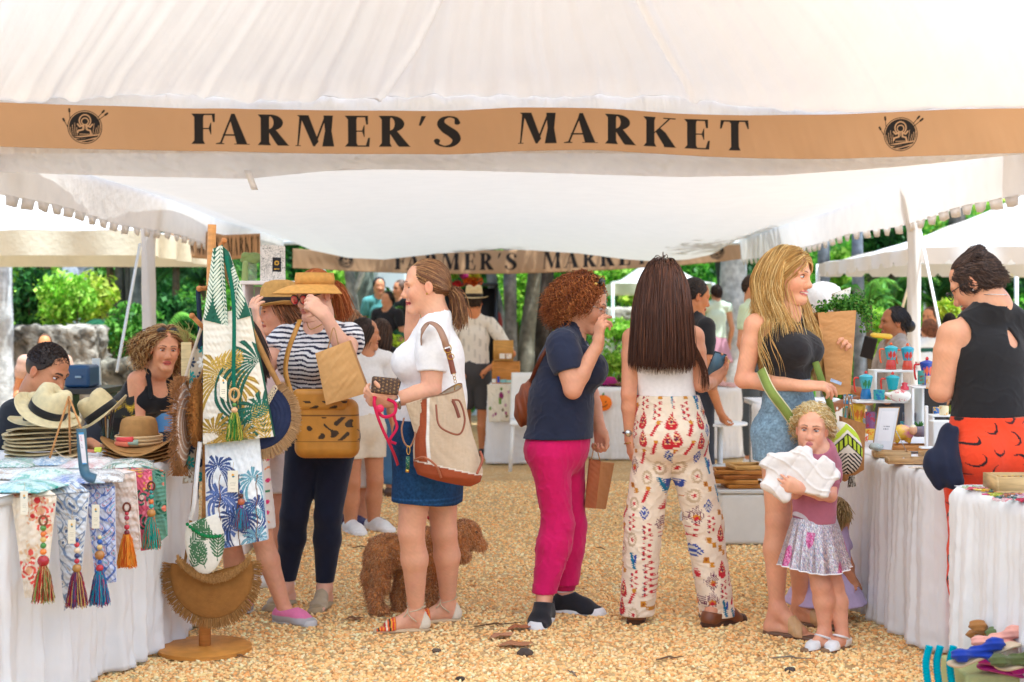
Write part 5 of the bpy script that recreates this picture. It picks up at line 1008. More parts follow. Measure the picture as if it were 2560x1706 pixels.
    g=G(); g.tube(interp([J['neck']+A([-.055,-.01,.02]),J['neck']+f.fw*.07+A([0,0,-.055]),J['neck']+A([.04,.03,.03])],16),.0016,5); mk('necklace',g,'metal_gold',f.root)
    return f
BW=blonde()
# ---------------------------------------------------------------- little girl
def girl():
    d=6.2
    f=Fig('little girl with curly blonde hair hugging a white bag, mauve t-shirt, sequin skirt, white shoes',d,dict(head=(2030,1073),neck=(2052,1141),shR=(2018,1165,-.03),shL=(2078,1163,.03),chest=(2045,1195),waist=(2036,1255),pelvis=(2036,1305),
        elL=(2076,1240,-.07),wrL=(2000,1222,-.21),elR=(1992,1228,-.03),wrR=(1975,1235,-.16),hpR=(2022,1335,-.02),hpL=(2056,1335,.03),knR=(2052,1465,-.03),knL=(2085,1465,.02),anR=(2062,1575,-.01),anL=(2106,1588,-.01),toR=(2000,1600,-.10),toL=(2040,1616,-.14)),
        fw=(-.45,-.89,0),head=(-.30,-.95,-.02),hup=(.06,0,1),hk=.84,child=True,skin='#e3ab90',rc=.080,rw=.074,rh=.084,dc=.78,dw=.88,dh=.9,arm=(.031,.027,.020),leg=(.052,.040,.038,.026),sh=.032,brow='#80583a',iris='#4a5a64',lip='#c0696c')
    f.hand('L',(-.95,-.15,.25),(.25,.85,.1),k=.66,curl=(.25,.3,.35,.4),spread=.35); f.foot('L',.68); f.foot('R',.68)
    f.body(.0045); f.eyes(); J=f.J
    tee(f,'#b0687a',P(0,1306,d)[2],.010,.52,h=.0045,scoop=(.01,.042,.05),fold=.0025,seed=3,slinf=.012)
    wz=P(0,1282,d)[2]; hz=P(0,1418,d)[2]
    def skirt(r0,r1,z0,z1,fl,cf,name,h=.0045):
        c=J['pelvis']; g=G(); n=260; a=np.linspace(0,2*math.pi,n,endpoint=False); q=np.linspace(0,1,40)[:,None]; rr=(r0+(r1-r0)*q**.9)*(1+fl*q*np.sin(a*17+2*np.sin(a*3))); Z=z0+(z1-z0)*q+.012*q*np.sin(a*2+1); V=np.stack([c[0]+rr*np.cos(a)*1.02,c[1]+rr*np.sin(a)*.85,Z],-1); Vf=V.reshape(-1,3); g.sheet(V,cf(Vf,np.tile(a,40),np.repeat(q[:,0],n)).reshape(V.shape),wrap=True); return g
    def sq(V,a,q):
        r=np.random.default_rng(2); n=len(V); c=A([C(x) for x in('#f4dfe0','#c9c4d8','#efe6e6','#d9b6c6','#9fa6bf','#ffffff','#d8c8b8')])[r.integers(0,7,n)]; pk=(np.sin(a*3.0+q*4)+.8*np.sin(a*7+2)>1.15)&(q>.25)
        c[pk]=A([C(x) for x in('#e05a9a','#f07ab0','#c94a86','#f4b0d0')])[r.integers(0,4,pk.sum())]; return c
    o=mk('sequin_skirt',skirt(.093,.150,wz-.02,hz,.06,sq,'s'),M('sequins',attr=True,noise=.35,nscale=260,rough=.28,metal=.55,bump=.9,bscale=330),f.root)
    g=skirt(.088,.094,wz+.008,wz-.022,0,lambda V,a,q:np.tile(A(C('#c8bcc0')),(len(V),1)),'w'); mk('waistband',g,'cloth',f.root)
    g=G(); c=J['pelvis']; a=np.linspace(0,6.283,120,endpoint=False); rr=.150*(1+.06*np.sin(a*17+2*np.sin(a*3))); g.tube(np.stack([c[0]+rr*np.cos(a)*1.02,c[1]+rr*np.sin(a)*.85,hz+.012*np.sin(a*2+1)],-1),.003,6,'#f6f2f2',closed=True); mk('hem_trim',g,'cloth',f.root)
    for x in'LR':
        a,t=J['an'+x],J['to'+x]; fd=nrm((t-a)*[1,1,0]); c=A([a[0],a[1],0]); s=S(); s.cone(c-fd*.02,c+fd*.115,.028,.029,k=.02,flat=((0,0,1),.9)); s.clips=[plane((0,0,.015),(0,0,1)),plane((0,0,.001),(0,0,-1))]; mk('sole',fromS(s,.004,'#8a6a48'),'leather',f.root)
        q=f.s.sub(['ft'+x],.005); q.clips=[lambda X,Y,Z:-(np.abs((X-c[0])*fd[0]+(Y-c[1])*fd[1]-.035)-.022),plane((0,0,.010),(0,0,-1)),plane((0,0,.045),(0,0,1))]; mk('white_shoe',fromS(q,.0035,'#f0eeee'),'leather',f.root)
        g=G(); g.tube([A([a[0],a[1],.052])+fd*(.012+.034*math.cos(k))+A([fd[1],-fd[0],0])*.031*math.sin(k)+A([0,0,.012*math.cos(k)]) for k in np.linspace(0,6.283,22,endpoint=False)],.005,6,'#f0eeee',closed=True); mk('ankle_strap',g,'leather',f.root)
    p,dd=scalp(f,2400,9,zshift=.006); n=len(p); r=np.random.default_rng(8); K=22; L_=r.uniform(.05,.12,n)
    def st(q,d_,i): return dd*A([.8,.3,.35])*max(0,1-i/9)+A([.1,-.55,-.45*min(1,i/9)]),.32
    Pl=hair_sim(f,p,dd,K,L_/K,st,None,jit=.14); u=np.linspace(0,1,K)[None,:,None]; ph=sn(p[:,0],p[:,1],p[:,2],45,3)[:,None,None]*3; fr=r.uniform(6,9,(n,1,1)); Pl=Pl+.0075*sstep(0,.3,u)*np.concatenate([np.cos(fr*u*2.2+ph),np.sin(fr*u*2.2+ph),.5*np.sin(fr*u*2.2+ph+1)],2)
    hair_mesh(f,Pl,['#f2d594','#f9e4b2','#e6c278','#fdeec8','#d9b068'],.0018,capcol='#cfa868',cap=.006)
    return f
GL=girl()
# ---------------------------------------------------------------- woman trying on the straw visor
def visor_woman():
    d=7.1
    f=Fig('woman in a striped t-shirt and navy leggings trying on a wide straw visor',d,dict(head=(787,735),neck=(795,818),shR=(714,848,.04),shL=(872,842,-.04),chest=(790,900),waist=(800,980),pelvis=(806,1080),
        elR=(662,925,-.12),wrR=(640,815,-.26),elL=(868,885,-.26),wrL=(812,790,-.30),hpR=(765,1110,0),hpL=(840,1110,0),knR=(735,1290,-.02),knL=(820,1290,-.04),anR=(716,1455,.04),anL=(812,1462,.0),toR=(665,1500,-.16),toL=(785,1510,-.20)),
        fw=(-.30,-.95,0),head=(-.62,-.76,-.20),skin='#e8b8a2',rc=.138,rw=.130,rh=.165,dc=.82,dw=.9,dh=.86,arm=(.053,.042,.028),leg=(.092,.058,.052,.034),bust=.080,butt=.08,brow='#6b3a24',lip='#c07068',sh=.056)
    f.hand('R',(-.15,.1,1),(.75,.55,.1),curl=(.25,.35,.4,.5),spread=.25); f.hand('L',(-.75,-.1,.75),(-.5,.8,-.3),curl=(.5,.7,.9,1.0),tdir=(-.8,-.3,-.4),thumb=(.3,.4)); f.foot('L'); f.foot('R')
    f.body(.0055); J=f.J
    def stripe(V):
        w_=V[:,2]+.012*sn(V[:,0],V[:,1],V[:,2],6,2)+.03*np.abs(V[:,0]-J['chest'][0])*0; ph=(w_/.0215)%1; c=np.where((ph<.42)[:,None],A(C('#242844')),A(C('#efeef0'))); return c
    tee(f,'#ffffff',P(0,1035,d)[2],.014,.52,colf=stripe,h=.0045,fold=.004,seed=8,scoop=(.05,.060,.09),slinf=.020)
    f.cloth('leggings',['pelvis','thL','thR','snL','snR'],.010,'#1a1f33',.0065,[plane((0,0,P(0,1050,d)[2]),(0,0,1)),plane((0,0,P(0,1456,d)[2]),(0,0,-1))],fold=.0025,seed=6,colf=lambda V:A(C('#1b2036'))*(1+.12*sn(V[:,0],V[:,1],V[:,2],9,1))[:,None])
    for x in'LR': sandal(f,x,'#b9a486','#a8926f',cross=False,thick=.032,band=.042)
    p,dd=scalp(f,1800,3); n=len(p); r=np.random.default_rng(5); K=24; tie=A([.0,-.12,.015])
    def st(q,d_,i): v=tie-q; l=np.linalg.norm(v,axis=1)[:,None]; return v/l,.8
    dist=np.linalg.norm(tie-p,axis=1)*1.2; Pl=hair_sim(f,p,dd,14,dist/13,st,None,jit=.03)
    m=900; tl=np.tile(tie,(m,1))+r.normal(0,.012,(m,3)); dz=np.stack([r.normal(0,.3,m),-1+r.normal(0,.15,m),-.2+r.normal(0,.3,m)],-1); dz/=np.linalg.norm(dz,axis=1)[:,None]
    P2=hair_sim(f,tl,dz,20,r.uniform(.007,.0105,m),lambda q,d_,i:(np.tile(A([0,-.05,-1.]),(m,1)),.2),None,jit=.12)
    cols=['#b5602a','#c8733a','#9a4a1e','#d98a4c','#a8531f']
    hair_mesh(f,Pl,cols,.0022,capcol='#8a451e',extra=lambda g:g.strands(toworld(f,P2).reshape(m,20,3),np.linspace(.0022,.0008,20),3,A([C(c) for c in cols])[r.integers(0,5,m)]))
    # sunglasses slipped down
    g=G()
    for sg in(-1,1): g.ell(f.L(sg*.033,.108,-.010),A([.026,.006,.024]),f.Rh,col='#c8242c')
    mk('sunglasses_lens',g,'lens_red',f.root); g=G()
    for sg in(-1,1):
        g.tube([f.L(sg*.033+.027*math.cos(a),.108,-.010+.024*math.sin(a)) for a in np.linspace(0,6.283,22,endpoint=False)],.0035,6,'#241c1c',closed=True); g.tube([f.L(sg*.058,.105,.0),f.L(sg*.078,.03,.006)],.003,6,'#241c1c')
    g.tube([f.L(-.008,.112,-.006),f.L(.008,.112,-.006)],.003,6,'#241c1c'); mk('sunglasses_frame',g,'plastic',f.root)
    g=G(); g.tube(interp([J['neck']+A([-.055,-.03,.03]),J['neck']+A([-.02,-.10,-.01]),J['neck']+A([.055,-.05,.03])],16),.0022,5); mk('necklace',g,'metal_gold',f.root)
    # the visor: band + big brim, worn
    t=thing('visor','wide brimmed golden straw sun visor with a price tag, on the woman in stripes','visor',f.L(0,.05,.05)); R=f.Rh@A([[1,0,0],[0,math.cos(.20),math.sin(.20)],[0,-math.sin(.20),math.cos(.20)]]).T
    W=lambda x,y,z:f.L(0,-.01,.045)+R@A([x,y,z]); ang=np.linspace(-2.3,2.3,90)
    sm=M('straw',attr=True,noise=.12,nscale=40,rough=.8,wave=(110,.5,.6,'Z')); g=G(); V=[]
    for z,rr in((0,.099),(.028,.101),(.058,.096)): V.append([W(rr*math.sin(a)*.86,rr*1.06*math.cos(a),z) for a in ang])
    g.sheet(A(V),'#e6ab58'); mk('band',g,sm,t,solid=.004)
    g=G(); q=np.linspace(0,1,16); V=[[W((.099+L*k)*math.sin(a)*.86*(1+.25*k*0),(.099+L*k)*1.06*math.cos(a),-.002-.045*k**1.4+.0*k) for a in ang for L in[.125*max(0.05,math.cos(a*.62))**.7]] for k in q]; g.sheet(A(V),'#e8ae5a'); mk('brim',g,sm,t,solid=.004)
    g=G(); c=f.L(.085,.02,.035); g.box(c,(.004,.022,.045),f.Rh,'#f4f2ee'); 
    for k in range(6): g.box(f.L(.0875,.012+.0032*k,.033),(.0008,.0014 if k%2 else .0022,.022),f.Rh,'#222222')
    mk('price_tag',g,'plastic',t,smooth=False)
    return f
VW=visor_woman()
# ---------------------------------------------------------------- woman in black seen from behind
def black_top():
    d=5.95
    f=Fig('woman with short dark hair and glasses leaning over the stall, black sleeveless top, orange trousers',d,dict(head=(2440,708,.06),neck=(2482,768,0),shL=(2378,838,-.02),shR=(2590,832,.05),chest=(2475,900),waist=(2480,1010),pelvis=(2478,1120),
        elL=(2352,978,.0),wrL=(2430,965,.30),elR=(2640,960,.05),wrR=(2600,980,.25),hpL=(2425,1150),hpR=(2530,1150),knL=(2425,1380),knR=(2535,1380),anL=(2425,1590,.03),anR=(2540,1590,.03),toL=(2420,1600,.28),toR=(2545,1600,.28)),
        fw=(-.12,.99,0),head=(-.72,.52,-.48),hup=(-.1,.1,1),hk=1.06,skin='#dda586',rc=.150,rw=.142,rh=.182,dc=.68,dw=.78,dh=.84,arm=(.056,.047,.03),leg=(.10,.065,.055,.036),butt=.09,sh=.055)
    f.foot('L'); f.foot('R'); f.hand('L',(.2,.8,0),(0,.2,-1)); f.hand('R',(-.6,.8,0),(0,.2,-1)); f.body(.006); J=f.J
    def ex(s):
        for x in'LR': armhole(f,x,-.12,.075)(s)
        b=J['neck']*.55+J['chest']*.45+A([.045,-.095,-.0]); s.cone(b+A([0,.0,.065]),b+A([.024,-.01,-.045]),.009,.026,k=.003,op='s',flat=(f.fw,3.2)); s.cone(J['neck']+A([0,0,.035]),J['neck']+A([0,0,.12]),.075,.085,k=.01,op='s')
    f.cloth('black_top',['torso','pelvis'],.012,'#211f21',.005,[lambda X,Y,Z:P(0,1062,d)[2]+.10*(X-J['pelvis'][0])*0+.04*np.sin((X-1.9)*8)-Z+0*Y],extra=ex,fold=.005,ff=(6,6,20),seed=5)
    def cf(V):
        c=np.tile(A(C('#e6441c')),(len(V),1)); u=V[:,0]+.5*V[:,1]; v=V[:,2]; gi=np.floor(u/.086).astype(int); gj=np.floor(v/.086+(gi%2)*.5).astype(int); a=(u/.086-gi-.5)*.086; b=(v/.086+(gi%2)*.5-gj-.5)*.086; h_=((gi*7919)^(gj*104729))%8; th=h_*.785
        x_=a*np.cos(th)+b*np.sin(th); y_=-a*np.sin(th)+b*np.cos(th); m=(np.hypot(x_,y_)<.028)&(np.hypot(x_-.009,y_)>.0262); c[m]=A(C('#231a1c')); return c
    f.cloth('trousers',['pelvis','thL','thR','snL','snR'],{'*':.016,'snL':.03,'snR':.03},None,.0042,[plane((0,0,P(0,1040,d)[2]),(0,0,1)),plane((0,0,.08),(0,0,-1))],fold=.003,seed=2,colf=cf)
    for x in'LR': shoe(f,x,'#2a2422','#1c1818')
    p,dd=scalp(f,5200,3,zshift=.004); n=len(p); r=np.random.default_rng(5); K=16; L_=np.where(p[:,2]<.0,r.uniform(.025,.04,n),r.uniform(.045,.075,n))
    def st(q,d_,i): return dd*.12+np.stack([.25+0*q[:,0],np.where((q[:,2]>.03)&(q[:,1]>-.075),-.9,.12),np.where((q[:,2]>.075)&(q[:,1]>-.075),-.05,-.95)],-1),.75
    Pl=hair_sim(f,p,dd,K,L_/K,st,None,jit=.10); u=np.linspace(0,1,K)[None,:,None]; ph=sn(p[:,0],p[:,1],p[:,2],35,3)[:,None,None]*3; Pl=Pl+.009*np.concatenate([np.cos(u*7+ph),np.sin(u*7+ph),.6*np.cos(u*7+ph)],2)*u
    hair_mesh(f,Pl,['#3d2c26','#4e3a30','#2e201c','#5d463a'],.0015,capcol='#2c1f1a',cap=.006)
    g=G(); g.ell(f.L(-.084,0,-.036),.004); mk('earring',g,'metal_silver',f.root)
    g=G()
    for sg in(-1,1):
        g.tube([f.L(sg*.033+.024*math.cos(a),.110,-.004+.018*math.sin(a)) for a in np.linspace(0,6.283,20,endpoint=False)],.0022,6,'#1c1c22',closed=True); g.tube([f.L(sg*.057,.108,.002),f.L(sg*.08,.03,.004),f.L(sg*.082,-.01,.0)],.0022,6,'#1c1c22')
    mk('spectacles',g,'plastic',f.root)
    g=G(); g.tube(interp([J['neck']+A([-.065,.02,.05]),J['neck']+A([-.03,-.058,.052]),J['neck']+A([.035,-.058,.05]),J['neck']+A([.06,.02,.05])],16),.0018,5); mk('necklace',g,'metal_silver',f.root)
    return f
BK=black_top()
# ---------------------------------------------------------------- stall holders at left
def left_man():
    d=6.9
    f=Fig('man with short dark hair in a black zip jacket bending behind the straw hats','person' and d,dict(head=(118,928),neck=(92,1010,.05),shR=(40,1040,-.10),shL=(135,1045,.20),chest=(70,1110),waist=(50,1220),pelvis=(40,1300),elR=(25,1170,-.1),wrR=(150,1190,-.2),elL=(190,1150,.2),wrL=(225,1110,.0),hpR=(20,1310,-.08),hpL=(55,1310,.1),knR=(150,1330,-.35),knL=(175,1330,-.1),anR=(150,1500,-.35),anL=(175,1500,-.1),toR=(200,1510,-.5),toL=(230,1510,-.2)),
        fw=(.80,-.55,0),head=(.84,-.36,-.42),hup=(.2,0,1),hk=1.05,male=True,skin='#c98d68',rc=.165,rw=.15,rh=.16,sh=.062,arm=(.054,.044,.03),brow='#2c1e18',lip='#a8695a')
    f.hand('L',(.9,-.2,-.2),(0,-.3,-1)); f.hand('R',(.9,-.2,-.2),(0,-.3,-1)); f.foot('L'); f.foot('R'); f.body(.006); f.eyes(); f.cloth('trousers',['pelvis','thL','thR','snL','snR'],.02,'#33363f',.009,[plane((0,0,.1),(0,0,-1)),plane((0,0,f.J['waist'][2]),(0,0,1))]); [shoe(f,x,'#2a2a2c','#1a1a1c',h=.007) for x in 'LR']
    tee(f,'#23252b',P(0,1300,d)[2],.022,1.85,name='jacket',fold=.006,seed=5,scoop=(.03,.058,.06),slinf=.022)
    def ex(s): 
        n0=f.J['neck']; s.cone(n0+A([-.03,0,-.005]),n0+A([.02,0,.045]),.085,.075,k=.01); s.cone(n0+A([0,0,.0]),n0+A([.06,-.04,.10]),.062,.075,k=.006,op='s')
    f.cloth('collar',[],0,'#23252b',.005,[plane(f.J['neck']+A([0,0,.045]),(.3,0,1))],extra=ex,fold=.002)
    p,dd=scalp(f,3600,3,zshift=.0); n=len(p); r=np.random.default_rng(5); K=5; L_=np.where(p[:,2]<.03,.006,.016)*np.ones(n)
    Pl=hair_sim(f,p,dd,K,L_/K,lambda q,d_,i:(dd*.7+A([0,.25,-.2]),.4),None,jit=.2)
    hair_mesh(f,Pl,['#2f2420','#3f302a','#4a3a32'],.0016,capcol='#30241f',cap=.0085)
    return f
LM=left_man()
def leaning_woman():
    d=8.3
    f=Fig('wavy haired woman with sunglasses on her head leaning forward in a black vest','p' and d,dict(head=(413,872),neck=(385,925,.08),shR=(342,952,.0),shL=(430,948,.20),chest=(368,985,.12),waist=(320,1040,.2),pelvis=(270,1090,.3),elR=(345,1025,-.02),wrR=(352,1110,-.1),elL=(432,1010,.14),wrL=(470,1062,.0),hpR=(262,1105,.25),hpL=(285,1105,.42),knR=(268,1250,.2),knL=(292,1250,.38),anR=(262,1380,.3),anL=(288,1375,.48),toR=(285,1395,.1),toL=(312,1390,.3)),
        fw=(.62,-.75,-.25),head=(.40,-.90,-.10),hup=(.05,0,1),skin='#dc9f7c',rc=.135,rw=.125,rh=.15,bust=.07,arm=(.048,.039,.026),sh=.052,smile=False,lip='#c0504e',brow='#5a3c28',hk=1.02)
    f.hand('R',(.2,-.5,-1),(0,0,-1)); f.hand('L',(.6,-.4,-.8),(0,-.3,-1)); f.foot('L'); f.foot('R'); f.body(.007); f.eyes(); J=f.J; f.cloth('trousers',['pelvis','thL','thR','snL','snR'],.016,'#2c2e38',.009,[plane((0,0,.1),(0,0,-1)),plane(f.J['pelvis']*.4+f.J['waist']*.6,(.5,-.4,.6))]); [shoe(f,x,'#2a2a2c','#1a1a1c',h=.007) for x in 'LR']
    def ex(s):
        for x in'LR': armhole(f,x,-.28,.058)(s)
        s.ell(J['neck']+f.fw*.10-A([0,0,.055]),(.062,.075,.085),k=.01,op='s'); s.cone(J['neck']-A([0,0,.01]),J['neck']+A([0,0,.12]),.075,.085,k=.01,op='s')
    f.cloth('black_vest',['torso','pelvis'],.010,'#1d1c20',.006,[],extra=ex,fold=.003,seed=4)
    for x in'RL':
        sh=J['sh'+x]; a=sh*.6+J['neck']*.4; strap('vest_strap',[a+f.fw*.105-A([0,0,.10]),a+f.fw*.06+A([0,0,.012]),a-f.fw*.02+A([0,0,.045]),a-f.fw*.085-A([0,0,.02])],.028,.006,'#1d1c20','cloth',f.root,nor=(0,-.6,.8))
    p,dd=scalp(f,1500,3); n=len(p); r=np.random.default_rng(5); K=26; L_=r.uniform(.16,.24,n)
    def st(q,d_,i): part=np.sign(q[:,0]+.001); return np.stack([part*.5*(q[:,2]>.0)+part*.15,-.4-.5*(q[:,1]>.0)*(q[:,2]>0),-.8+0*q[:,0]],-1),.28
    Pl=hair_sim(f,p,dd,K,L_/K,st,None,jit=.12,colliders=[((0,-.01,-.12),(.08,.075,.10))]); u=np.linspace(0,1,K)[None,:,None]; ph=sn(p[:,0],p[:,1],p[:,2],30,3)[:,None,None]*3; Pl=Pl+.009*sstep(.2,.5,u)*np.concatenate([np.cos(u*22+ph),np.sin(u*22+ph),.0*u+0*ph],2)
    hair_mesh(f,Pl,['#b8864e','#d0a468','#8a5c36','#6e4428','#dcb880'],.0026,capcol='#6b432a',cap=.005)
    g=G()
    for sg in(-1,1): g.ell(f.L(sg*.034,.050,.108),A([.029,.012,.021]),f.Rh,col='#2a2224')
    g.tube([f.L(-.06,.04,.108),f.L(0,.06,.11),f.L(.06,.04,.108)],.003,6,'#c9a04a'); g.tube([f.L(-.06,.04,.108),f.L(-.082,-.01,.06)],.004,6,'#c9a04a'); mk('sunglasses',g,'plastic',f.root)
    return f
LW=leaning_woman()
# ---------------------------------------------------------------- background people: one builder with free joints
def stdJ(px,py_top,d,H,yaw,lean=0,legs=True,sit=False,w=1.0):
    c=P(px,py_top,d); x,y=c[0],c[1]; z0=c[2]-H if not sit else c[2]-H; R=A([[math.cos(yaw),-math.sin(yaw),0],[math.sin(yaw),math.cos(yaw),0],[0,0,1]])  # yaw 0 faces away (+Y)
    g=lambda a,b,h:A([x,y,z0])+R@A([a*w,b,0])*1.0+A([0,0,h*H])+R@A([0,lean*max(0,h-.5),0])
    J=dict(head=g(0,0,.935),neck=g(0,-.01,.845),shR=g(.17,0,.815),shL=g(-.17,0,.815),chest=g(0,0,.73),waist=g(0,0,.62),pelvis=g(0,0,.53),elR=g(.23,-.02,.63),wrR=g(.22,.08,.49),elL=g(-.23,-.02,.63),wrL=g(-.22,.08,.49))
    if legs and not sit: J.update(hpR=g(.08,0,.50),hpL=g(-.08,0,.50),knR=g(.09,.02,.28),knL=g(-.09,.02,.28),anR=g(.09,0,.05),anL=g(-.09,0,.05),toR=g(.11,.15,.02),toL=g(-.11,.15,.02))
    return J,R@A([0,1,0]),g
def bgp(label,px,py,d,H,yaw,top,bottom=None,skin='#d39a78',hair='#33241c',hairlen=.06,sl=.6,hyaw=None,pose=None,scale=1,male=False,skirt=None,shoes='#e8e6e2',shorts=None,h=None,lean=0,hands=True,sit=False,w=1,topcf=None,hairy=True,bulk=1,headd=(0,0,0),face=True,group='people in the background'):
    if bottom is None: H=float(P(px,py,d)[2]); bottom='#33363f'
    J,fw,g_=stdJ(px,py,d,H,yaw,lean,True,sit,w)
    if pose: 
        for k,v in pose.items(): J[k]=g_(*v)
    hd=fw if hyaw is None else A([-math.sin(hyaw),math.cos(hyaw),0]); h=h or max(.008,d*.0011)
    f=Fig(label,d,J,fw,head=nrm(hd+A(headd)),skin=skin,male=male,hk=H/1.68*.98 if not sit else 1,rc=.125*bulk,rw=.115*bulk,rh=.145*bulk,arm=(.044*bulk,.036,.026),leg=(.08,.055,.05,.036),group=group)
    if hands:
        for x in'LR': dd_=J['wr'+x]-J['el'+x]; f.hand(x,dd_,(0,0,-1) if abs(nrm(dd_)[2])<.7 else fw,curl=.6)
    if bottom is not None:
        for x in'LR': f.foot(x)
    f.body(h,fine=d<11 and face); J=f.J
    tee(f,top,J['pelvis'][2]+(.02 if not male else -.04),.016,sl,h=h,fold=.004,seed=int(px),colf=topcf)
    if bottom is not None:
        hz=.1 if shorts is None else J['knR'][2]+shorts
        if skirt: 
            def ex(s): s.cone(J['waist'],A([*J['pelvis'][:2],J['knR'][2]+skirt]),.13,.24,k=.03,flat=(fw,.8))
            f.cloth('skirt',[],0,bottom,h,[plane((0,0,J['knR'][2]+skirt),(0,0,-1))],extra=ex,fold=.012,ff=(10,10,1),seed=3)
        else: f.cloth('trousers',['pelvis','thL','thR','snL','snR'],.02,bottom,h,[plane((0,0,hz),(0,0,-1)),plane((0,0,J['waist'][2]),(0,0,1))],fold=.004,seed=3)
        for x in'LR': shoe(f,x,shoes,shoes,h=.007)
    if hairy:
        p,dd=scalp(f,700,3); n=len(p); K=12; r=np.random.default_rng(int(px)); L_=r.uniform(.6,1,n)*hairlen
        Pl=hair_sim(f,p,dd,K,L_/K,lambda q,d_,i:(A([0,-.5,-.9])+dd*.1,.6),None,jit=.05,colliders=[((0,-.01,-.12),(.07,.07,.09))]); c=A(C(hair)); hx=lambda k:'#%02x%02x%02x'%tuple(int(min(255,int(hair[i:i+2],16)*k)) for i in(1,3,5))
        hair_mesh(f,Pl,[hair,hx(1.3),hx(.8)],.0035,capcol=hair,cap=.007)
    return f
def fedora(label,c,Rm,crown,band,sc=1.0,group=None,parent=None,brimw=.055,bandh=.035,flop=0,root=None,extra=None,pinch=True,name='straw_hat',cat='hat'):
    t=thing(name,label,cat,c,group); sm=MATS['straw']; c=A(c,float)
    def fn(v,a): 
        z=v[...,2]; 
        if pinch: k=sstep(.06,.115,z); v=v.copy(); v[...,1]=v[...,1]*(1-.10*k*np.abs(np.cos(a))**2); v[...,0]*=1-.22*k*np.clip(np.sin(a),0,1)**2; v[...,2]=z-.022*k*np.exp(-(v[...,0]/.022)**2)-.012*k*(v[...,1]>0)*0
        return v*sc
    g=G(); pr=[(.079,.0),(.079,.03),(.077,.06),(.073,.09),(.066,.108),(.05,.116),(.025,.117),(.001,.114)]; g.lathe([(x,z) for x,z in pr],c,40,R=Rm,col=crown,sx=1,sy=1.18,fn=fn); mk('crown',g,sm,t,solid=.003)
    def fb(v,a): v=v.copy(); r=np.hypot(v[...,0],v[...,1])-.079; v[...,2]+= (.35*r*np.abs(np.sin(a*1.0))*(-.5)+ .9*r**2*np.cos(a)**2*4)*1+flop*r*np.sin(a*2+1); return v*sc
    g=G(); n=8; g.lathe([(.079+brimw*k/n,.0+.002*math.sin(k)) for k in range(n+1)],c,56,R=Rm,col=crown,sx=1,sy=1.12,fn=fb); mk('brim',g,sm,t,solid=.003)
    g=G(); g.lathe([(.081,.001),(.0815,bandh*.5),(.0805,bandh)],c,40,R=Rm,col=band,sx=1,sy=1.18,fn=lambda v,a:v*sc); mk('hatband',g,'cloth',t,solid=.002)
    if extra: extra(t,c,Rm,sc)
    return t
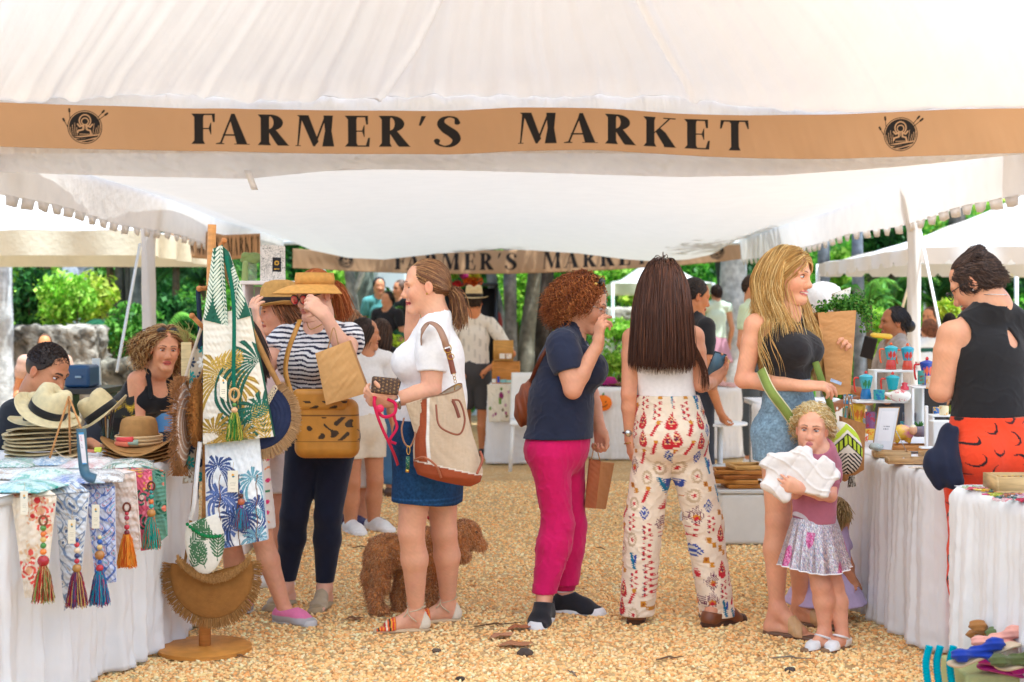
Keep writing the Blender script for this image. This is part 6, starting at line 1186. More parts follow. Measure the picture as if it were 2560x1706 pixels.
def crowd():
    stripe_p=lambda V:np.where((((V[:,2]/.05)%1)<.4)[:,None],A(C('#26365e')),A(C('#e8ecf2')))
    f=bgp('man with a straw fedora seen from behind, patterned cream shirt, dark shorts, hand on hip',1185,730,14.8,1.77,.0,'#e9e0d2','#4c4a4c',skin='#d08a5c',male=True,shorts=.05,hair='#3a2a20',hairlen=.02,shoes='#2a2a2c',sl=.9,bulk=1.12,
      pose=dict(elR=(.40,-.06,.635),wrR=(.16,-.14,.555),elL=(-.34,-.04,.62),wrL=(-.16,-.12,.54)),topcf=lambda V:A(C('#ece3d6'))*np.where(((np.sin(V[:,0]*110)>.55)&(np.sin(V[:,2]*38+np.floor(V[:,0]*17)*2)>.1))[:,None],.72,1))
    fedora('cream straw fedora with a black band worn by the man in the patterned shirt',f.L(0,-.012,.055),f.Rh,'#ead2a0','#2a2624',1.12)
    bgp('man with a short dark beard and faded haircut in black looking down to the right',1738,700,10.0,1.78,-1.25,'#26262a','#33353c',skin='#c4845a',male=True,hair='#2a1f1a',hairlen=.03,headd=(0,0,-.25))
    f=bgp('seated woman with a dark bun and taupe patterned blouse holding a phone',2236,770,9.6,1.62,1.57,'#9a8c80',None,skin='#a8704c',hair='#1e1a1c',hairlen=.05,sl=.95,pose=dict(elL=(-.2,.10,.60),wrL=(-.1,.33,.64),elR=(.2,.12,.58),wrR=(.05,.34,.57)),topcf=lambda V:A(C('#a0948a'))*(1+.22*sn(V[:,0],V[:,1],V[:,2],50,2))[:,None])
    g=G(); g.ell(f.L(0,-.115,-.03),(.042,.042,.042),col='#1e1a1c'); mk('hair_bun',g,'hairmat',f.root)
    bgp('dark skinned child in a blue denim shirt peeking past the leaning woman',433,905,9.5,1.25,-2.7,'#6f9fd0',None,skin='#8a5a40',hair='#1c1614',hairlen=.012,sl=1.7,pose=dict(elR=(.2,.1,.5),wrR=(.1,.2,.45)))
    bgp('child with brown hair far behind the man with the black jacket',112,838,12.6,1.35,-2.9,'#c9a088',None,skin='#d8935f',hair='#6b4a34',hairlen=.03)
    # people behind the striped woman
    bgp('young woman with a dark ponytail and white t-shirt behind the striped woman',905,798,9.6,1.52,-2.5,'#f0eeee','#e6d8c2',skin='#c98f6c',hair='#33261f',hairlen=.22,shorts=.16,shoes='#eceae8',lean=.1,hyaw=-1.2)
    bgp('woman in a white linen dress standing close behind the striped woman',880,776,9.9,1.62,-.6,'#efebe4','#f2eee8',skin='#d99f80',hair='#8a6444',hairlen=.45,skirt=-.05,shoes='#4a4a7a',pose=dict(elR=(.25,.1,.63),wrR=(.28,.28,.50)))
    bgp('person in blue jeans and tall brown boots mostly hidden behind the shoppers',955,800,11.5,1.60,-.4,'#23222a','#4f7396',skin='#c98f6c',hair='#4a3426',hairlen=.3,shoes='#5a3d28',sl=1.6)
    f=bgp('person in a banded straw fedora standing behind the woman with the visor',697,735,7.7,1.62,1.9,'#e8c8c0','#e9d8d0',skin='#dba184',hair='#8a5a3a',hairlen=.12,shorts=.1,w=.8,bulk=.85)
    fedora('straw fedora with a black band half hidden by the raised hand',f.L(0,-.005,.05),f.Rh,'#d9a860','#242022',1.14,flop=.1)
    # stage and lawn people far away
    bgp('person in a teal shirt and dark cap far off under the trees',948,695,19,1.72,-2.9,'#5f9a9a','#39424c',male=True,hair='#20242c',hairlen=.01)
    bgp('dark haired person in black sitting far off left of the white shirt',968,730,18,1.5,2.6,'#25242a','#25242a',hair='#241c1a')
    bgp('person in a black shirt far off just left of the ponytailed womans face',1000,702,19,1.7,2.2,'#1f1f24','#2d2f36',hair='#5a4030')
    bgp('woman in a pale green top and pink skirt far behind the bearded man',1790,713,19.5,1.62,.25,'#dde6cc','#c9909e',skirt=.10,hair='#4a3426',hairlen=.05,sl=.25,pose=dict(elL=(-.3,.08,.78),wrL=(-.15,.12,.90)))
    bgp('man in a pale green shirt behind the blonde woman, by the white palm trunk',1884,690,13.5,1.75,-2.2,'#cfe0c0','#4d5358',male=True,hair='#3a2a22',hairlen=.02)
    bgp('person in a navy and white striped shirt far behind the right post',2325,770,14.5,1.5,2.4,'#26365e',None,topcf=stripe_p,hair='#4a3428')
    bgp('person in a white shirt with green bands beyond the right post',2322,800,13.2,1.45,.2,'#f0f0ee',None,topcf=lambda V:np.where((((V[:,2]/.16)%1)<.22)[:,None],A(C('#2c5a50')),A(C('#eff1f0'))),hair='#8a5a40')
    bgp('dark haired person sitting beyond the yellow flowers at right',2375,785,15.5,1.45,-.5,'#5a6a4c',None,hair='#241c1a')
    bgp('person in a red shirt between the white tree trunks',1215,735,21,1.7,2.8,'#b04038','#33353c',hair='#2c2220')
    # child in printed shorts between rack and leggings
    J=dict(head=(585,858),neck=(590,925),shL=(560,945,.1),shR=(625,945,-.08),chest=(592,985),waist=(598,1060),pelvis=(602,1130),elL=(545,1020,.15),wrL=(540,1080,.1),elR=(640,1030,-.05),wrR=(620,1090,-.1),hpR=(625,1150,-.04),hpL=(585,1150,.06),knR=(655,1340,-.02),knL=(575,1350,.12),anR=(712,1525,-.04),anL=(600,1530,.18),toR=(755,1550,-.09),toL=(545,1550,.14))
    f=Fig('child in white printed shorts and pink clogs behind the hanging bags',6.75,J,fw=(-.5,.86,0),head=(-.7,.7,-.1),hk=.92,skin='#dfa78a',rc=.11,rw=.10,rh=.12,arm=(.038,.03,.022),leg=(.07,.05,.045,.032),sh=.04)
    f.foot('L',.85); f.foot('R',.85); f.hand('L',(0,0,-1),(0,-1,0),k=.8); f.hand('R',(0,0,-1),(0,-1,0),k=.8); f.body(.006); tee(f,'#6f8fc0',P(0,1130,6.75)[2],.012,.6,fold=.003)
    def cf(V):
        c=np.tile(A(C('#f4ece8')),(len(V),1)); gi=np.floor(V[:,0]/.045).astype(int); gj=np.floor(V[:,2]/.05+.5*(gi%2)).astype(int); a=V[:,0]/.045-gi-.5; b=V[:,2]/.05+.5*(gi%2)-gj-.5; k=((gi*7)^(gj*13))%3; rr=np.hypot(a,b)
        c[(k==0)&(rr<.22)&(np.abs(b)<.12)]=A(C('#2f8a5a')); c[(k==1)&(rr<.2)]=A(C('#e0387a')); m=(k==2)&(b>0)&(rr<.26)&(rr>.12); c[m]=A(C('#f0a060')); return c
    f.cloth('printed_shorts',['pelvis','thL','thR'],.02,None,.005,[plane((0,0,P(0,1120,6.75)[2]),(0,0,1)),plane((0,0,P(0,1318,6.75)[2]),(0,0,-1))],colf=cf,fold=.004)
    for x in'LR': shoe(f,x,'#b9b3b6','#c9c5c4',k=.85,infl=.009,clip=.06,colf=lambda V:np.where((V[:,2]>.038)[:,None],A(C('#e07aa8')),A(C('#b5b0b2'))))
    p,dd=scalp(f,900,3); n=len(p); hair_mesh(f,hair_sim(f,p,dd,14,np.full(n,.25/14),lambda q,d_,i:(np.tile(A([0,-.3,-1.]),(n,1)),.35),None,jit=.05,colliders=[((0,-.01,-.12),(.07,.07,.09))]),['#3a2820','#4a342a','#2c1e18'],.0028,capcol='#33241d')
    # small child crouching behind the little girl
    J=dict(head=(2092,1290),neck=(2085,1335),shL=(2100,1350,.08),shR=(2065,1350,-.06),chest=(2078,1375),waist=(2070,1410),pelvis=(2065,1435),elR=(2095,1390,-.1),wrR=(2125,1440,-.08),elL=(2118,1400,.1),wrL=(2130,1450,.05))
    f=Fig('toddler with light curls in a lilac dress crouching behind the little girl',6.75,J,fw=(.6,.7,0),head=(.6,.75,-.2),hk=.72,child=True,skin='#cf9470',rc=.08,rw=.08,rh=.09,arm=(.027,.022,.018),sh=.03); f.hand('R',(.3,0,-1),(0,-1,0),k=.55); f.hand('L',(.3,0,-1),(0,-1,0),k=.55); f.body(.005); tee(f,'#b8a2c8',0,.01,.5,fold=.002,h=.006)
    def ex(s): s.cone(f.J['waist'],A([*(f.J['pelvis'][:2]),.06]),.09,.22,k=.03)
    f.cloth('tulle_dress',[],0,'#c3b0d6',.006,[plane((0,0,.09),(0,0,-1))],extra=ex,fold=.010,ff=(12,12,1))
    p,dd=scalp(f,800,3); n=len(p); r=np.random.default_rng(1); Pl=hair_sim(f,p,dd,14,np.full(n,.09/14),lambda q,d_,i:(dd*.25+A([0,-.4,-.6]),.5),None,jit=.12); hair_mesh(f,Pl,['#b8965a','#d4b282','#a08050'],.0028,capcol='#8f6f48',cap=.008)
crowd()
# ---------------------------------------------------------------- curly brown dog
def dog():
    d=6.92; f=thing('dog','curly reddish brown poodle standing behind the bare legs, head to the right','dog',P(1050,794,d)*[1,1,0])
    s=S(); Q=lambda px,py,dd=0:P(px,py,d+dd); k=.04
    s.cone(Q(965,1378),Q(1060,1368),.076,.080,k=k); s.cone(Q(1060,1368),Q(1125,1378),.080,.068,k=k); s.cone(Q(1120,1375),Q(1160,1335),.060,.050,k=k)
    s.ell(Q(1168,1340),(.066,.064,.066),k=.03); s.cone(Q(1180,1352),Q(1206,1364),.040,.026,k=.02); s.cone(Q(1152,1345,-.055),Q(1158,1385,-.055),.036,.034,k=.02); s.cone(Q(1152,1345,.055),Q(1158,1385,.055),.036,.034,k=.02); s.ell(Q(1165,1318),(.05,.05,.035),k=.03)
    s.ell(Q(950,1385),(.060,.075,.078),k=k)
    for px,dd in((955,-.055),(1010,.06)): s.cone(Q(px,1400,dd),Q(px-2,1465,dd),.052,.036,k=.03); s.cone(Q(px-2,1465,dd),Q(px-16,1490,dd),.036,.030,k=.02); s.cone(Q(px-16,1490,dd),Q(px-10,1522,dd),.030,.034,k=.02); s.cone(Q(px-10,1526,dd),Q(px+6,1528,dd),.026,.022,k=.02)
    for px,dd in((1080,-.06),(1108,.05)): s.cone(Q(px,1400,dd),Q(px+2,1470,dd),.044,.032,k=.03); s.cone(Q(px+2,1470,dd),Q(px,1520,dd),.031,.034,k=.02); s.cone(Q(px,1526,dd),Q(px+14,1528,dd),.025,.022,k=.02)
    s.cone(Q(925,1385),Q(925,1440),.028,.036,k=.02); s.cone(Q(925,1440),Q(928,1510),.038,.022,k=.02)
    s.mods.append(lambda X,Y,Z:.006*sn(X,Y,Z,38,4)+.004*sn(X,Y,Z,85,6)); V,Q_=s.mesh(.006)
    cf=lambda V:A(C('#d08848'))*(1+.22*sn(V[:,0],V[:,1],V[:,2],30,3))[:,None]
    g=G(); g.add(V,Q_); g.K[0][:]=cf(V)
    # fur: short curly tufts from the surface
    a,b,c=V[Q_[:,0]],V[Q_[:,1]],V[Q_[:,2]]; nn=np.cross(b-a,c-a); nn/=np.linalg.norm(nn,axis=1)[:,None]+1e-9; r=np.random.default_rng(3); idx=r.choice(len(Q_),min(15000,len(Q_)),replace=False); p=a[idx]; n_=nn[idx]; cen=V.mean(0)
    K=6; u=np.linspace(0,1,K)[None,:,None]; L=r.uniform(.008,.019,(len(idx),1,1)); ph=r.random((len(idx),1,1))*6.28; side=r.normal(size=(len(idx),3)); side/=np.linalg.norm(side,axis=1)[:,None]
    Pn=p[:,None]+n_[:,None]*L*u*.8+side[:,None]*.005*np.sin(u*7+ph)+A([0,0,-1])*L*.5*u**2
    pal=A([C(x) for x in('#e09a58','#cc8040','#eeb070','#b87038','#f4c088')]); g.strands(Pn,np.linspace(.0016,.0006,K),3,pal[r.integers(0,5,len(idx))]*r.uniform(.8,1.15,(len(idx),1)))
    mk('body',g,M('fur',attr=True,noise=.15,nscale=60,rough=.8,sheen=.3),f)
    g=G(); g.ell(P(1213,1363,d),(.013,.012,.010),col='#1d1512'); mk('nose',g,'plastic',f)
    g=G(); g.ell(P(1190,1332,d-.045),.008,col='#140e0c'); mk('eye',g,'eye',f)
dog()
# ================================================================= STALLS, BAGS AND GOODS
M('canvas',attr=True,noise=.06,nscale=70,rough=.85,bump=.3,bscale=260); M('paper',attr=True,noise=.05,nscale=9,rough=.75,bump=.12,bscale=60); M('wood',attr=True,noise=.18,nscale=14,rough=.5,stretch=(1,1,6),bump=.1,bscale=60)
M('white_cloth','#f1efee',noise=.02,rough=.9,nscale=5,bump=.08,bscale=160,trans=.10); M('thread',attr=True,noise=.1,rough=.8); M('ceramic',attr=True,noise=.02,rough=.2,spec=.6); M('film',attr=True,noise=.1,nscale=20,rough=.12,spec=.8,alpha=.18,bump=.5,bscale=30)
def strandtuft(g,c,n,L,spread,cols,r=.0013,dirv=(0,0,-1),seed=0,K=7,neck=.012):
    q=np.random.default_rng(seed); d=nrm(dirv); a=q.normal(size=(n,3)); a-=np.outer(a@d,d); a/=np.linalg.norm(a,axis=1)[:,None]; R=np.sqrt(q.random(n))[:,None]; u=np.linspace(0,1,K)[None,:,None]
    Lr=L*q.uniform(.86,1.04,(n,1,1)); Pn=A(c,float)+d*u*Lr+(a*R)[:,None]*(neck+(spread-neck)*u**.7)+q.normal(0,.0012,(n,K,3)); pal=A([C(x) for x in cols]); g.strands(Pn,r,3,pal[q.integers(0,len(pal),n)])
def tassel(label,top,cols,L=.11,beads=(),ring=None,spread=.026,n=150,group='beaded tassels hanging on the goods'):
    t=thing('tassel',label,'tassel',top,group); top=A(top,float); z=0
    if ring: g=G(); c=top-A([0,0,ring[0]]); g.tube([c+A([ring[0]*.8*math.cos(a),0.0,ring[0]*math.sin(a)]) for a in np.linspace(0,6.283,20,endpoint=False)],ring[0]*.24,7,ring[1],closed=True); mk('ring',g,'wood',t); z=ring[0]*1.9
    for r,c in beads: g=G(); g.ell(top-A([0,0,z+r]),(r,r,r*.95),col=c,nu=12,nv=8); mk('bead',g,'ceramic',t); z+=2*r*.95
    g=G(); strandtuft(g,top-A([0,0,z-.002]),n,L,spread,cols,seed=int(abs(top[0])*1000)); mk('tuft',g,'thread',t); return t
def fan(c,u,v,cx,cy,R,a0,a1,n,col,thr=.15,seed=0):
    x,y=u-cx,v-cy; r=np.hypot(x,y); y=y+.75*r*r/R-.12*R; x=x+.25*r*r/R*math.sin(cx*90); r=np.hypot(x,y); a=np.arctan2(y,x); aa=(a-a0)%(2*math.pi); m=(aa<(a1-a0))&(r<R*(.82+.18*np.sin(aa*7+seed)))&(np.cos(aa*n)>thr+.9*(r/R)**2-.4*(r>R*.1)); k=(.8+.3*np.cos(aa*n*3))[m]; c[m]=A(C(col))*k[:,None]
def blades(c,u,v,lst,col,w=.004):
    for (x0,y0,x1,y1,bend) in lst:
        t=np.linspace(0,1,9); px=x0+(x1-x0)*t+bend*np.sin(t*3.14); py=y0+(y1-y0)*t; c[instroke(u,v,list(zip(px,py)),list(w*np.sin(t*3.14+.05)**.7+.0005))]=A(C(col))
def frond2(c,u,v,x0,y0,ang,L,n,col,wid=.35,w=.0032):
    lst=[]
    for i in range(n):
        t=(i+1)/(n+1); bx,by=x0+math.cos(ang)*L*t,y0+math.sin(ang)*L*t; l=L*wid*math.sin(3.14*(t*.85+.1))
        for sg in(-1,1): a2=ang+sg*.75; lst.append((bx,by,bx+math.cos(a2)*l,by+math.sin(a2)*l,0))
    blades(c,u,v,lst,col,w); c[instroke(u,v,[(x0,y0),(x0+math.cos(ang)*L,y0+math.sin(ang)*L)],.002)]=A(C(col))*.8
def panel(poly,d0,d1=None,n=(90,130),bulge=.02,paint=None,rip=.004,seed=0):
    # poly: four corners (px,py): TL,TR,BR,BL ; returns grid + uv metres; bulging quad sheet at depth d0
    c=[P(x,y,d0 if d1 is None else dd) for (x,y),dd in zip(poly,(d0,d0,d0,d0) if d1 is None else d1)]; m,k=n[1],n[0]; q=np.linspace(0,1,m)[:,None,None]; p=np.linspace(0,1,k)[None,:,None]
    V=(c[0]*(1-p)+c[1]*p)*(1-q)+(c[3]*(1-p)+c[2]*p)*q; V=V+A([0,-1,0])*(bulge*np.sin(q*3.14)*np.sin(p*3.14)+rip*sn(V[...,0],V[...,1]*0,V[...,2],14,seed)[...,None]*np.minimum(1,4*np.sin(p*3.14)))
    return V
def softbag(name,label,cat,poly,d,paint,thick=.03,bulge=.03,n=(90,130),mat='canvas',group=None,backcol='#b9a070',root=None,rip=.004,part='body',parent=None):
    t=parent or thing(name,label,cat,np.mean([P(x,y,d) for x,y in poly],0)*1.0,group); V=panel(poly,d,n=n,bulge=bulge,rip=rip,seed=int(poly[0][0])); W=V.reshape(-1,3); O=P(*poly[3],d); u=(W[:,0]-O[0]); v=(W[:,2]-O[2]); col=paint(u,v).reshape(V.shape)
    B=V.copy(); B[...,1]=d+thick+ (d-V[...,1])*.8; g=G(); g.sheet(V[:,::-1],col[:,::-1]); g.sheet(B,np.tile(A(C(backcol)),(W.shape[0],1)))
    for sl,rev in((V[:,0],0),(V[:,-1],1),(V[-1,:],1)):
        b=sl.copy(); b[...,1]=d+thick+(d-sl[...,1])*.8; e=np.stack([sl,b],1); g.sheet(e if rev else e[:,::-1],np.tile(A(C(backcol)),(e.shape[0]*2,1)))
    mk(part,g,mat,t); return t
def base(col,u): return np.tile(A(C(col)),(len(u),1))
# ---------------------------------------------------------------- tables
def cloth_table(label,pts,z,top_poly,drop=None,amp=.022,freq=26,seed=0,name='tablecloth',lo=.012,group='white tablecloths',table=True,fold=1.6):
    p=A(pts,float); seg=np.linalg.norm(np.diff(p,axis=0),axis=1); L=seg.sum(); n=int(L/.008); s=np.concatenate([[0],np.cumsum(seg)]); q=np.linspace(0,L,n); E=np.stack([np.interp(q,s,p[:,0]),np.interp(q,s,p[:,1])],-1); ker=np.hanning(9); ker/=ker.sum()
    for k in range(2): E[:,k]=np.convolve(np.pad(E[:,k],4,'edge'),ker,'valid')
    tn=np.gradient(E,axis=0); tn/=np.linalg.norm(tn,axis=1)[:,None]; nn=np.stack([tn[:,1],-tn[:,0]],-1); cen=np.mean(A(top_poly,float),0); 
    if ((E[n//2]-cen)@nn[n//2])<0: nn=-nn
    K=44; h=np.linspace(0,1,K)[:,None]; zz=z+.004-(z-lo)*h; w_=np.sin(q*freq+1.4*np.sin(q*freq*.31+seed)+.8*h*np.sin(q*3+seed)); w_=np.sign(w_)*np.abs(w_)**.6; w2=np.sin(q*freq*.43+seed*2+1.1*h)
    off=.012+.015*sstep(0,.06,h)+(amp*w_*.55+amp*fold*.6*w2)*(h**.75)+.012*h; off=off+.004*sn(q[None]*3,h*2,0,8,seed)+amp*.22*np.sin(q*freq*2.37+1.7*h+2*np.sin(q*5))*h**.5+.003*sn(q[None]*4,h*9,0,9,seed+4)*h
    V=np.stack([E[:,0]+nn[:,0]*off,E[:,1]+nn[:,1]*off,zz+0*off],-1); V[0,:,:2]=E; V[0,:,2]=z+.006; g=G(); g.sheet(V)
    # top
    T=A(top_poly,float); m=30; a=np.linspace(0,1,m)[:,None,None]; b=np.linspace(0,1,m)[None,:,None]; S_=(T[0]*(1-b)+T[1]*b)*(1-a)+(T[3]*(1-b)+T[2]*b)*a; g.sheet(np.concatenate([S_,z+.005+0*S_[...,:1]+.0015*sn(S_[...,:1],S_[...,1:],0,9,seed)],-1))
    mk(name,g,'white_cloth',label=label,cat='tablecloth',group=group,solid=.002)
    if table:
        tt=thing('folding_table','folding table hidden under '+label.split(' ',0)[0][:60],'table',(cen[0],cen[1],0),'folding tables under the cloths'); g=G(); c0=T.mean(0); S2=(T-c0)*.985+c0; g.prism(S2,.03,(0,0,z-.018),(1,0,0),(0,1,0),'#cfcfcf'); mk('tabletop',g,'plastic',tt)
        for x,y in (T-c0)*.85+c0: g=G(); g.tube([[x,y,0.0],[x,y,z-.03]],.014,8,'#8a8a8a'); mk('leg',g,'plastic',tt)
def tables():
    z=.81; a,b=P(-250,794,4.55),P(0,794,5.0); c=P(418,794,6.1); e=P(470,794,6.62); 
    a=A([-1.92,4.2]); b=A([-1.84,5.0]); c=A([-1.525,6.1]); e=A([-1.49,6.62]); far=A([-3.4,6.72]); fl=A([-3.2,4.2])
    cloth_table('long white tablecloth falling to the ground at left under the hats and scarves',[a,b,c,e,far],z,[a,e,far,fl],amp=.034,freq=33,seed=1,fold=1.0)
    z=.77; A1=A([1.69,7.10]); A2=A([1.80,6.12]); A3=A([2.6,6.05]); A4=A([1.75,8.1]); 
    cloth_table('gathered white tablecloth at right below the jewellery trays and painted coffee pots',[A([1.95,8.3]),A([1.66,7.6]),A1,A2,A([1.84,6.06]),A([2.7,6.02])],z,[A([1.66,7.6]),A2,A([2.9,6.0]),A([2.9,8.3])],amp=.020,freq=62,seed=3,fold=1.3)
    cloth_table('gathered white tablecloth nearest the right edge under the hair clips',[A([2.7,5.72]),A([1.80,5.68]),A([1.755,5.62]),A([1.86,5.1]),A([2.0,4.6])],.765,[A([1.76,5.66]),A([2.0,4.6]),A([3.0,4.6]),A([3.0,5.7])],amp=.020,freq=62,seed=5,fold=1.3)
    cloth_table('white tablecloth across the middle distance under magenta and straw hats',[A([3.0,14.9]),A([2.15,14.4]),A([.85,14.3]),A([.80,15]),],.73,[A([.85,14.3]),A([2.2,14.4]),A([2.3,15.3]),A([.85,15.1])],amp=.02,freq=30,seed=6)
    cloth_table('small white tablecloth just left of the blonde womans shorts, far table',[A([1.95,11.4]),A([1.93,11.2]),A([2.6,11.2])],.76,[A([1.93,11.2]),A([2.7,11.2]),A([2.7,12]),A([1.95,12])],amp=.02,freq=26,seed=8)
    # cream embroidered table in the centre
    x0,x1,y=P(1226,794,13.9)[0],P(1312,794,13.9)[0],13.9
    cloth_table('white under cloth of the small craft table in the centre distance',[A([x0,y+.6]),A([x0,y]),A([x1,y]),A([x1+.05,y+.6])],.775,[A([x0,y]),A([x1,y]),A([x1,y+.6]),A([x0,y+.6])],amp=.02,freq=24,seed=9)
    g=G(); V=panel([(1218,962),(1302,962),(1300,1052),(1222,1055)],13.82,n=(60,60),bulge=.0,rip=.01); W=V.reshape(-1,3); c=base('#efe6d2',W[:,0]); r=random.Random(2)
    for k in range(14):
        X,Z=W[:,0],W[:,2]; cx=r.uniform(W[:,0].min(),W[:,0].max()); cz=r.uniform(W[:,2].min(),W[:,2].max()); c[np.hypot(X-cx,(Z-cz)*.7)<.012]=A(C(r.choice(['#a04a7a','#7a9a4a','#c9a0b0','#8a7a5a'])))
    c[(np.hypot(W[:,0]-P(1253,990,13.8)[0],(W[:,2]-P(0,990,13.8)[2])*.6)<.022)]=A(C('#8a2f66')); c[(np.abs(W[:,0]-P(1250,0,13.8)[0])<.012)&(np.abs(W[:,2]-P(0,1003,13.8)[2])<.03)]=A(C('#7fa04a'))
    g.sheet(V[:,::-1],c.reshape(V.shape)[:,::-1]); mk('table_runner',g,'canvas',label='cream runner embroidered with small flowers on the centre craft table',cat='table runner',solid=.003)
tables()
for o in [o for o in bpy.data.objects if o.name.startswith('folding_table')]:
    n={1:'near left'}; x,y=o.location[0],o.location[1]; o['label']='folding table under the cloth of '+('the hats and scarves at left' if x<-1 else 'the jewellery and coffee pots at right' if 6<y<9 else 'the hair clips at the right edge' if y<6 else 'the magenta hats in the middle' if x>1 and y>14 else 'the small far table by the denim shorts' if y<12 and x>1 else 'the centre craft table')
# ---------------------------------------------------------------- hats on the left table
def hats():
    sm='straw'; c=P(104,1148,6.2); zt=.818
    Rz=np.eye(3)
    for k in range(9):
        z=zt+.003+.0175*k; lab=('%s wavy straw brim in the panama stack'%['lowest','second lowest','third from the bottom','fourth from the bottom','middle','fifth from the top','fourth from the top','third from the top','upper'][k])
        t=thing('straw_hat',lab,'hat',(c[0],c[1],z),'stack of panama hats'); g=G(); rr=.150+.004*math.sin(k*2.1); a=np.linspace(0,6.283,64,endpoint=False); q=np.linspace(0,1,8)[:,None]; R=.075+(rr-.075)*q; Z=z+.010*q**2*np.sin(a*2+.6*k)*.8+.006*q*np.sin(a+k)
        g.sheet(np.stack([c[0]+.008*math.sin(k*1.7)+R*np.cos(a)*1.05,c[1]+R*np.sin(a),Z],-1),'#d9c190',wrap=True); mk('brim',g,sm,t,solid=.006)
    Rt=frame3((.1,1,.0)); fedora('panama hat with black band sitting level on top of the stack',(c[0]+.01,c[1],zt+.175),np.eye(3),'#e8d6a6','#23211f',1.05,'panama hats on the left table',brimw=.062)
    # tilted hat on top
    def tiltx(ax,ang): return A(Matrix.Rotation(ang,3,Vector(ax)))
    R1=tiltx((0,1,0),.48)@tiltx((1,0,0),.16); q=P(118,1030,6.1); fedora('panama hat tilted to the left on top of the stack, wide black band',(q[0],q[1],q[2]+.0),R1,'#ecdcae','#1f1e20',1.0,'panama hats on the left table',brimw=.066)
    R2=tiltx((0,1,0),-.62)@tiltx((1,0,0),.10); q=P(258,1040,6.35); fedora('panama hat propped upright on its brim, right of the stack',(q[0],q[1],q[2]+.005),R2,'#e6d2a0','#1f1e20',.95,'panama hats on the left table',brimw=.06)
    # brown hats with floral band
    c=P(347,1145,6.25); c[2]=zt
    for k in range(4):
        z=zt+.004+.014*k; t=thing('straw_hat','brown straw brim, %s of the brown stack'%['lowest','second','third','topmost bare one'][k],'hat',(c[0],c[1],z),'stack of brown straw hats'); g=G(); a=np.linspace(0,6.283,64,endpoint=False); q=np.linspace(0,1,8)[:,None]; R=.075+(.155-.075)*q; Z=z+.014*q*np.sin(a*2+.9)+.002*k*q
        g.sheet(np.stack([c[0]+R*np.cos(a),c[1]+R*np.sin(a),Z],-1),'#b5844a',wrap=True); mk('brim',g,sm,t,solid=.004)
    def ex(t,cc,Rm,sc):
        for (a0,a1,z,col) in((-2.3,-1.5,.022,'#d8484a'),(-2.4,-1.7,.004,'#e07a5a'),(-1.75,-1.3,.010,'#9fae9a')):
            g=G(); g.tube([cc+A([.098*sc*math.cos(a),.112*sc*math.sin(a),z+.010]) for a in np.linspace(a0,a1,10)],np.linspace(.010,.014,10),7,col); mk('flower_trim',g,'cloth',t)
        for z in(.006,.02,.034): g=G(); g.tube([cc+A([.0935*sc*math.cos(a),.108*sc*math.sin(a),z+.006]) for a in np.linspace(0,6.283,40,endpoint=False)],.0055,6,'#d9b888',closed=True); mk('hat_cord',g,'cloth',t)
    fedora('brown straw hat with a gathered cream and red floral band, on the brown stack',(c[0],c[1],zt+.062),np.eye(3),'#b98a50','#d8b888',1.05,None,brimw=.075,flop=.22,pinch=False,extra=ex)
hats()
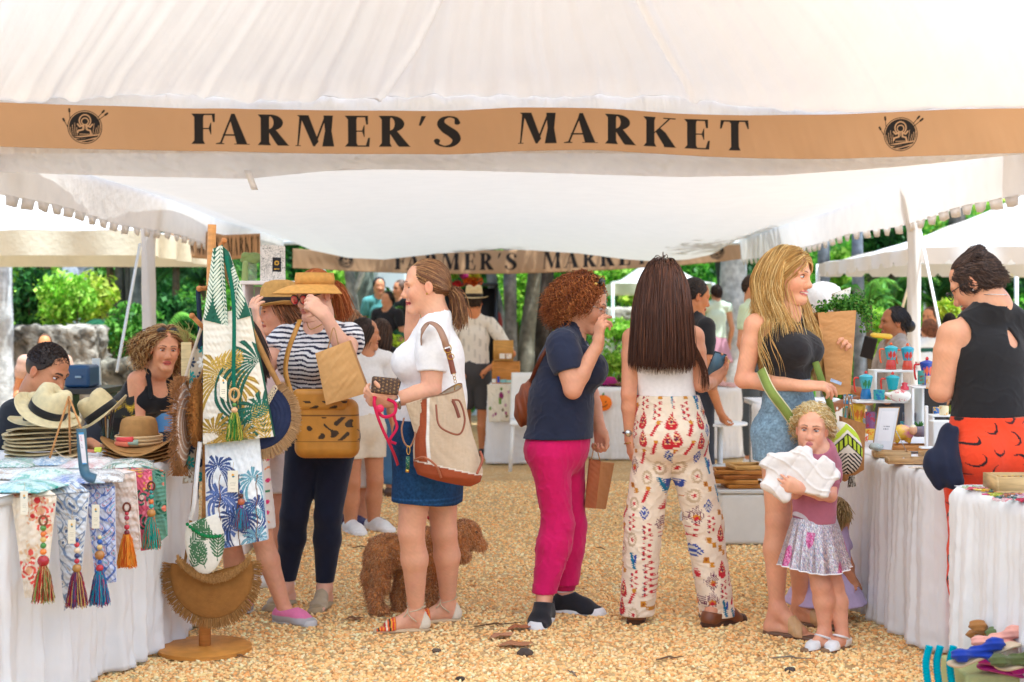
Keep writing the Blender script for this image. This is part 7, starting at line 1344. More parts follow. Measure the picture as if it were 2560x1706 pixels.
def left_goods():
    zt=.818
    # small easel with cord
    t=thing('easel','small wooden easel standing on the left table in front of the panama hats','easel',P(160,1145,5.8)); ap=P(172,992,5.8)
    for e in(P(124,1146,5.75),P(206,1080,5.72),P(175,1135,6.0)): g=G(); g.tube([ap,e],.0045,6,'#c98f52'); mk('leg',g,'wood',t)
    g=G(); g.tube(interp([P(134,1122,5.77),P(160,1143,5.7),P(196,1138,5.74)],10),.0018,5,'#d9bb90'); mk('cord',g,'thread',t)
    # grey stand with a price strip
    t=thing('sign_stand','slim grey curved stand holding a narrow pale price strip, on the wrapped fabrics','sign',P(215,1194,5.35)); d=5.35
    pts=interp([P(203,1072,d),P(206,1130,d),P(210,1172,d),P(218,1190,d-.03),P(238,1198,d-.09)],24); strap('back_plate',pts,.037,.004,'#4d6b7a','plastic',t,nor=(0,-1,.15),n=24)
    O=P(199,1160,d-.006); g=G(); 
    V=panel([(196,1082),(209,1081),(217,1160),(206,1162)],d-.008,n=(30,150),bulge=0,rip=0); W=V.reshape(-1,3); v=(W[:,2]-W[:,2].min())/(np.ptp(W[:,2])); u=((W[:,0]-P(196,0,d)[0])-(1-v)*(P(210,0,d)[0]-P(196,0,d)[0])*.7)/.018; cc=base('#ece3e6',W[:,0]); cc[v>.93]=A(C('#5f9fd0')); cc[v<.05]=A(C('#5f9fd0')); 
    for k in range(5): cc[(np.abs(v-.88+k*.035)<.009)&(np.abs(u-.5)<.22)&(np.sin(u*40+k)>-.4)]=A(C(['#d8606a','#5a7ac0'][k%2]))
    for k in range(3): cc[(np.abs(v-.62+k*.05)<.008)&(np.abs(u-.5)<.12+.05*k)]=A(C('#8a8a9a'))
    g.sheet(V[:,::-1],cc.reshape(V.shape)[:,::-1]); mk('price_strip',g,'paper',t)
    # jar of pens
    t=thing('pen_jar','green glass jar holding pens and brushes between the two hat stacks','jar',P(266,1100,6.45)); c=P(268,1130,6.45); c[2]=zt; g=G(); g.lathe([(.028,0),(.03,.02),(.03,.10),(.024,.112),(.027,.125)],c,20,col='#2f7a4c'); mk('glass',g,'film',t); 
    for k,(dx,h,cl) in enumerate(((-.02,.17,'#222222'),(-.008,.19,'#c99050'),(.01,.20,'#5a3a34'),(.018,.21,'#3a2c30'),(.0,.16,'#e8e6e0'))): g=G(); g.tube([c+A([dx*.3,0,.02]),c+A([dx*1.6,.01,h])],.0035,6,cl); mk('pen',g,'plastic',t)
    for (px,py,d,sz,cl,lab,nm) in ((272,1100,6.25,(.026,.02,.03),'#e8718a','small pink ink bottle beside the pen jar','bottle'),(245,1125,6.1,(.03,.02,.02),'#d9e04a','crumpled lime paper scrap by the panama stack','paper_scrap'),(300,1055,6.6,(.022,.022,.075),'#f0efee','white plastic bottle behind the brown hats','bottle'),(228,1128,6.15,(.05,.03,.012),'#e08a70','small coral pouch lying by the panama stack','pouch'),(262,1135,6.2,(.05,.03,.010),'#eceaea','little white card pile left of the brown hats','card_pile')):
        c=P(px,py,d); c[2]=max(zt+sz[2]/2+.002,c[2]) if sz[2]<.03 else zt+sz[2]/2+.002; s=S()
        if nm=='bottle': s.cone(c-A([0,0,sz[2]*.45]),c+A([0,0,sz[2]*.25]),sz[0]*.6,k=.004); s.cone(c,c+A([0,0,sz[2]*.62]),sz[0]*.3,k=.004)
        else: s.box(c,A(sz)/2,rd=.003); s.mods.append(lambda X,Y,Z:.002*sn(X,Y,Z,60,1))
        mk(nm,fromS(s,.0025,cl),'plastic',label=lab,cat=nm.replace('_',' '))
    t=thing('sign','yellow and black lettered sign panel propped behind the upright panama hat','sign',P(310,1030,6.7)); g=G(); V=panel([(268,1010),(335,990),(338,1040),(272,1048)],6.7,n=(80,50),bulge=0,rip=0); W=V.reshape(-1,3); cc=base('#2a2824',W[:,0]); cc[sn(W[:,0],0*W[:,0],W[:,2],55,3)>.15]=A(C('#e0b424')); g.sheet(V[:,::-1],cc.reshape(V.shape)[:,::-1]); mk('panel',g,'paper',t,solid=.004)
    # packed fabrics in clear film
    r=random.Random(6); spots=[(40,1180,6.0),(130,1170,6.05),(225,1168,5.95),(320,1172,5.95),(20,1205,5.55),(110,1205,5.5),(195,1215,5.4),(70,1235,5.15),(250,1205,5.45)]
    names=['white and green leaf print','pale blue print','blush print','dark green and white leaf print nearest the stand','white print at the left edge','mint print','lilac and blue print','turquoise print nearest the hanging scarves','grey floral print']
    pal=[('#eef0ee','#8fbfa8','#d0dcd4'),('#e6eef2','#8fb0d0','#f0f0f0'),('#f0e4e2','#d0a09a','#e8eeea'),('#e0e6dc','#3f7a5a','#b9a890'),('#f0f0f0','#c0a890','#dfe4e6'),('#dcefe8','#6fb8a4','#f0f4f2'),('#d8dcf0','#6f86c8','#b8d4dc'),('#cfe8e4','#48a898','#8fc8d4'),('#e4e2e0','#9a8a80','#c8d0d8')]
    for i,(px,py,d) in enumerate(spots):
        c=P(px,py,d); t=thing('wrapped_fabric','folded fabric in clear film, '+names[i],'packet',(c[0],c[1],zt),'film wrapped fabrics on the left table'); w_,l_=r.uniform(.17,.21),r.uniform(.2,.26); ang=r.uniform(-.4,.4); n=50; a=np.linspace(-1,1,n); X,Y=np.meshgrid(a*w_/2,a*l_/2); edge=(1-(np.abs(X)/(w_/2))**4)*(1-(np.abs(Y)/(l_/2))**4); hh=.016+.006*(i%3)
        Z=zt+.003+hh*edge+.004*sn(X,Y,0*X,45,i)*edge; Xr,Yr=X*math.cos(ang)-Y*math.sin(ang)+c[0],X*math.sin(ang)+Y*math.cos(ang)+c[1]; m=sn(X,Y,0*X,60,i+3); m2=sn(X,Y,0*X,90,i+9); cc=np.tile(A(C(pal[i][0])),(n,n,1)); cc[m>.25]=A(C(pal[i][1])); cc[m2>.5]=A(C(pal[i][2]))
        g=G(); g.sheet(np.stack([Xr,Yr,Z],-1),cc); o_=mk('fabric',g,'canvas',t,solid=.003); g=G(); Z2=Z+.005+.0035*sn(X,Y,0*X,70,i+20); g.sheet(np.stack([c[0]+(Xr-c[0])*1.05,c[1]+(Yr-c[1])*1.05,np.maximum(Z2,zt+.006)],-1),'#ffffff'); mk('film',g,'film',o_)
    # hanging scarves with tassels
    def paisley(u,v,b,c1,c2,c3,f=70,seed=0):
        c=base(b,u); w_=np.sin(u*f+3*np.sin(v*f*.5+seed))*np.sin(v*f*.8+2*np.sin(u*f*.6)); c[np.abs(w_)<.16]=A(C(c1)); c[(w_>.45)&(w_<.6)]=A(C(c2)); c[w_>.85]=A(C(c3)); return c
    def floral(u,v,b,cols,seed):
        c=base(b,u); r=np.random.default_rng(seed)
        for k in range(20):
            cx,cy=r.uniform(0,.2),r.uniform(0,.42); R=r.uniform(.025,.06); x,y=u-cx,v-cy; a=np.arctan2(y,x); rr=np.hypot(x,y); m=rr<R*(.7+.3*np.cos(a*5+k)); c[m&(np.sin(rr*380+a*2)>-.3)]=A(C(cols[k%len(cols)])); c[(rr<R*.25)]=A(C(cols[(k+1)%len(cols)]))
        return c
    specs=[((28,1246),(140,1240),(112,1488),(62,1496),5.12,lambda u,v:floral(u,v,'#f3e6d2',['#e05a4c','#e9b48c','#c8343a','#e8c8a0'],3),'cream scarf with red flowers, nearest the camera','#f3e6d2'),
      ((136,1238),(222,1232),(196,1495),(160,1528),5.28,lambda u,v:paisley(u,v,'#dfe2e8','#7d8fae','#b9a890','#56688c'),'grey blue paisley scarf with a pointed end','#dfe2e8'),
      ((214,1228),(286,1215),(290,1455),(240,1465),5.42,lambda u,v:paisley(u,v,'#cfd4ea','#5f78c0','#c05a70','#8fb4c8',85,2),'blue and violet paisley scarf','#cfd4ea'),
      ((270,1194),(338,1182),(352,1370),(296,1414),5.62,lambda u,v:paisley(u,v,'#ecdcd2','#e2cabb','#e6d2c6','#e0c8b8',50,3),'plain beige scarf with a red lining','#ecdcd2'),
      ((326,1182),(378,1178),(388,1372),(352,1378),5.74,lambda u,v:floral(u,v,'#d8607a',['#3f8a6a','#f08aa0','#e8b040','#2f6a5a','#f0d0c0'],7),'pink scarf with green and yellow flowers','#d8607a'),
      ((372,1172),(412,1180),(418,1340),(384,1368),5.88,lambda u,v:floral(u,v,'#6fa08a',['#e0a0a0','#2f6a54','#f08a70','#3f5a7a'],9),'green floral scarf with an orange lining','#6fa08a')]
    for i,(a,b,c_,dd,d,pf,lab,bc) in enumerate(specs):
        t=softbag('scarf',lab+', hanging over the table edge','scarf',[a,b,c_,dd],d-.055,pf,thick=.010,bulge=.008,n=(60,120),group='scarves hanging over the left table edge',backcol=bc,rip=.008,part='hanging_end')
        tl,tr=P(*a,d-.055),P(*b,d-.055); g=G(); q=np.linspace(0,1,10)[:,None,None]; e=np.stack([tl+(tr-tl)*k for k in np.linspace(0,1,30)]); V=e[None]+np.concatenate([-.10*q+0*e[None][...,:1],.10*q+0*e[None][...,:1],(zt+.006-e[:,2].mean())*np.sin(q*1.57)+0*e[None][...,:1]+.003],-1); W=V.reshape(-1,3); g.sheet(V,pf(W[:,0]-W[:,0].min(),W[:,1]-W[:,1].min()).reshape(V.shape)); mk('table_end',g,'canvas',t,solid=.003)
    T=[((108,1290),5.0,['#c8282c','#d8c080','#6a3a24','#e04a3a','#8a9a4a'],[(.011,'#5a8a3a'),(.010,'#e0782c'),(.011,'#d8b060'),(.011,'#4a8a3a'),(.012,'#e8822c'),(.021,'#a8202c')],'#8a5230','red and green striped tassel on the cream scarf'),
       ((192,1345),5.16,['#b8283c','#e0c070','#3a4a7a','#7a2a4a','#a0382c'],[(.008,'#2c4a8a'),(.010,'#c0303a'),(.011,'#e8d0b0'),(.010,'#2c3a6a'),(.010,'#b8283c'),(.017,'#b0803c')],None,'burgundy and gold tassel on the grey paisley scarf'),
       ((249,1338),5.3,['#2f8ac0','#1f6a9a','#c03a6a','#3aa8b8','#6a2a5a'],[(.008,'#e8d8a0'),(.010,'#2c5ab0'),(.011,'#e0c080'),(.019,'#b0783c'),(.009,'#2c5ab0'),(.014,'#b82838')],None,'turquoise and pink tassel on the violet paisley scarf'),
       ((317,1258),5.5,['#f08a1c','#e8701c','#f0a83c','#d85a14'],[(.008,'#c02838'),(.010,'#a83048'),(.008,'#d8a890'),(.011,'#b82838'),(.011,'#7a2028')],'#7a3a2a','orange tassel on the beige scarf'),
       ((378,1205),5.66,['#2f9a8a','#e8762c','#3f7a5a','#40b0a0','#d85a3c'],[(.008,'#3a8a8a'),(.011,'#2f8a7a'),(.010,'#e07a3c'),(.010,'#48a8a0'),(.018,'#b8803c')],'#6a3428','teal and orange tassel on the green floral scarf')]
    for (px,py),d,cols,beads,ring,lab in T: tassel(lab,P(px,py,d-.03),cols,L=.125,beads=beads,ring=(.017,ring) if ring else None,spread=.040,n=240)
    for px,py,d,lab in((179,1330,5.12,'on the grey paisley scarf'),(239,1292,5.25,'on the violet paisley scarf'),(60,1258,4.98,'lying flat on the cream scarf')): pricetag(px,py,d,lab)
def pricetag(px,py,d,lab,w=19,h=60,tilt=0):
    t=thing('price_tag','narrow cream price tag '+lab,'price tag',P(px,py,d),'cream price tags'); V=panel([(px-w/2,py-h/2),(px+w/2,py-h/2+tilt),(px+w/2,py+h/2+tilt),(px-w/2,py+h/2)],d,n=(24,60),bulge=0,rip=0); W=V.reshape(-1,3); c=base('#f2ead4',W[:,0]); u=(W[:,0]-P(px,0,d)[0])/(w/FPX*d)+.5; v=(W[:,2]-W[:,2].min())/np.ptp(W[:,2]); c[(np.hypot(u-.5,(v-.80)*2.4)<.13)]=A(C('#e0a82c')); c[(np.hypot(u-.55,(v-.72)*3)<.12)]=A(C('#3f7a8a'))
    for k in range(3): c[(np.abs(v-.46+k*.07)<.014)&(np.abs(u-.5)<.3-.05*k)&(np.sin(u*46+k)>-.5)]=A(C('#9a937e'))
    c[(np.abs(v-.15)<.012)&(np.abs(u-.5)<.2)]=A(C('#b0a890')); g=G(); g.sheet(V[:,::-1],c.reshape(V.shape)[:,::-1]); mk('card',g,'paper',t,solid=.0012); g=G(); g.tube([P(px,py-h/2,d),P(px+2,py-h/2-22,d+.01)],.0008,4,'#c8b080'); mk('string',g,'thread',t)
left_goods()
# ---------------------------------------------------------------- bag rack with bags
def rack():
    d=6.13; c=P(512,1632,d); t=thing('bag_rack','tall wooden rack on a round base, hung with patterned bags','rack',(c[0],c[1],0)); x,y=c[0],c[1]
    g=G(); g.lathe([(.001,.028),(.19,.028),(.20,.022),(.20,.006),(.001,.004)],(x,y,0),64,col='#d08f3e'); mk('base',g,'wood',t,smooth='auto'); g=G(); g.tube([[x,y,.02],[x,y,.285]],.026,20,'#cf8f4a'); mk('post',g,'wood',t); g=G(); tp=P(530,562,d); g.tube([[x,y,.28],[tp[0]*.3+x*.7,y,.9],[tp[0],y,tp[2]]],.018,18,'#d99a58'); mk('post',g,'wood',t)
    for a,b in(((530,650),(560,602)),((530,700),(570,668)),((528,840),(480,790)),((526,720),(498,722))): g=G(); p,q=P(*a,d),P(*b,d-.06); g.tube([p,q],.010,10,'#c9854a'); g.ell(q,.013,col='#c9854a'); mk('peg',g,'wood',t)
    # big palm bag
    dp=d-.13
    def pm(u,v):
        c=base('#e9e1d2',u); fan(c,u,v,.085,.26,.20,-.9,4.0,30,'#c2a04a',-.55); fan(c,u,v,.235,.33,.17,-1.0,4.1,24,'#356b5a',-.4); fan(c,u,v,.05,.03,.15,-.6,3.0,24,'#b9963c',-.5); fan(c,u,v,.25,.13,.14,-.4,3.6,20,'#356b5a',-.4); fan(c,u,v,.16,.02,.12,-.2,3.3,20,'#c2a04a',-.5); frond2(c,u,v,.27,.0,1.75,.17,11,'#c9a548',.45); frond2(c,u,v,.14,.10,.5,.15,10,'#2f6f5c',.4,.003); frond2(c,u,v,.02,.33,.3,.16,10,'#c9a548',.4); return c
    t2=softbag('tote_bag','large cream tote printed with gold and green palm leaves, hanging in front','bag',[(508,790),(622,770),(684,1092),(507,1112)],dp,pm,thick=.05,bulge=.035,n=(130,200),backcol='#2f5f4c')
    def gs(u,v): c=base('#2f6250',u); [frond2(c,u,v,x,.33,a,.36,20,'#dfe6d6',.2,.0042) for x,a in((.03,-1.72),(.07,-1.5))]; return c
    softbag('','', '',[(532,622),(556,612),(570,815),(508,800)],dp-.012,gs,thick=.008,bulge=.01,n=(60,120),backcol='#2f5f4c',parent=t2,part='handle')
    softbag('','', '',[(552,612),(572,630),(628,790),(592,800)],dp-.006,gs,thick=.008,bulge=.01,n=(60,120),backcol='#e0dccc',parent=t2,part='handle')
    strap('ribbon',[P(566,640,dp-.03),P(584,760,dp-.04),P(584,930,dp-.05),P(585,975,dp-.05)],.016,.003,'#1f6a54','canvas',t2)
    tassel('green and gold tassel with a wooden ring on the palm leaf tote',P(586,972,dp-.06),['#3f8a3a','#c9b03c','#2f6a2c','#d8c860','#7a9a2c'],L=.115,beads=[(.007,'#c9a060'),(.009,'#5a8a3a'),(.014,'#e0b080')],ring=(.024,'#e0b070'),spread=.036,n=300); pricetag(558,965,dp-.06,'on the palm leaf tote',w=18,h=52,tilt=14)
    # blue palm bag below
    def bl(u,v):
        c=base('#eef0f2',u)
        for i,(x,y,n,R,cl) in enumerate(((.05,.35,13,.075,'#4a5f9a'),(.06,.23,7,.075,'#6f86c8'),(.20,.30,11,.07,'#7fb4c8'),(.13,.13,17,.085,'#3f5288'),(.22,.19,13,.06,'#4a5f9a'),(.22,.05,9,.07,'#8fc0d8'),(.04,.04,9,.05,'#7f98d0'))): fan(c,u,v,x,y,R*1.25,-.9,4.05,n+6,cl,-.5,i)
        for x in(.06,.14,.215): c[(np.abs(u-x-.003*np.sin(v*60))<.0022)&(v<.33)]=A(C('#7a5a48'))
        return c
    softbag('tote_bag','white tote printed with blue palm trees, hanging below the palm leaf one','bag',[(512,1108),(648,1095),(668,1350),(516,1380)],dp+.035,bl,thick=.04,bulge=.025,n=(120,150),backcol='#d8dce4'); tassel('purple and teal tassel on the blue palm tote',P(603,1225,dp-.005),['#4a8ab0','#7a3a5a','#6a4a8a','#3a9ab0','#8a3a4a'],L=.085,beads=[(.008,'#3a5a9a'),(.010,'#5a3024'),(.016,'#b0603c'),(.008,'#8a5a9a')],spread=.034,n=240); pricetag(582,1204,dp-.015,'on the blue palm tote',w=26,h=54)
    # half round straw bags with fringe
    def halfround(label,c,R,col,fr,ang0,ang1,dd,rings=9,fl=.032,edge=None,handle=None,strapc=None,name='straw_bag',flat=.85,tilt=0):
        t=thing(name,label,'bag',c,'straw bags on the rack'); a=np.linspace(ang0,ang1,70); q=np.linspace(0.02,1,30)[:,None]; 
        for sg in(-1,1):
            V=np.stack([c[0]+R*q*np.cos(a),c[1]+sg*.018*np.sqrt(np.maximum(0,1-q**2.5))+tilt*q*np.cos(a),c[2]+R*flat*q*np.sin(a)],-1); V[...,1]+=sg*.0035*np.abs(np.sin(q*rings*3.14)); g=G(); g.sheet(V if sg>0 else V[:,::-1],col); mk('side',g,'straw',t)
        g=G(); n=260; r=np.random.default_rng(3); aa=r.uniform(ang0,ang1,n*4); st_=np.stack([c[0]+R*.98*np.cos(aa),c[1]+r.uniform(-.012,.012,n*4)+tilt*np.cos(aa),c[2]+R*flat*.98*np.sin(aa)],-1); dv=np.stack([np.cos(aa),r.normal(0,.12,n*4)-.1,np.sin(aa)-.15],-1)+r.normal(0,.1,(n*4,3)); u=np.linspace(0,1,5)[None,:,None]; g.strands(st_[:,None]+dv[:,None]*fl*u*r.uniform(.8,1.1,(n*4,1,1)),.0013,3,A(C(fr))*r.uniform(.8,1.15,(n*4,1))); mk('fringe',g,'thread',t)
        if edge:
            g=G(); e0=A([c[0]+R*math.cos(ang0),c[1]-.02,c[2]+R*flat*math.sin(ang0)]); e1=A([c[0]+R*math.cos(ang1),c[1]-.02,c[2]+R*flat*math.sin(ang1)])
            for k in range(22): p=e0+(e1-e0)*(k+.5)/22; g.tube([p+A([.010*math.cos(x),-.004,.012*math.sin(x)]) for x in np.linspace(0,6.283,9,endpoint=False)],.0028,5,edge,closed=True)
            mk('shell_trim',g,'thread',t)
        if strapc: strap('shoulder_strap',strapc[0],strapc[1],.003,strapc[2],'straw',t)
        return t
    halfround('navy blue half round straw bag with a tan fringe, at right of the rack',P(640,1040,dp+.06),.155,'#2c3558','#c9a070',-1.95,.98,dp,edge='#e8d4b4',strapc=([P(556,660,dp+.05),P(600,760,dp+.03),P(655,880,dp+.02),P(697,962,dp+.04)],.024,'#b98a52'),fl=.038,flat=.95)
    halfround('honey brown half round straw bag with a thick fringe, lowest on the rack',P(530,1432,d-.06),.180,'#a87436','#b5854a',-3.35,.25,d,rings=16,fl=.036,flat=1.10,strapc=([P(540,720,d+.02),P(505,1000,d+.03),P(478,1290,d-.02),P(462,1410,d-.05)],.012,'#a87a44'))
    g=G(); c=P(535,1405,d-.10); r=np.random.default_rng(5); n=700; xx=r.uniform(-.155,.155,n); zz=-.035*np.cos(xx*9)+.055*(xx/.155)**2-.02; st_=c+np.stack([xx,0*xx-.0,zz],-1); u=np.linspace(0,1,5)[None,:,None]; g.strands(st_[:,None]+A([0,-.012,-.032])*u+r.normal(0,.003,(n,5,3)),.0013,3,A(C('#b5854a'))*r.uniform(.8,1.15,(n,1))); fl_=[o for o in bpy.data.objects if o.get('label','').startswith('honey brown half')][0]; mk('flap_fringe',g,'thread',fl_)
    # two round fringed bags seen edge-on at left
    for lab,cx,cy,rx,rz,dd,col,fc in(('pale embroidered round bag with brown fringe, edge on at left of the rack',455,1062,.030,.185,d-.02,'#c4a28c','#b88250'),('shaggy brown round bag seen edge on, against the palm leaf tote',493,1030,.024,.135,d-.05,'#b0763a','#b0763a')):
        t=thing('round_bag',lab,'bag',P(cx,cy,dd),'straw bags on the rack'); s=S(); cc=P(cx,cy,dd); s.ell(cc,(rx,.14 if rz>.15 else .10,rz)); cf=(lambda V,cc=cc,col=col:np.where(((np.sin(np.hypot(V[:,1]-cc[1],V[:,2]-cc[2])*260)>.6)&(col=='#c4a28c'))[:,None],A(C('#f4ece4')),A(C(col)))); gm=fromS(s,.004,cf); mk('body',gm,'canvas',t)
        g=G(); n=1300 if rz>.15 else 2600; r=np.random.default_rng(8); a=r.uniform(0,6.283,n); yy=(.14 if rz>.15 else .10)*np.cos(a); q=np.ones(n)*1.0 if rz>.15 else np.sqrt(r.random(n)); st_=cc+np.stack([r.uniform(-1,1,n)*rx*(.5 if rz>.15 else np.sqrt(np.maximum(0,1-q**2))*1.0+.02),yy*q,rz*np.sin(a)*q],-1); dv=np.stack([r.normal(0,.5,n)-.2,np.cos(a),np.sin(a)-.2],-1); u=np.linspace(0,1,5)[None,:,None]; L=.03 if rz>.15 else .016; g.strands(st_[:,None]+dv[:,None]*L*u,.0014,3,A(C(fc))*r.uniform(.75,1.2,(n,1))); mk('fringe',g,'thread',t)
        strap('strap',[P(545,650,d-.04),P(cx+ (60 if rz>.15 else 32),780,dd),P(cx+22,900,dd),P(cx+4,cy-rz*560,dd)],.013,.003,'#e6d2bc' if rz>.15 else '#a87a44','straw',t)
    # teal flower tote behind, navy bag
    def tf(u,v): 
        c=base('#c4b49c',u); gi=np.floor(u/.062).astype(int); gj=np.floor(v/.062).astype(int); x=u/.062-gi-.5; y=v/.062-gj-.5; a=np.arctan2(y,x); r=np.hypot(x,y); pet=r<.47*np.abs(np.cos(a*4))**.35; c[pet&((gi+gj)%3==0)]=A(C('#f0efe8')); c[pet&((gi+gj)%3==1)]=A(C('#3a9a94')); c[pet&((gi+gj)%3==2)]=A(C('#2c3a52')); c[r<.1]=A(C('#8a7a60')); return c
    tt=softbag('tote_bag','taupe tote with teal and white flowers, behind the others on the rack','bag',[(478,880),(555,840),(548,1200),(456,1210)],d+.03,tf,thick=.03,bulge=.02,n=(90,200),backcol='#c4b49c'); strap('strap',[P(495,725,d-.03),P(500,820,d+.02),P(500,885,d+.03)],.02,.003,'#2c3a52','canvas',tt)
    def lf(u,v): c=base('#f0ece0',u); [frond2(c,u,v,x,y,a,.11,7,'#4f7a54',.55,.0036) for x,y,a in((.03,.02,1.2),(.09,.03,1.9),(.14,.06,1.5),(.02,.12,.8),(.13,.15,2.4),(.07,.20,1.5))]; return c
    t=thing('shoulder_bag','white bag printed with green leaves and edged with green pompoms, below the totes','bag',P(512,1360,dp+.0)); cc=P(512,1345,dp+.03); s=S(); s.ell(cc,(.085,.026,.155)); s.clips=[plane(cc+A([0,0,.085]),(-.35,0,1))]; mk('body',fromS(s,.003,lambda V:lf(V[:,0]-cc[0]+.085,V[:,2]-cc[2]+.155)),'canvas',t)
    g=G(); [g.ell(cc+A([-.070+.0125*k,-.018-.010*math.sin(k/11*3.14),.060-.0045*k-.02*math.sin(k/11*3.14)+.0]),.0078,nu=8,nv=6,col='#2f8a4c') for k in range(12)]; mk('pompom_trim',g,'thread',t); strap('strap',[P(500,1105,dp+.02),P(492,1180,dp+.0),P(484,1265,dp+.0),P(475,1300,dp+.02)],.018,.004,'#e9e6e4','canvas',t)
rack()
# ---------------------------------------------------------------- carried things
def paperbag(label,poly,d,thick,col,sidecol=None,handle=None,fold=.5,name='paper_bag',group='brown paper bags',rip=.003):
    t=softbag(name,label,'bag',poly,d,lambda u,v:base(col,u)*(1+.04*sn(u,0*u,v,22,3))[:,None],thick=thick,bulge=.012,n=(50,70),mat='paper',backcol=sidecol or col,group=group,rip=rip,part='bag_body')
    if handle: g=G(); [g.tube(interp(h,14),.0028,6,'#b58a5a') for h in handle[:1]]; mk('handle',g,'paper',t); 
    if handle and len(handle)>1: g=G(); g.tube(interp(handle[1],14),.0028,6,'#b58a5a'); mk('handle',g,'paper',t)
    return t
def carried():
    # wallet + lead in the white t-shirt woman's hand
    d=6.19; c=P(963,965,d); R=frame3((.05,1,0),(.10,0,1)); t=thing('wallet','dark brown zipped wallet with a tan flower pattern held by the woman in white','wallet',c); s=S(); s.box(c,(.061,.011,.037),R,rd=.010)
    def cf(V):
        l=(V-c)@R; u,v=l[:,0],l[:,2]; cc=base('#4a3226',u); gi=np.floor(u/.017).astype(int); gj=np.floor(v/.015+.5*(gi%2)).astype(int); a=(u/.017-gi-.5); b=(v/.015+.5*(gi%2)-gj-.5); r=np.hypot(a,b); th=np.arctan2(b,a); k=(gi+2*gj)%3; cc[(k==0)&(r<.30*np.abs(np.cos(th*2))**.5)]=A(C('#a8824e')); cc[(k==1)&(r<.26)&(r>.16)]=A(C('#a8824e')); cc[(k==2)&((np.abs(a)<.07)|(np.abs(b+.18)<.06))&(r<.3)]=A(C('#a8824e')); cc[np.abs(l[:,1])<.003]=A(C('#2a1c16')); return cc
    mk('body',fromS(s,.0022,cf),'leather',t)
    t=thing('dog_lead','magenta dog lead looped under the wallet, running down beside the denim skirt','lead',P(945,995,6.2)); d=6.2
    strap('loop',[P(940,985,d),P(936,1015,d-.02),P(958,1042,d-.02),P(985,1035,d-.01),P(988,1010,d),P(968,998,d)],.014,.003,'#d01a50','cloth',t,n=40,nor=(0,-1,0)); strap('line',[P(935,980,d),P(938,1020,d-.03),P(955,1070,d-.02),P(985,1135,d+.05),P(1030,1250,d+.5),P(1120,1340,6.9)],.013,.003,'#c81848','cloth',t,n=40); strap('tail',[P(984,1040,d),P(992,1070,d),P(975,1100,d),P(990,1110,d+.02)],.012,.003,'#d01a50','cloth',t,n=30); g=G(); g.lathe([(.001,.003),(.016,.003),(.018,0),(.016,-.003),(.001,-.003)],P(950,1022,d-.03),24,R=frame3((0,0,1),(0,-1,0)),col='#d81c54'); mk('toggle',g,'plastic',t)
    # bucket bag
    d=6.16; t=thing('shoulder_bag','beige canvas bucket bag with brown leather base and stripe, carried by the white t-shirt woman','bag',P(1115,1200,d)); K=90; n=150; a=np.linspace(0,6.283,n,endpoint=False); q=np.linspace(0,1,K)[:,None]
    cx=np.interp(q,[0,.12,.5,1],[1122,1122,1108,1100]); hw=np.interp(q,[0,.04,.15,.35,.7,1],[55,78,86,80,64,55]); dp=np.interp(q,[0,.08,.4,1],[.05,.085,.085,.06]); z0=P(0,1204,d)[2]; z1=P(0,985,d)[2]; X=(cx-1280)/FPX*d+hw/FPX*d*np.cos(a); Y=d+dp*np.sin(a); Z=z0+(z1-z0)*q+.045*(q)*np.cos(a)*.9-.02*(1-q)*np.cos(a)+.012*np.sin(a*2)*q; Y=Y+.006*sn(X,Y,Z,16,3)*q; V=np.stack([X,Y,Z],-1); cc=np.tile(A(C('#c8b196')),(K,n,1)); qa=q+0*a; aa=a[None]+0*q
    f_=np.cos(aa); fr=np.sin(aa)<.35; lea=A(C('#9a4a28')); base_=(qa<.17-.10*f_*0-.06*np.clip(f_,0,1)+.05*np.clip(-f_,0,1)); st_=(f_<-.55)&(f_>-.93)&fr; wh=(f_<-.45)&(f_>=-.55)&fr; pip=(np.abs(qa-.17+.06*np.clip(f_,0,1)-.05*np.clip(-f_,0,1))<.014); cc[wh]=A(C('#ece4da')); cc[st_]=lea; cc[pip]=A(C('#e6dccd')); cc[base_]=lea; cc[qa>.985]=A(C('#8a6a50')); g=G(); g.sheet(V,cc,wrap=True); g.add([[V[0,:,0].mean(),d,z0-.004]],col='#9a4a28'); ci=g.n-1; g.T.append(A([[ci,(j+1)%n,j] for j in range(n)])); mk('body',g,'canvas',t,solid=.003)
    # front flap corner at left
    g=G(); Vp=panel([(1014,1010),(1072,992),(1075,1140),(1050,1130)],d-.03,n=(30,40),bulge=.01); g.sheet(Vp[:,::-1],'#bfa88c'); mk('side_gusset',g,'canvas',t,solid=.004)
    def tb(name,pts,r,col,mat='leather'): g=G(); g.tube(interp(pts,40),r,7,col); return mk(name,g,mat,t)
    tb('handle',[P(1090,1012,d-.10),P(1096,1060,d-.12),P(1120,1080,d-.12),P(1150,1085,d-.11),P(1162,1050,d-.10),P(1150,1005,d-.09),P(1130,1000,d-.10)],.0045,'#8a4a2c'); tb('handle',[P(1010,1045,d-.05),P(1004,1075,d-.06),P(1010,1105,d-.06),P(1024,1118,d-.06),P(1036,1095,d-.06),P(1038,1080,d-.05)],.004,'#9a6a4c'); tb('base_cord',[P(1036,1150,d-.05),P(1060,1144,d-.10),P(1090,1165,d-.105),P(1103,1195,d-.095)],.005,'#a8603c'); tb('base_cord',[P(1200,1128,d-.04),P(1206,1150,d-.05),P(1192,1185,d-.08)],.006,'#a05030')
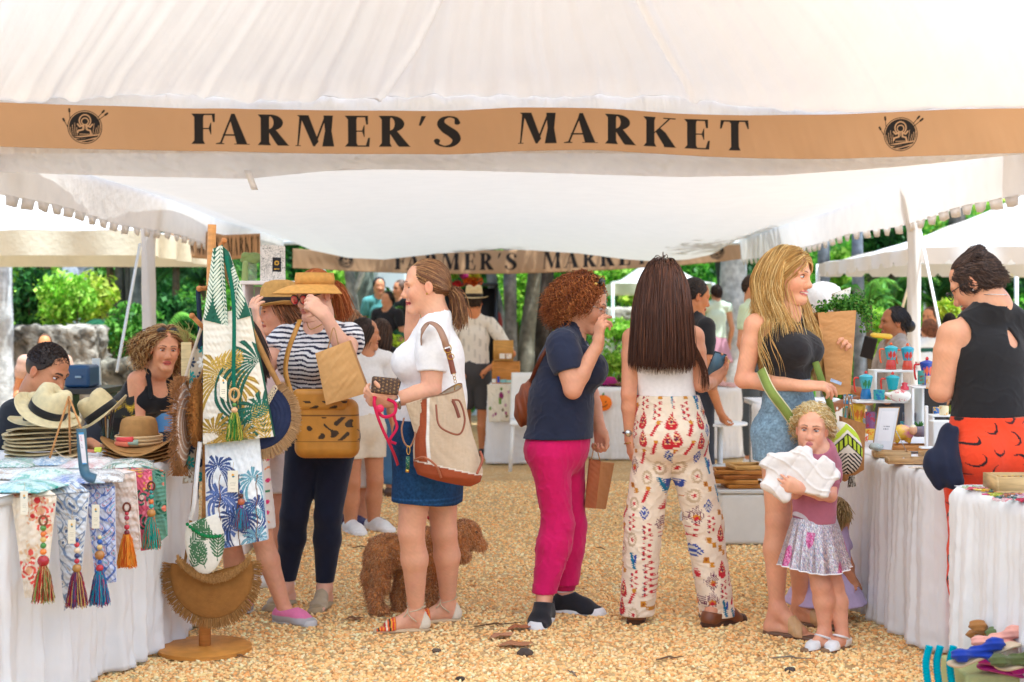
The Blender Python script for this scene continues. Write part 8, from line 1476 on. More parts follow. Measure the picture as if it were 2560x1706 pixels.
    strap('strap_tab',[P(1132,1002,d-.10),P(1140,1020,d-.105),P(1148,1045,d-.11)],.014,.006,'#7a3a20','leather',t); strap('shoulder_strap',[P(1052,862,6.28),P(1055,830,6.22),P(1072,808,6.24),P(1094,817,6.19),P(1109,845,6.17),P(1116,868,6.18)],.030,.004,'#a8826a','leather',t,nor=[(-1,-.3,0),(-.6,-.5,.6),(0,-.3,1),(.3,-.8,.4),(.1,-1,0)]); strap('buckle_strap',[P(1118,872,6.21),P(1126,900,6.2),P(1134,935,6.19)],.024,.007,'#7d3c20','leather',t)
    g=G(); g.tube([P(1119+9*math.cos(x),872+11*math.sin(x),6.2) for x in np.linspace(0,6.28,16,endpoint=False)],.0025,6,closed=True); g.tube([P(1127+8*math.cos(x),892+7*math.sin(x),6.19) for x in np.linspace(0,6.28,12,endpoint=False)],.0022,6,closed=True); [g.tube([P(1135+k*1.5+3*math.cos(x),938+k*8+4.5*math.sin(x),6.18+.004*(k%2)) for x in np.linspace(0,6.28,10,endpoint=False)],.0016,5,closed=True) for k in range(3)]; g.tube([P(1145+9*math.cos(x),972+10*math.sin(x),6.17) for x in np.linspace(0,6.28,16,endpoint=False)],.0022,6,closed=True); mk('buckle',g,'metal_gold',[o for o in t.children if o.name.startswith('buckle_strap')][0])
    g=G(); g.tube([P(1021+4*math.cos(x),1126+11*math.sin(x),6.09) for x in np.linspace(0,6.28,16,endpoint=False)],.0022,6,closed=True); g.tube([P(1019,1174,6.09),P(1018,1181,6.09)],.009,10); mk('charm_clip',g,'metal_gold',t); g=G(); g.tube([P(1020,1142,6.09),P(1019,1174,6.09)],.0088,14,'#1f5a44'); [g.ell(P(1016+3*(k%3),1146+4*k,6.08),.0012,nu=6,nv=4,col='#e0d080') for k in range(7)]; mk('charm',g,'plastic',t)
    # mustard bag of the striped woman
    d=6.82; t=thing('shoulder_bag','mustard yellow leather bag with cut out shapes worn over the striped shirt','bag',P(815,1140,d)); s=S(); c=P(818,1070,d); s.box(c,(.155,.055,.145),rd=.05); s.mods.append(lambda X,Y,Z:.12*np.maximum(0,(Z-c[2])*0)+.02*(Z-c[2]>0)*0+.10*np.abs(X-c[0])*np.clip((Z-c[2])/.15,0,1)*.5)
    def cf(V):
        u,v=V[:,0]-c[0],V[:,2]-c[2]; cc=base('#cf8f30',u); band=(v>-.055)&(v<.055); p=np.sin(u*62+1.2*np.sin(v*70))*np.cos(v*58+1.5*np.sin(u*40)); cc[band&(p>.42)&(V[:,1]<d)]=A(C('#3a2410')); cc[np.abs(v-.062)<.0022]=A(C('#7a4c14')); cc[np.abs(v+.062)<.0015]=A(C('#8a5818')); return cc
    mk('body',fromS(s,.0035,cf),'leather',t); s=S(); c2=P(800,1000,d-.035); s.box(c2,(.130,.030,.052),rd=.025); 
    def cf2(V): u,v=V[:,0]-c2[0],V[:,2]-c2[2]; cc=base('#cf8f30',u); cc[(v<-.005)&(v>-.04)&(np.sin(u*70+np.sin(v*90))*np.cos(v*75)>.35)]=A(C('#3a2410')); return cc
    mk('flap',fromS(s,.0035,cf2),'leather',t); strap('strap',[P(750,800,6.93),P(738,830,6.88),P(720,880,6.86),P(714,930,6.84),P(728,985,6.80)],.024,.005,'#cf9438','leather',t,nor=(-.3,-1,.3))
    paperbag('plain brown paper bag hanging from the forearm of the striped woman',[(788,884),(872,852),(921,982),(815,1013)],6.66,.09,'#d9a86a','#c4935a',[[P(820,872,6.67),P(834,820,6.70),P(846,862,6.67)]])
    g=None
    # curly woman's bags
    paperbag('reddish brown paper bag hanging from the lowered hand of the curly haired woman',[(1474,1150),(1502,1154),(1490,1272),(1462,1270)],6.93,.05,'#a8623c','#a8623c',[[P(1478,1152,6.93),P(1488,1112,6.95),P(1500,1152,6.94)]]); o=[o for o in bpy.data.objects if o.get('label','').startswith('reddish brown paper')][0]; Vp=panel([(1502,1154),(1536,1158),(1514,1273),(1490,1272)],6.93,d1=(6.93,6.98,6.98,6.93),n=(20,40),bulge=0); g=G(); g.sheet(Vp[:,::-1],'#b9804e'); mk('bag_side',g,'paper',o,solid=.002)
    t=thing('shoulder_bag','glossy brown leather bag behind the back of the curly haired woman','bag',P(1310,1060,6.95)); s=S(); c=P(1318,1008,6.95); s.ell(c,(.062,.07,.118),frame3((0,1,0),(.25,0,1))); s.mods.append(lambda X,Y,Z:.004*np.sin((X-c[0])*160+3*np.sin((Z-c[2])*14))); mk('body',fromS(s,.004,'#8a4420'),'leather',t); strap('strap',[P(1326,955,6.9),P(1350,900,6.80),P(1385,845,6.80)],.018,.005,'#6a3018','leather',t)
    # grocery bag, celery, card, woven bag of the blonde woman
    paperbag('tall brown paper grocery bag on the arm of the blonde woman',[(2044,782),(2141,776),(2126,985),(2070,990)],6.52,.12,'#cf9a62','#b8864e',rip=.003)
    t=thing('celery','bunch of leafy green celery sticking out of the grocery bag','vegetables',P(2095,790,6.58)); g=G(); r=np.random.default_rng(4)
    stems=[((2060,800),(2075,765),(2100,752)),((2080,800),(2100,760),(2140,742)),((2100,800),(2125,762),(2168,758)),((2120,800),(2140,765),(2178,790)),((2125,790),(2150,768),(2166,820)),((2070,800),(2062,775),(2050,772)),((2095,800),(2110,775),(2120,768))]; tips=[]
    for k,sx in enumerate(stems): pts=interp([P(x,y,6.57+.02*math.sin(k*2)) for x,y in sx],12); g.tube(pts,np.linspace(.006,.002,12),6,'#a8c060'); tips+= [pts[i] for i in range(5,12)]
    mk('stalk',g,'leaf',t); g=G(); V=[]; cols=[]
    for p in tips:
        for j in range(26): b=p+r.normal(0,.014,3)*[1.2,1,1]; a=nrm(r.normal(size=3)+A([.5,-.3,-.5])); w_=nrm(np.cross(a,r.normal(size=3))); s_=r.uniform(.010,.020); V+=[b,b+a*s_*.5+w_*s_*.4,b+a*s_,b+a*s_*.5-w_*s_*.4]; cols+=[A(C(['#4f8a2c','#6aa63a','#3c7424','#86bc50'][r.integers(0,4)]))]*4
    g.add(V,np.arange(len(V)).reshape(-1,4),col=A(cols)); mk('leaves',g,'leaf',t,smooth=False)
    t=softbag('snack_packet','crinkled white packet with small green print poking out of the grocery bag','packet',[(2082,735),(2128,718),(2122,762),(2088,785)],6.62,lambda u,v:np.where((np.abs(np.sin(u*240)*np.sin(v*160))>.9)[:,None],A(C('#6a8a7a')),base('#efe9df',u)),thick=.02,bulge=.012,n=(40,40),mat='paper')
    s=S(); c=P(2058,745,7.4); s.ell(c,(.10,.09,.085)); s.mods.append(lambda X,Y,Z:.006*sn(X,Y,Z,30,3)); mk('white_sack',fromS(s,.006,'#f2f0ee'),'cloth',label='rounded white cloth bundle behind the blonde hair and the grocery bag',cat='bundle')
    t=thing('bank_card','pale bluish card held in the fingers of the blonde woman','card',P(2090,958,6.26)); g=G(); g.box(P(2090,955,6.26),(.05,.001,.028),frame3((.2,-.5,.8),(.3,.3,.6)),'#9fb0c8'); mk('card',g,'plastic',t)
    def weave(u,v): c=base('#8aa83a',u); c[(np.sin(u*900)*np.sin(v*500)>.1)]=A(C('#50702a')); return c
    t=thing('woven_bag','crochet bag with black chevrons and lime motifs on the green strap behind the girl','bag',P(2110,1200,6.55)); strap('strap',[P(1902,925,6.34),P(1925,975,6.22),P(1962,1025,6.22),P(2000,1075,6.26),P(2050,1110,6.4)],.036,.005,'#8a9a4a','canvas',t,nor=(-.4,-1,.1)); strap('strap_edge',[P(1902,925,6.345),P(1925,975,6.225),P(1962,1025,6.225),P(2000,1075,6.265),P(2050,1110,6.405)],.046,.002,'#e0d8b0','canvas',t,nor=(-.4,-1,.1)); strap('strap',[P(2038,905,6.38),P(2052,945,6.36),P(2072,1000,6.4),P(2085,1060,6.5)],.032,.005,'#7a8c40','canvas',t,nor=(.2,-1,.1)); c=P(2108,1120,6.55); s=S(); s.ell(c,(.085,.055,.125),frame3((0,1,0),(-.3,0,1)))
    def cf(V):
        u,v=V[:,0]-c[0],V[:,2]-c[2]; cc=base('#ece2d0',u); z=v+.9*np.abs(u-.01); cc[(np.sin(z*330)>0)&(v<-.02)]=A(C('#2a2420')); m=(np.abs(z-.045)<.022); cc[m]=A(C('#c8d838')); cc[m&(np.abs(np.sin(u*150))>.85)]=A(C('#2a2c18')); cc[np.abs(np.abs(z-.045)-.023)<.003]=A(C('#2a2420')); cc[(np.abs(z-.10)<.014)]=A(C('#c8d838')); return cc
    mk('body',fromS(s,.0032,cf),'canvas',t); strandtuft(g:=G(),P(2130,1190,6.55),60,.05,.02,['#ece2d0','#2a2420'],r=.0014); mk('fringe',g,'thread',t)
    paperbag('brown paper carrier bag hanging behind the crochet bag',[(2105,1042),(2164,1060),(2160,1175),(2112,1205)],6.72,.06,'#b8824c','#a87444',[[P(2108,1050,6.73),P(2118,985,6.73),P(2128,1052,6.73)],[P(2118,1052,6.76),P(2126,990,6.76),P(2136,1058,6.76)]])
    # girl's white bag
    t=thing('white_paper_bag','crumpled white paper bag hugged by the little girl','bag',P(1990,1200,5.98)); s=S(); c=P(1995,1188,6.02); R=frame3((.12,1,-.1),(.18,0,1)); s.box(c,(.135,.036,.070),R,rd=.008,k=.02); s.box(c+R@A([.05,-.006,.02]),(.10,.026,.055),R@A(Matrix.Rotation(.45,3,'Y')),rd=.006,k=.012); s.cone(P(1912,1215,6.0),P(1965,1245,6.0),.018,.022,k=.04); s.cone(P(1908,1160,6.02),P(2015,1130,6.03),.018,.022,k=.04); s.cone(P(2060,1150,6.0),P(2090,1185,6.0),.020,.020,k=.03)
    s.mods.append(lambda X,Y,Z:.004*sn(X,Y,Z,8,3)-.005*(1-np.abs(np.sin(X*26+Z*31+2*sn(X,Y,Z,5,2))))**6+.004*(1-np.abs(np.sin(X*33-Z*22+1)))**5); mk('bag_body',fromS(s,.004,'#e8dfd8'),'paper',t)
    t=thing('phone','smartphone with a blue screen held by the long haired woman','phone',P(1790,915,6.88)); R=frame3((-.3,1,.3),(.35,-.2,.9)); s=S(); c=P(1789,916,6.9); s.box(c,(.036,.004,.072),R,rd=.004); mk('case',fromS(s,.0025,'#2a3a48'),'plastic',t); g=G(); g.box(c-R@A([0,.0052,0]),(.066,.001,.13),R,'#5a7f98'); mk('screen',g,'plastic',t)
    t=thing('phone','black smartphone in the hands of the seated woman with the bun','phone',P(2172,872,9.4)); s=S(); s.box(P(2172,870,9.45),(.045,.006,.075),frame3((.5,1,.2),(.3,0,1)),rd=.006); mk('case',fromS(s,.005,'#1a1a1e'),'plastic',t)
    t=thing('banana_snack','yellow packaged snack held up by the seated woman with the bun','snack',P(2205,838,9.4)); s=S(); s.cone(P(2184,838,9.4),P(2222,842,9.4),.022,.026,flat=((0,0,1),.7)); mk('wrapper',fromS(s,.005,'#e8c23c'),'plastic',t)
    # navy jumper hanging at the hip of the woman in black
    s=S(); s.cone(P(2372,1085,5.86),P(2350,1165,5.82),.035,.062,k=.05,flat=((0,1,0),.5)); s.cone(P(2350,1165,5.82),P(2352,1205,5.82),.060,.030,k=.05,flat=((0,1,0),.5)); s.cone(P(2372,1085,5.86),P(2390,1200,5.8),.03,.035,k=.04,flat=((0,1,0),.5)); s.mods.append(lambda X,Y,Z:.004*np.sin(X*120+8*np.sin(Z*9))); mk('jumper',fromS(s,.0045,'#1d2136'),'cloth',label='navy blue garment hanging at the hip of the woman in black',cat='garment')
    s=S(); s.ell(P(1777,849,19.6),(.13,.05,.11)); s.clips=[plane(P(1777,838,19.6),(0,0,1))]; mk('handbag',fromS(s,.012,'#e0286a'),'leather',label='bright pink handbag of the distant woman in the pink skirt',cat='bag')
carried()
# ---------------------------------------------------------------- right stalls
def pot(label,px,py,d,k=1.0,c1='#3fb0c0',c2='#c8382c',c3='#e8622c',motif='#c8302c',z=None,group='painted coffee pots'):
    c=P(px,py,d); t=thing('coffee_pot',label,'coffee pot',c,group); n=32
    def octo(v,a): return v
    g=G(); h1=.062*k; g.lathe([(.001,0),(.036*k,0),(.033*k,h1*.5),(.026*k,h1)],c,8,col=c2); 
    V=np.concatenate(g.V); K=np.concatenate(g.K); mk('boiler',g,'ceramic',t,smooth=False)
    g=G(); zz=np.linspace(0,.075*k,14); rr=.027*k+(.043*k-.027*k)*(zz/(.075*k)); a=np.linspace(0,6.283,48,endpoint=False); V=np.stack([c[0]+rr[:,None]*np.cos(a),c[1]+rr[:,None]*np.sin(a),c[2]+h1+.002+zz[:,None]+0*a],-1); cc=np.tile(A(C(c1)),(14,48,1)); m=(np.abs(np.cos(a)[None])<.75)&(np.sin(a)[None]<0)&(np.abs(zz[:,None]/(.075*k)-.40)<.30*np.abs(np.cos(a*5))[None]+.06); cc[m]=A(C(motif)); g.sheet(V,cc,wrap=True); jg=mk('jug',g,'ceramic',t)
    g=G(); g.lathe([(.044*k,.0),(.038*k,.008*k),(.008*k,.018*k),(.001,.018*k)],c+A([0,0,h1+.076*k]),8,col=c1); g.ell(c+A([0,0,h1+.102*k]),(.010*k,.010*k,.012*k),col=c3,nu=8,nv=6); mk('lid',g,'ceramic',jg); g=G(); b=c+A([-.045*k,0,h1]); g.tube(interp([b+A([0,0,.068*k]),b+A([-.028*k,0,.065*k]),b+A([-.025*k,0,.0]),b+A([-.018*k,0,-.02*k])],10),.006*k,6,c3); mk('handle',g,'ceramic',t)
def cup(label,px,py,d,r,h,col,col2,name='cup',cat='cup',group='painted cups and tins',spots=5,seed=1):
    c=P(px,py,d); g=G(); a=np.linspace(0,6.283,40,endpoint=False); zz=np.linspace(0,h,14); V=np.stack([c[0]+r*(1+.06*zz[:,None]/h)*np.cos(a),c[1]+r*(1+.06*zz[:,None]/h)*np.sin(a),c[2]+zz[:,None]+0*a],-1); W=V.reshape(-1,3); m=(sn(W[:,0],W[:,1],W[:,2],3.2/r,seed)>.35).reshape(14,40); cc=np.tile(A(C(col)),(14,40,1)); cc[m]=A(C(col2)); g.sheet(V,cc,wrap=True); g.lathe([(r*1.06,0),(r*.98,0),(r*.9,-h*.9),(.001,-h*.92)],c+A([0,0,h]),30,col=col); g.lathe([(r*1.0,0),(.001,0)],c+A([0,0,.0005]),24,col=col2); o=mk(name,g,'ceramic',label=label,cat=cat,group=group); return o
def wbox(label,c,size,col,name='wooden_tray',cat='tray',group='wooden display trays',R=None,wall=.006,fillc=None,mat='wood',seed=0):
    R=np.eye(3) if R is None else R; t=thing(name,label,cat,c,group); c=A(c,float); x,y,z=size; 
    for nm,o,s in(('bottom',(0,0,wall/2),(x,y,wall)),('side',(-x/2+wall/2,0,z/2+wall),(wall,y,z)),('side',(x/2-wall/2,0,z/2+wall),(wall,y,z)),('side',(0,-y/2+wall/2,z/2+wall),(x-2*wall,wall,z)),('side',(0,y/2-wall/2,z/2+wall),(x-2*wall,wall,z))): g=G(); g.box(c+R@A(o,float),s,R,col); mk(nm,g,mat,t,smooth=False)
    return t
def trinkets(label,c,w,l,n,cols,name='jewellery',cat='jewellery',seed=0,R=None,group='jewellery laid out on the right stalls'):
    r=np.random.default_rng(seed); g=G(); R=np.eye(3) if R is None else R
    for i in range(n):
        p=A(c,float)+R@A([r.uniform(-w/2,w/2),r.uniform(-l/2,l/2),r.uniform(.002,.008)]); k=r.integers(0,3); col=cols[r.integers(0,len(cols))]
        if k==0: g.ell(p,r.uniform(.003,.007),col=col,nu=8,nv=6)
        elif k==1: g.tube([p+A([.008*math.cos(a),.008*math.sin(a),.001]) for a in np.linspace(0,6.283,10,endpoint=False)],.0015,5,col,closed=True)
        else: [g.ell(p+A([.006*math.cos(a),.006*math.sin(a),0]),.0035,col=col,nu=6,nv=4) for a in np.linspace(0,5,5)]
    mk(name,g,'ceramic',label=label,cat=cat,group=group)
def right_stalls():
    zt=.777; d=7.3
    # white shelf unit
    t=thing('display_shelf','white stepped display shelf holding painted coffee pots on the right stall','shelf',P(2240,1110,7.5)); 
    def bd(a,b,dd,th=.012,dep=.14): p,q=P(*a,dd),P(*b,dd); g=G(); g.box((p+q)/2+A([0,dep/2,0]),(abs(q[0]-p[0])+.0,dep,th) if abs(a[1]-b[1])<abs(a[0]-b[0]) else (th,dep,abs(q[2]-p[2])),None,'#f0efec'); mk('board',g,'plastic',t,smooth=False,bevel=.001)
    bd((2186,927),(2300,930),7.5); bd((2140,1003),(2282,1008),7.35); bd((2280,962),(2345,975),7.3); bd((2283,968),(2283,1090),7.3); bd((2308,972),(2308,1090),7.36); bd((2190,930),(2190,1000),7.5); bd((2255,932),(2255,1005),7.52); bd((2330,1040),(2385,1042),7.0,.008,.12); bd((2334,1044),(2334,1110),7.0,.01,.12)
    pot('turquoise coffee pot with a red tree, left of the pair on the top shelf',2228,924,7.54,.82,'#48b4c4','#c8382c'); pot('turquoise coffee pot with a red tree, right of the pair on the top shelf',2269,926,7.54,.82,'#3fa8c4','#d0482c'); pot('turquoise coffee pot with a green palm and blue base on the middle shelf',2165,998,7.42,.84,'#58bcd0','#2f78b8','#d8382c','#3f8a5a'); pot('turquoise coffee pot half hidden behind the white teapot',2232,1000,7.46,.84,'#3fb0bc','#8ab04a','#d8382c','#3fb0bc'); pot('royal blue coffee pot with a red knob beside the bare arm',2318,968,7.42,.9,'#2c4aa8','#2c4aa8','#c8282c','#e86a4a'); pot('yellow coffee pot on the lower level behind the brown bag',2145,1078,7.45,.95,'#e8c02c','#e8b428','#3a9a9a','#d87a2c')
    cup('blue and turquoise cup with a red boat on the middle shelf',2198,1000,7.36,.028,.052,'#4ab0b4','#2f78b8',seed=2); cup('painted tin with a green palm on the small shelf',2303,962,7.34,.017,.072,'#4a9a94','#7a4a34',seed=3); cup('yellow glass with a fish beside the painted tin',2324,972,7.30,.018,.065,'#e0c8b0','#e8a02c',seed=4); cup('purple and red cup stack on the lower level',2176,1078,7.42,.024,.10,'#8a5a8a','#c03048',seed=5); cup('teal patterned tin on the lower level behind the frame',2200,1078,7.5,.026,.09,'#3f7a8a','#b0402c',seed=6); cup('grey navy tin behind the framed sign',2272,1080,7.5,.03,.10,'#50607a','#8a9ab0',seed=7); cup('yellow cup with orange flowers on the white box',2360,1038,7.02,.022,.045,'#f4e8c0','#f0a81c',seed=8); cup('yellow mug with orange print left of the framed sign',2178,1100,7.3,.028,.055,'#e8c04a','#e87a2c',seed=9)
    for i,(px,py,dd,r,h,c1,c2,lab) in enumerate(((2138,1040,7.9,.022,.06,'#3a9a9a','#e8c03c','teal and yellow jar far back at left of the lower level'),(2158,1045,7.9,.020,.05,'#d8482c','#f0d890','red tin far back on the lower level'),(2120,1010,7.9,.024,.05,'#4f8fc0','#f0f0e8','blue and white cup left of the shelf'),(2292,1060,7.6,.018,.05,'#c83a5a','#f0c060','crimson cup inside the right compartment'),(2262,1075,7.5,.022,.045,'#48a8b8','#e87a3c','aqua bowl behind the piggy bank'),(2222,1075,7.7,.018,.06,'#e86a9a','#5a3a8a','pink and violet tin behind the frame'),(2160,1105,7.2,.020,.04,'#e8e0d0','#d85a2c','cream cup with orange dots at the table edge'),(2340,1035,7.2,.015,.035,'#3a6ab0','#f0c83c','small blue pot on the white ledge'),(2296,928,7.56,.016,.05,'#f0e8d8','#c83a3c','cream beaker at the right end of the top shelf'))): cup(lab,px,py,dd,r,h,c1,c2,seed=20+i)
    # white teapot with flowers
    t=thing('teapot','white teapot with red flowers on the middle shelf','teapot',P(2250,1000,7.3)); s=S(); c=P(2252,990,7.3); s.ell(c,(.052,.045,.035)); s.cone(c+A([-.04,0,0]),c+A([-.075,0,.01]),.016,.009); cf=lambda V:np.where((sn(V[:,0],V[:,1],V[:,2],70,3)>.75)[:,None],A(C('#c8283c')),A(C('#f2efe6'))); mk('pot_body',fromS(s,.003,cf),'ceramic',t); g=G(); g.lathe([(.022,0),(.020,.018),(.012,.022),(.016,.036),(.001,.04)],c+A([.02,0,.03]),20,col='#c8283c'); mk('neck',g,'ceramic',t)
    # piggy bank, plant pots, tray
    s=S(); c=P(2255,1082,7.05); s.ell(c,(.052,.042,.040)); s.cone(c+A([.045,-.01,0]),c+A([.06,-.01,0]),.014,.012); [s.cone(c+A([x,y,-.02]),c+A([x,y,-.042]),.011,.010) for x in(-.03,.03) for y in(-.02,.02)]; cf=lambda V:np.where((sn(V[:,0],V[:,1],V[:,2],45,5)>.3)[:,None],A(C('#e88ab0')),A(C('#f0cc48'))); mk('piggy_bank',fromS(s,.003,cf),'ceramic',label='yellow piggy bank painted with pink flowers behind the framed sign',cat='piggy bank')
    t=thing('plant_pot','grey violet face shaped plant pot with a small succulent','plant pot',P(2298,1090,7.0)); c=P(2298,1092,7.0); g=G(); g.lathe([(.001,0),(.024,0),(.031,.05),(.026,.052),(.001,.045)],c,24,col='#8a7f90'); mk('pot_body',g,'ceramic',t); g=G(); [g.tube([c+A([0,0,.048]),c+A([.022*math.cos(a),.022*math.sin(a),.068+.008*math.sin(a*3)])],[.006,.002],5,'#5f9a4a') for a in np.linspace(0,6.28,12)]; mk('succulent',g,'leaf',t)
    s=S(); s.ell(P(2283,1075,6.98),(.020,.02,.026)); mk('face_pot',fromS(s,.003,lambda V:np.where((V[:,2]>P(0,1068,6.98)[2])[:,None],A(C('#efe2c0')),A(C('#e8b48c')))),'ceramic',label='tiny pink faced figure leaning on the violet plant pot',cat='figure')
    wbox('long bamboo tray under the piggy bank and the plant pot',P(2262,1114,6.98)*[1,1,0]+A([0,.0,zt+.012]),(.22,.12,.022),'#c98a4a')
    t=thing('photo_frame','leaning gold edged frame with a printed white card on the right stall','frame',P(2215,1128,6.8)); V=panel([(2196,1018),(2250,1018),(2230,1128),(2180,1124)],6.85,n=(60,110),bulge=0,rip=0); W=V.reshape(-1,3); pq=np.stack(np.meshgrid(np.linspace(0,1,60),np.linspace(1,0,110)),-1).reshape(-1,2); cc=base('#eef0f4',W[:,0]); e=(pq[:,0]<.05)|(pq[:,0]>.95)|(pq[:,1]<.025)|(pq[:,1]>.975); cc[e]=A(C('#b08a5a')); pr=(pq[:,0]>.2)&(pq[:,0]<.84)&(pq[:,1]>.22)&(pq[:,1]<.9); cc[pr]=A(C('#f8f8fa')); tx=pr&(np.abs(pq[:,1]-.55)<.015)&(np.abs(pq[:,0]-.52)<.16)&(np.sin(pq[:,0]*90)>-.3); cc[tx]=A(C('#8a8e98')); tx=pr&(np.abs(pq[:,1]-.49)<.015)&(np.abs(pq[:,0]-.52)<.12)&(np.sin(pq[:,0]*80)>-.3); cc[tx]=A(C('#8a8e98')); g=G(); g.sheet(V[:,::-1],cc.reshape(V.shape)[:,::-1]); mk('card',g,'plastic',t,solid=.004); g=G(); g.tube([P(2236,1070,6.86),P(2266,1128,6.9)],.002,6); mk('stand_wire',g,'metal_silver',t)
    s=S(); c=P(2190,1118,6.72); s.ell(c,(.035,.025,.020)); s.mods.append(lambda X,Y,Z:.005*sn(X,Y,Z,60,2)); mk('raw_stone',fromS(s,.003,lambda V:A(C('#b8c0bc'))*(1+.15*sn(V[:,0],V[:,1],V[:,2],50,1))[:,None]),'plastic',label='rough pale grey green stone beside the framed sign',cat='stone')
    t=thing('white_stand','slim white upright stand with a foot on the right stall','stand',P(2316,1120,6.7)); g=G(); g.box(P(2316,1065,6.7),(.014,.02,.19),None,'#f4f4f2'); mk('upright',g,'plastic',t,bevel=.003); g=G(); g.box(P(2316,1119,6.7),(.06,.05,.01),None,'#f4f4f2'); mk('foot',g,'plastic',t,bevel=.003)
    g=G(); g.box(P(2352,1085,6.9),(.10,.09,.13),None,'#e9e8e4'); mk('white_box',g,'plastic',label='white storage box under the yellow flowered cup',cat='box',bevel=.006)
    Rz=lambda a:A(Matrix.Rotation(a,3,'Z'))
    jc=['#3a5a7a','#2c2c30','#c8a85a','#8a4a3a','#e0e0e0','#4a8a8a']
    for i,(px,py,w_,l_,a,lab) in enumerate(((2228,1150,.17,.10,-.12,'left rear wooden jewellery tray'),(2264,1172,.17,.10,-.10,'front wooden jewellery tray nearest the edge'),(2318,1160,.12,.08,.05,'right wooden jewellery tray by the orange trousers'),(2325,1128,.09,.07,.1,'small raised wooden jewellery tray at the back'))):
        dd=6.75 if py<1160 else 6.45; c=P(px,py,dd); c[2]=zt+.002; wbox(lab,c,(w_,l_,.02),'#d8b07a',R=Rz(a)); trinkets('small rings and charms in the '+lab,c+A([0,0,.009]),w_*.85,l_*.8,34,jc,seed=i,R=Rz(a))
    for i,(px,py) in enumerate(((2290,1190),(2312,1186),(2330,1192))): c=P(px,py,6.25); c[2]=zt+.004; g=G(); g.box(c,(.065,.03,.004),Rz(.5+.3*i),['#e9ddc8','#e0d4c4','#d85a2c'][i]); mk('earring_card',g,'plastic',label=['cream earring card at the table edge','pale earring card in the middle of three','orange earring card closest to the navy garment'][i],cat='card',bevel=.001)
    # table nearest right edge
    c=P(2540,1222,5.45); c[2]=.775; wbox('big light wooden box of earrings at the right edge',c,(.20,.16,.055),'#d9b67e',name='wooden_box',cat='box',group=None,wall=.008); trinkets('gold and amber earrings in the big wooden box',c+A([0,0,.045]),.13,.10,70,['#c89a3c','#e0b860','#8a4a24','#2a3a3a'],seed=21)
    for i,(px,py,dd,w_,l_,cols,lab) in enumerate(((2432,1206,5.52,.07,.05,['#c8d8b8','#e8e0d8','#a8c090'],'pale green and white flower hair clip at the table corner'),(2448,1224,5.48,.09,.04,['#e0607a','#f09ab0','#c83a5a'],'pink flower hair clip'),(2470,1238,5.44,.09,.04,['#f0c83c','#e8d880'],'yellow flower hair clip'),(2495,1250,5.4,.10,.05,['#b8683a','#3f6a6a','#8a3a2c','#e0a050'],'rust and teal beaded hair clip'),(2490,1272,5.3,.05,.04,['#c8c83c','#a8b03a'],'olive yellow pompom clip'),(2535,1266,5.3,.10,.06,['#8a4a5a','#c87a3c','#3a4a5a','#d8a0b0'],'mixed beaded clip beside the wooden box'),(2515,1290,5.2,.07,.03,['#1f4a4a','#2f6a64'],'dark teal beaded clip'),(2530,1305,5.15,.14,.03,['#e8a0a8','#f0d0d0'],'pale pink bead string'),(2556,1312,5.15,.04,.04,['#c81c4a','#a81440'],'crimson flower clip at the right edge'))): c=P(px,py,dd); c[2]=.775; trinkets(lab,c,w_,l_,26,cols,name='hair_clip',cat='hair clip',seed=[40,41,42,43,60,45,46,47,48][i],group='colourful hair clips on the near right table')
    for i,(px,py,dd,a) in enumerate(((2475,1212,5.52,.5),(2505,1232,5.44,.6))): c=P(px,py,dd); c[2]=.782; g=G(); g.box(c,(.07,.035,.001),Rz(a),'#f4f2f2'); mk('paper_label',g,'paper',label=['upper white paper label among the hair clips','lower white paper label next to the wooden box'][i],cat='label')
    for i,(a,b,cl,lab) in enumerate((((2455,1272),(2520,1268),'#d81c7a','magenta hair stick'),((2475,1288),(2525,1284),'#e0583c','coral hair stick'))): p,q=P(*a,5.3),P(*b,5.3); p[2]=q[2]=.781; g=G(); g.tube([p,q],.003,6,cl); mk('hair_stick',g,'plastic',label=lab+' lying among the clips',cat='hair stick')
    # shoe display bottom right
    d=5.15; c=P(2500,1740,d); g=G(); g.box(A([P(2475,0,d)[0]+.06,d+.08,P(0,1695,d)[2]-.03]),(.34,.30,.12),None,'#b8bd84'); o=mk('display_box','x' and g,'canvas',label='low olive green covered box under the bow sandals',cat='box',bevel=.01)
    zb=P(0,1695,d)[2]+.031
    def shoe2(label,toe,heel,col,dd,bow=True,solecol='#d8c0a0',lift=.0,k=1):
        a,b=P(*heel,dd),P(*toe,dd); t=thing('bow_sandal',label,'sandal',(a+b)/2,'bow sandals on the display box'); fd=nrm(b-a); s=S(); s.cone(a,b,.032*k,.040*k,k=.02,flat=((0,0,1),.32)); mk('sole',fromS(s,.004,solecol),'leather',t)
        if bow:
            m=a*.32+b*.68+A([0,-.01,.022]); s=S(); s.ell(m,(.026,.034,.024)); 
            for sg in(-1,1): s.cone(m,m+fd*sg*.062*k+A([0,-.02,.014]),.014,.040,k=.02,flat=((0,0,1),.65)); s.cone(m,m+A([sg*.045,-.03*sg,-.012]),.016,.030,k=.015,flat=((0,0,1),.6))
            s.mods.append(lambda X,Y,Z:.0055*np.abs(np.sin((Z-m[2])*150+(Y-m[1])*60))); mk('bow',fromS(s,.0035,col),'cloth',t)
        return t
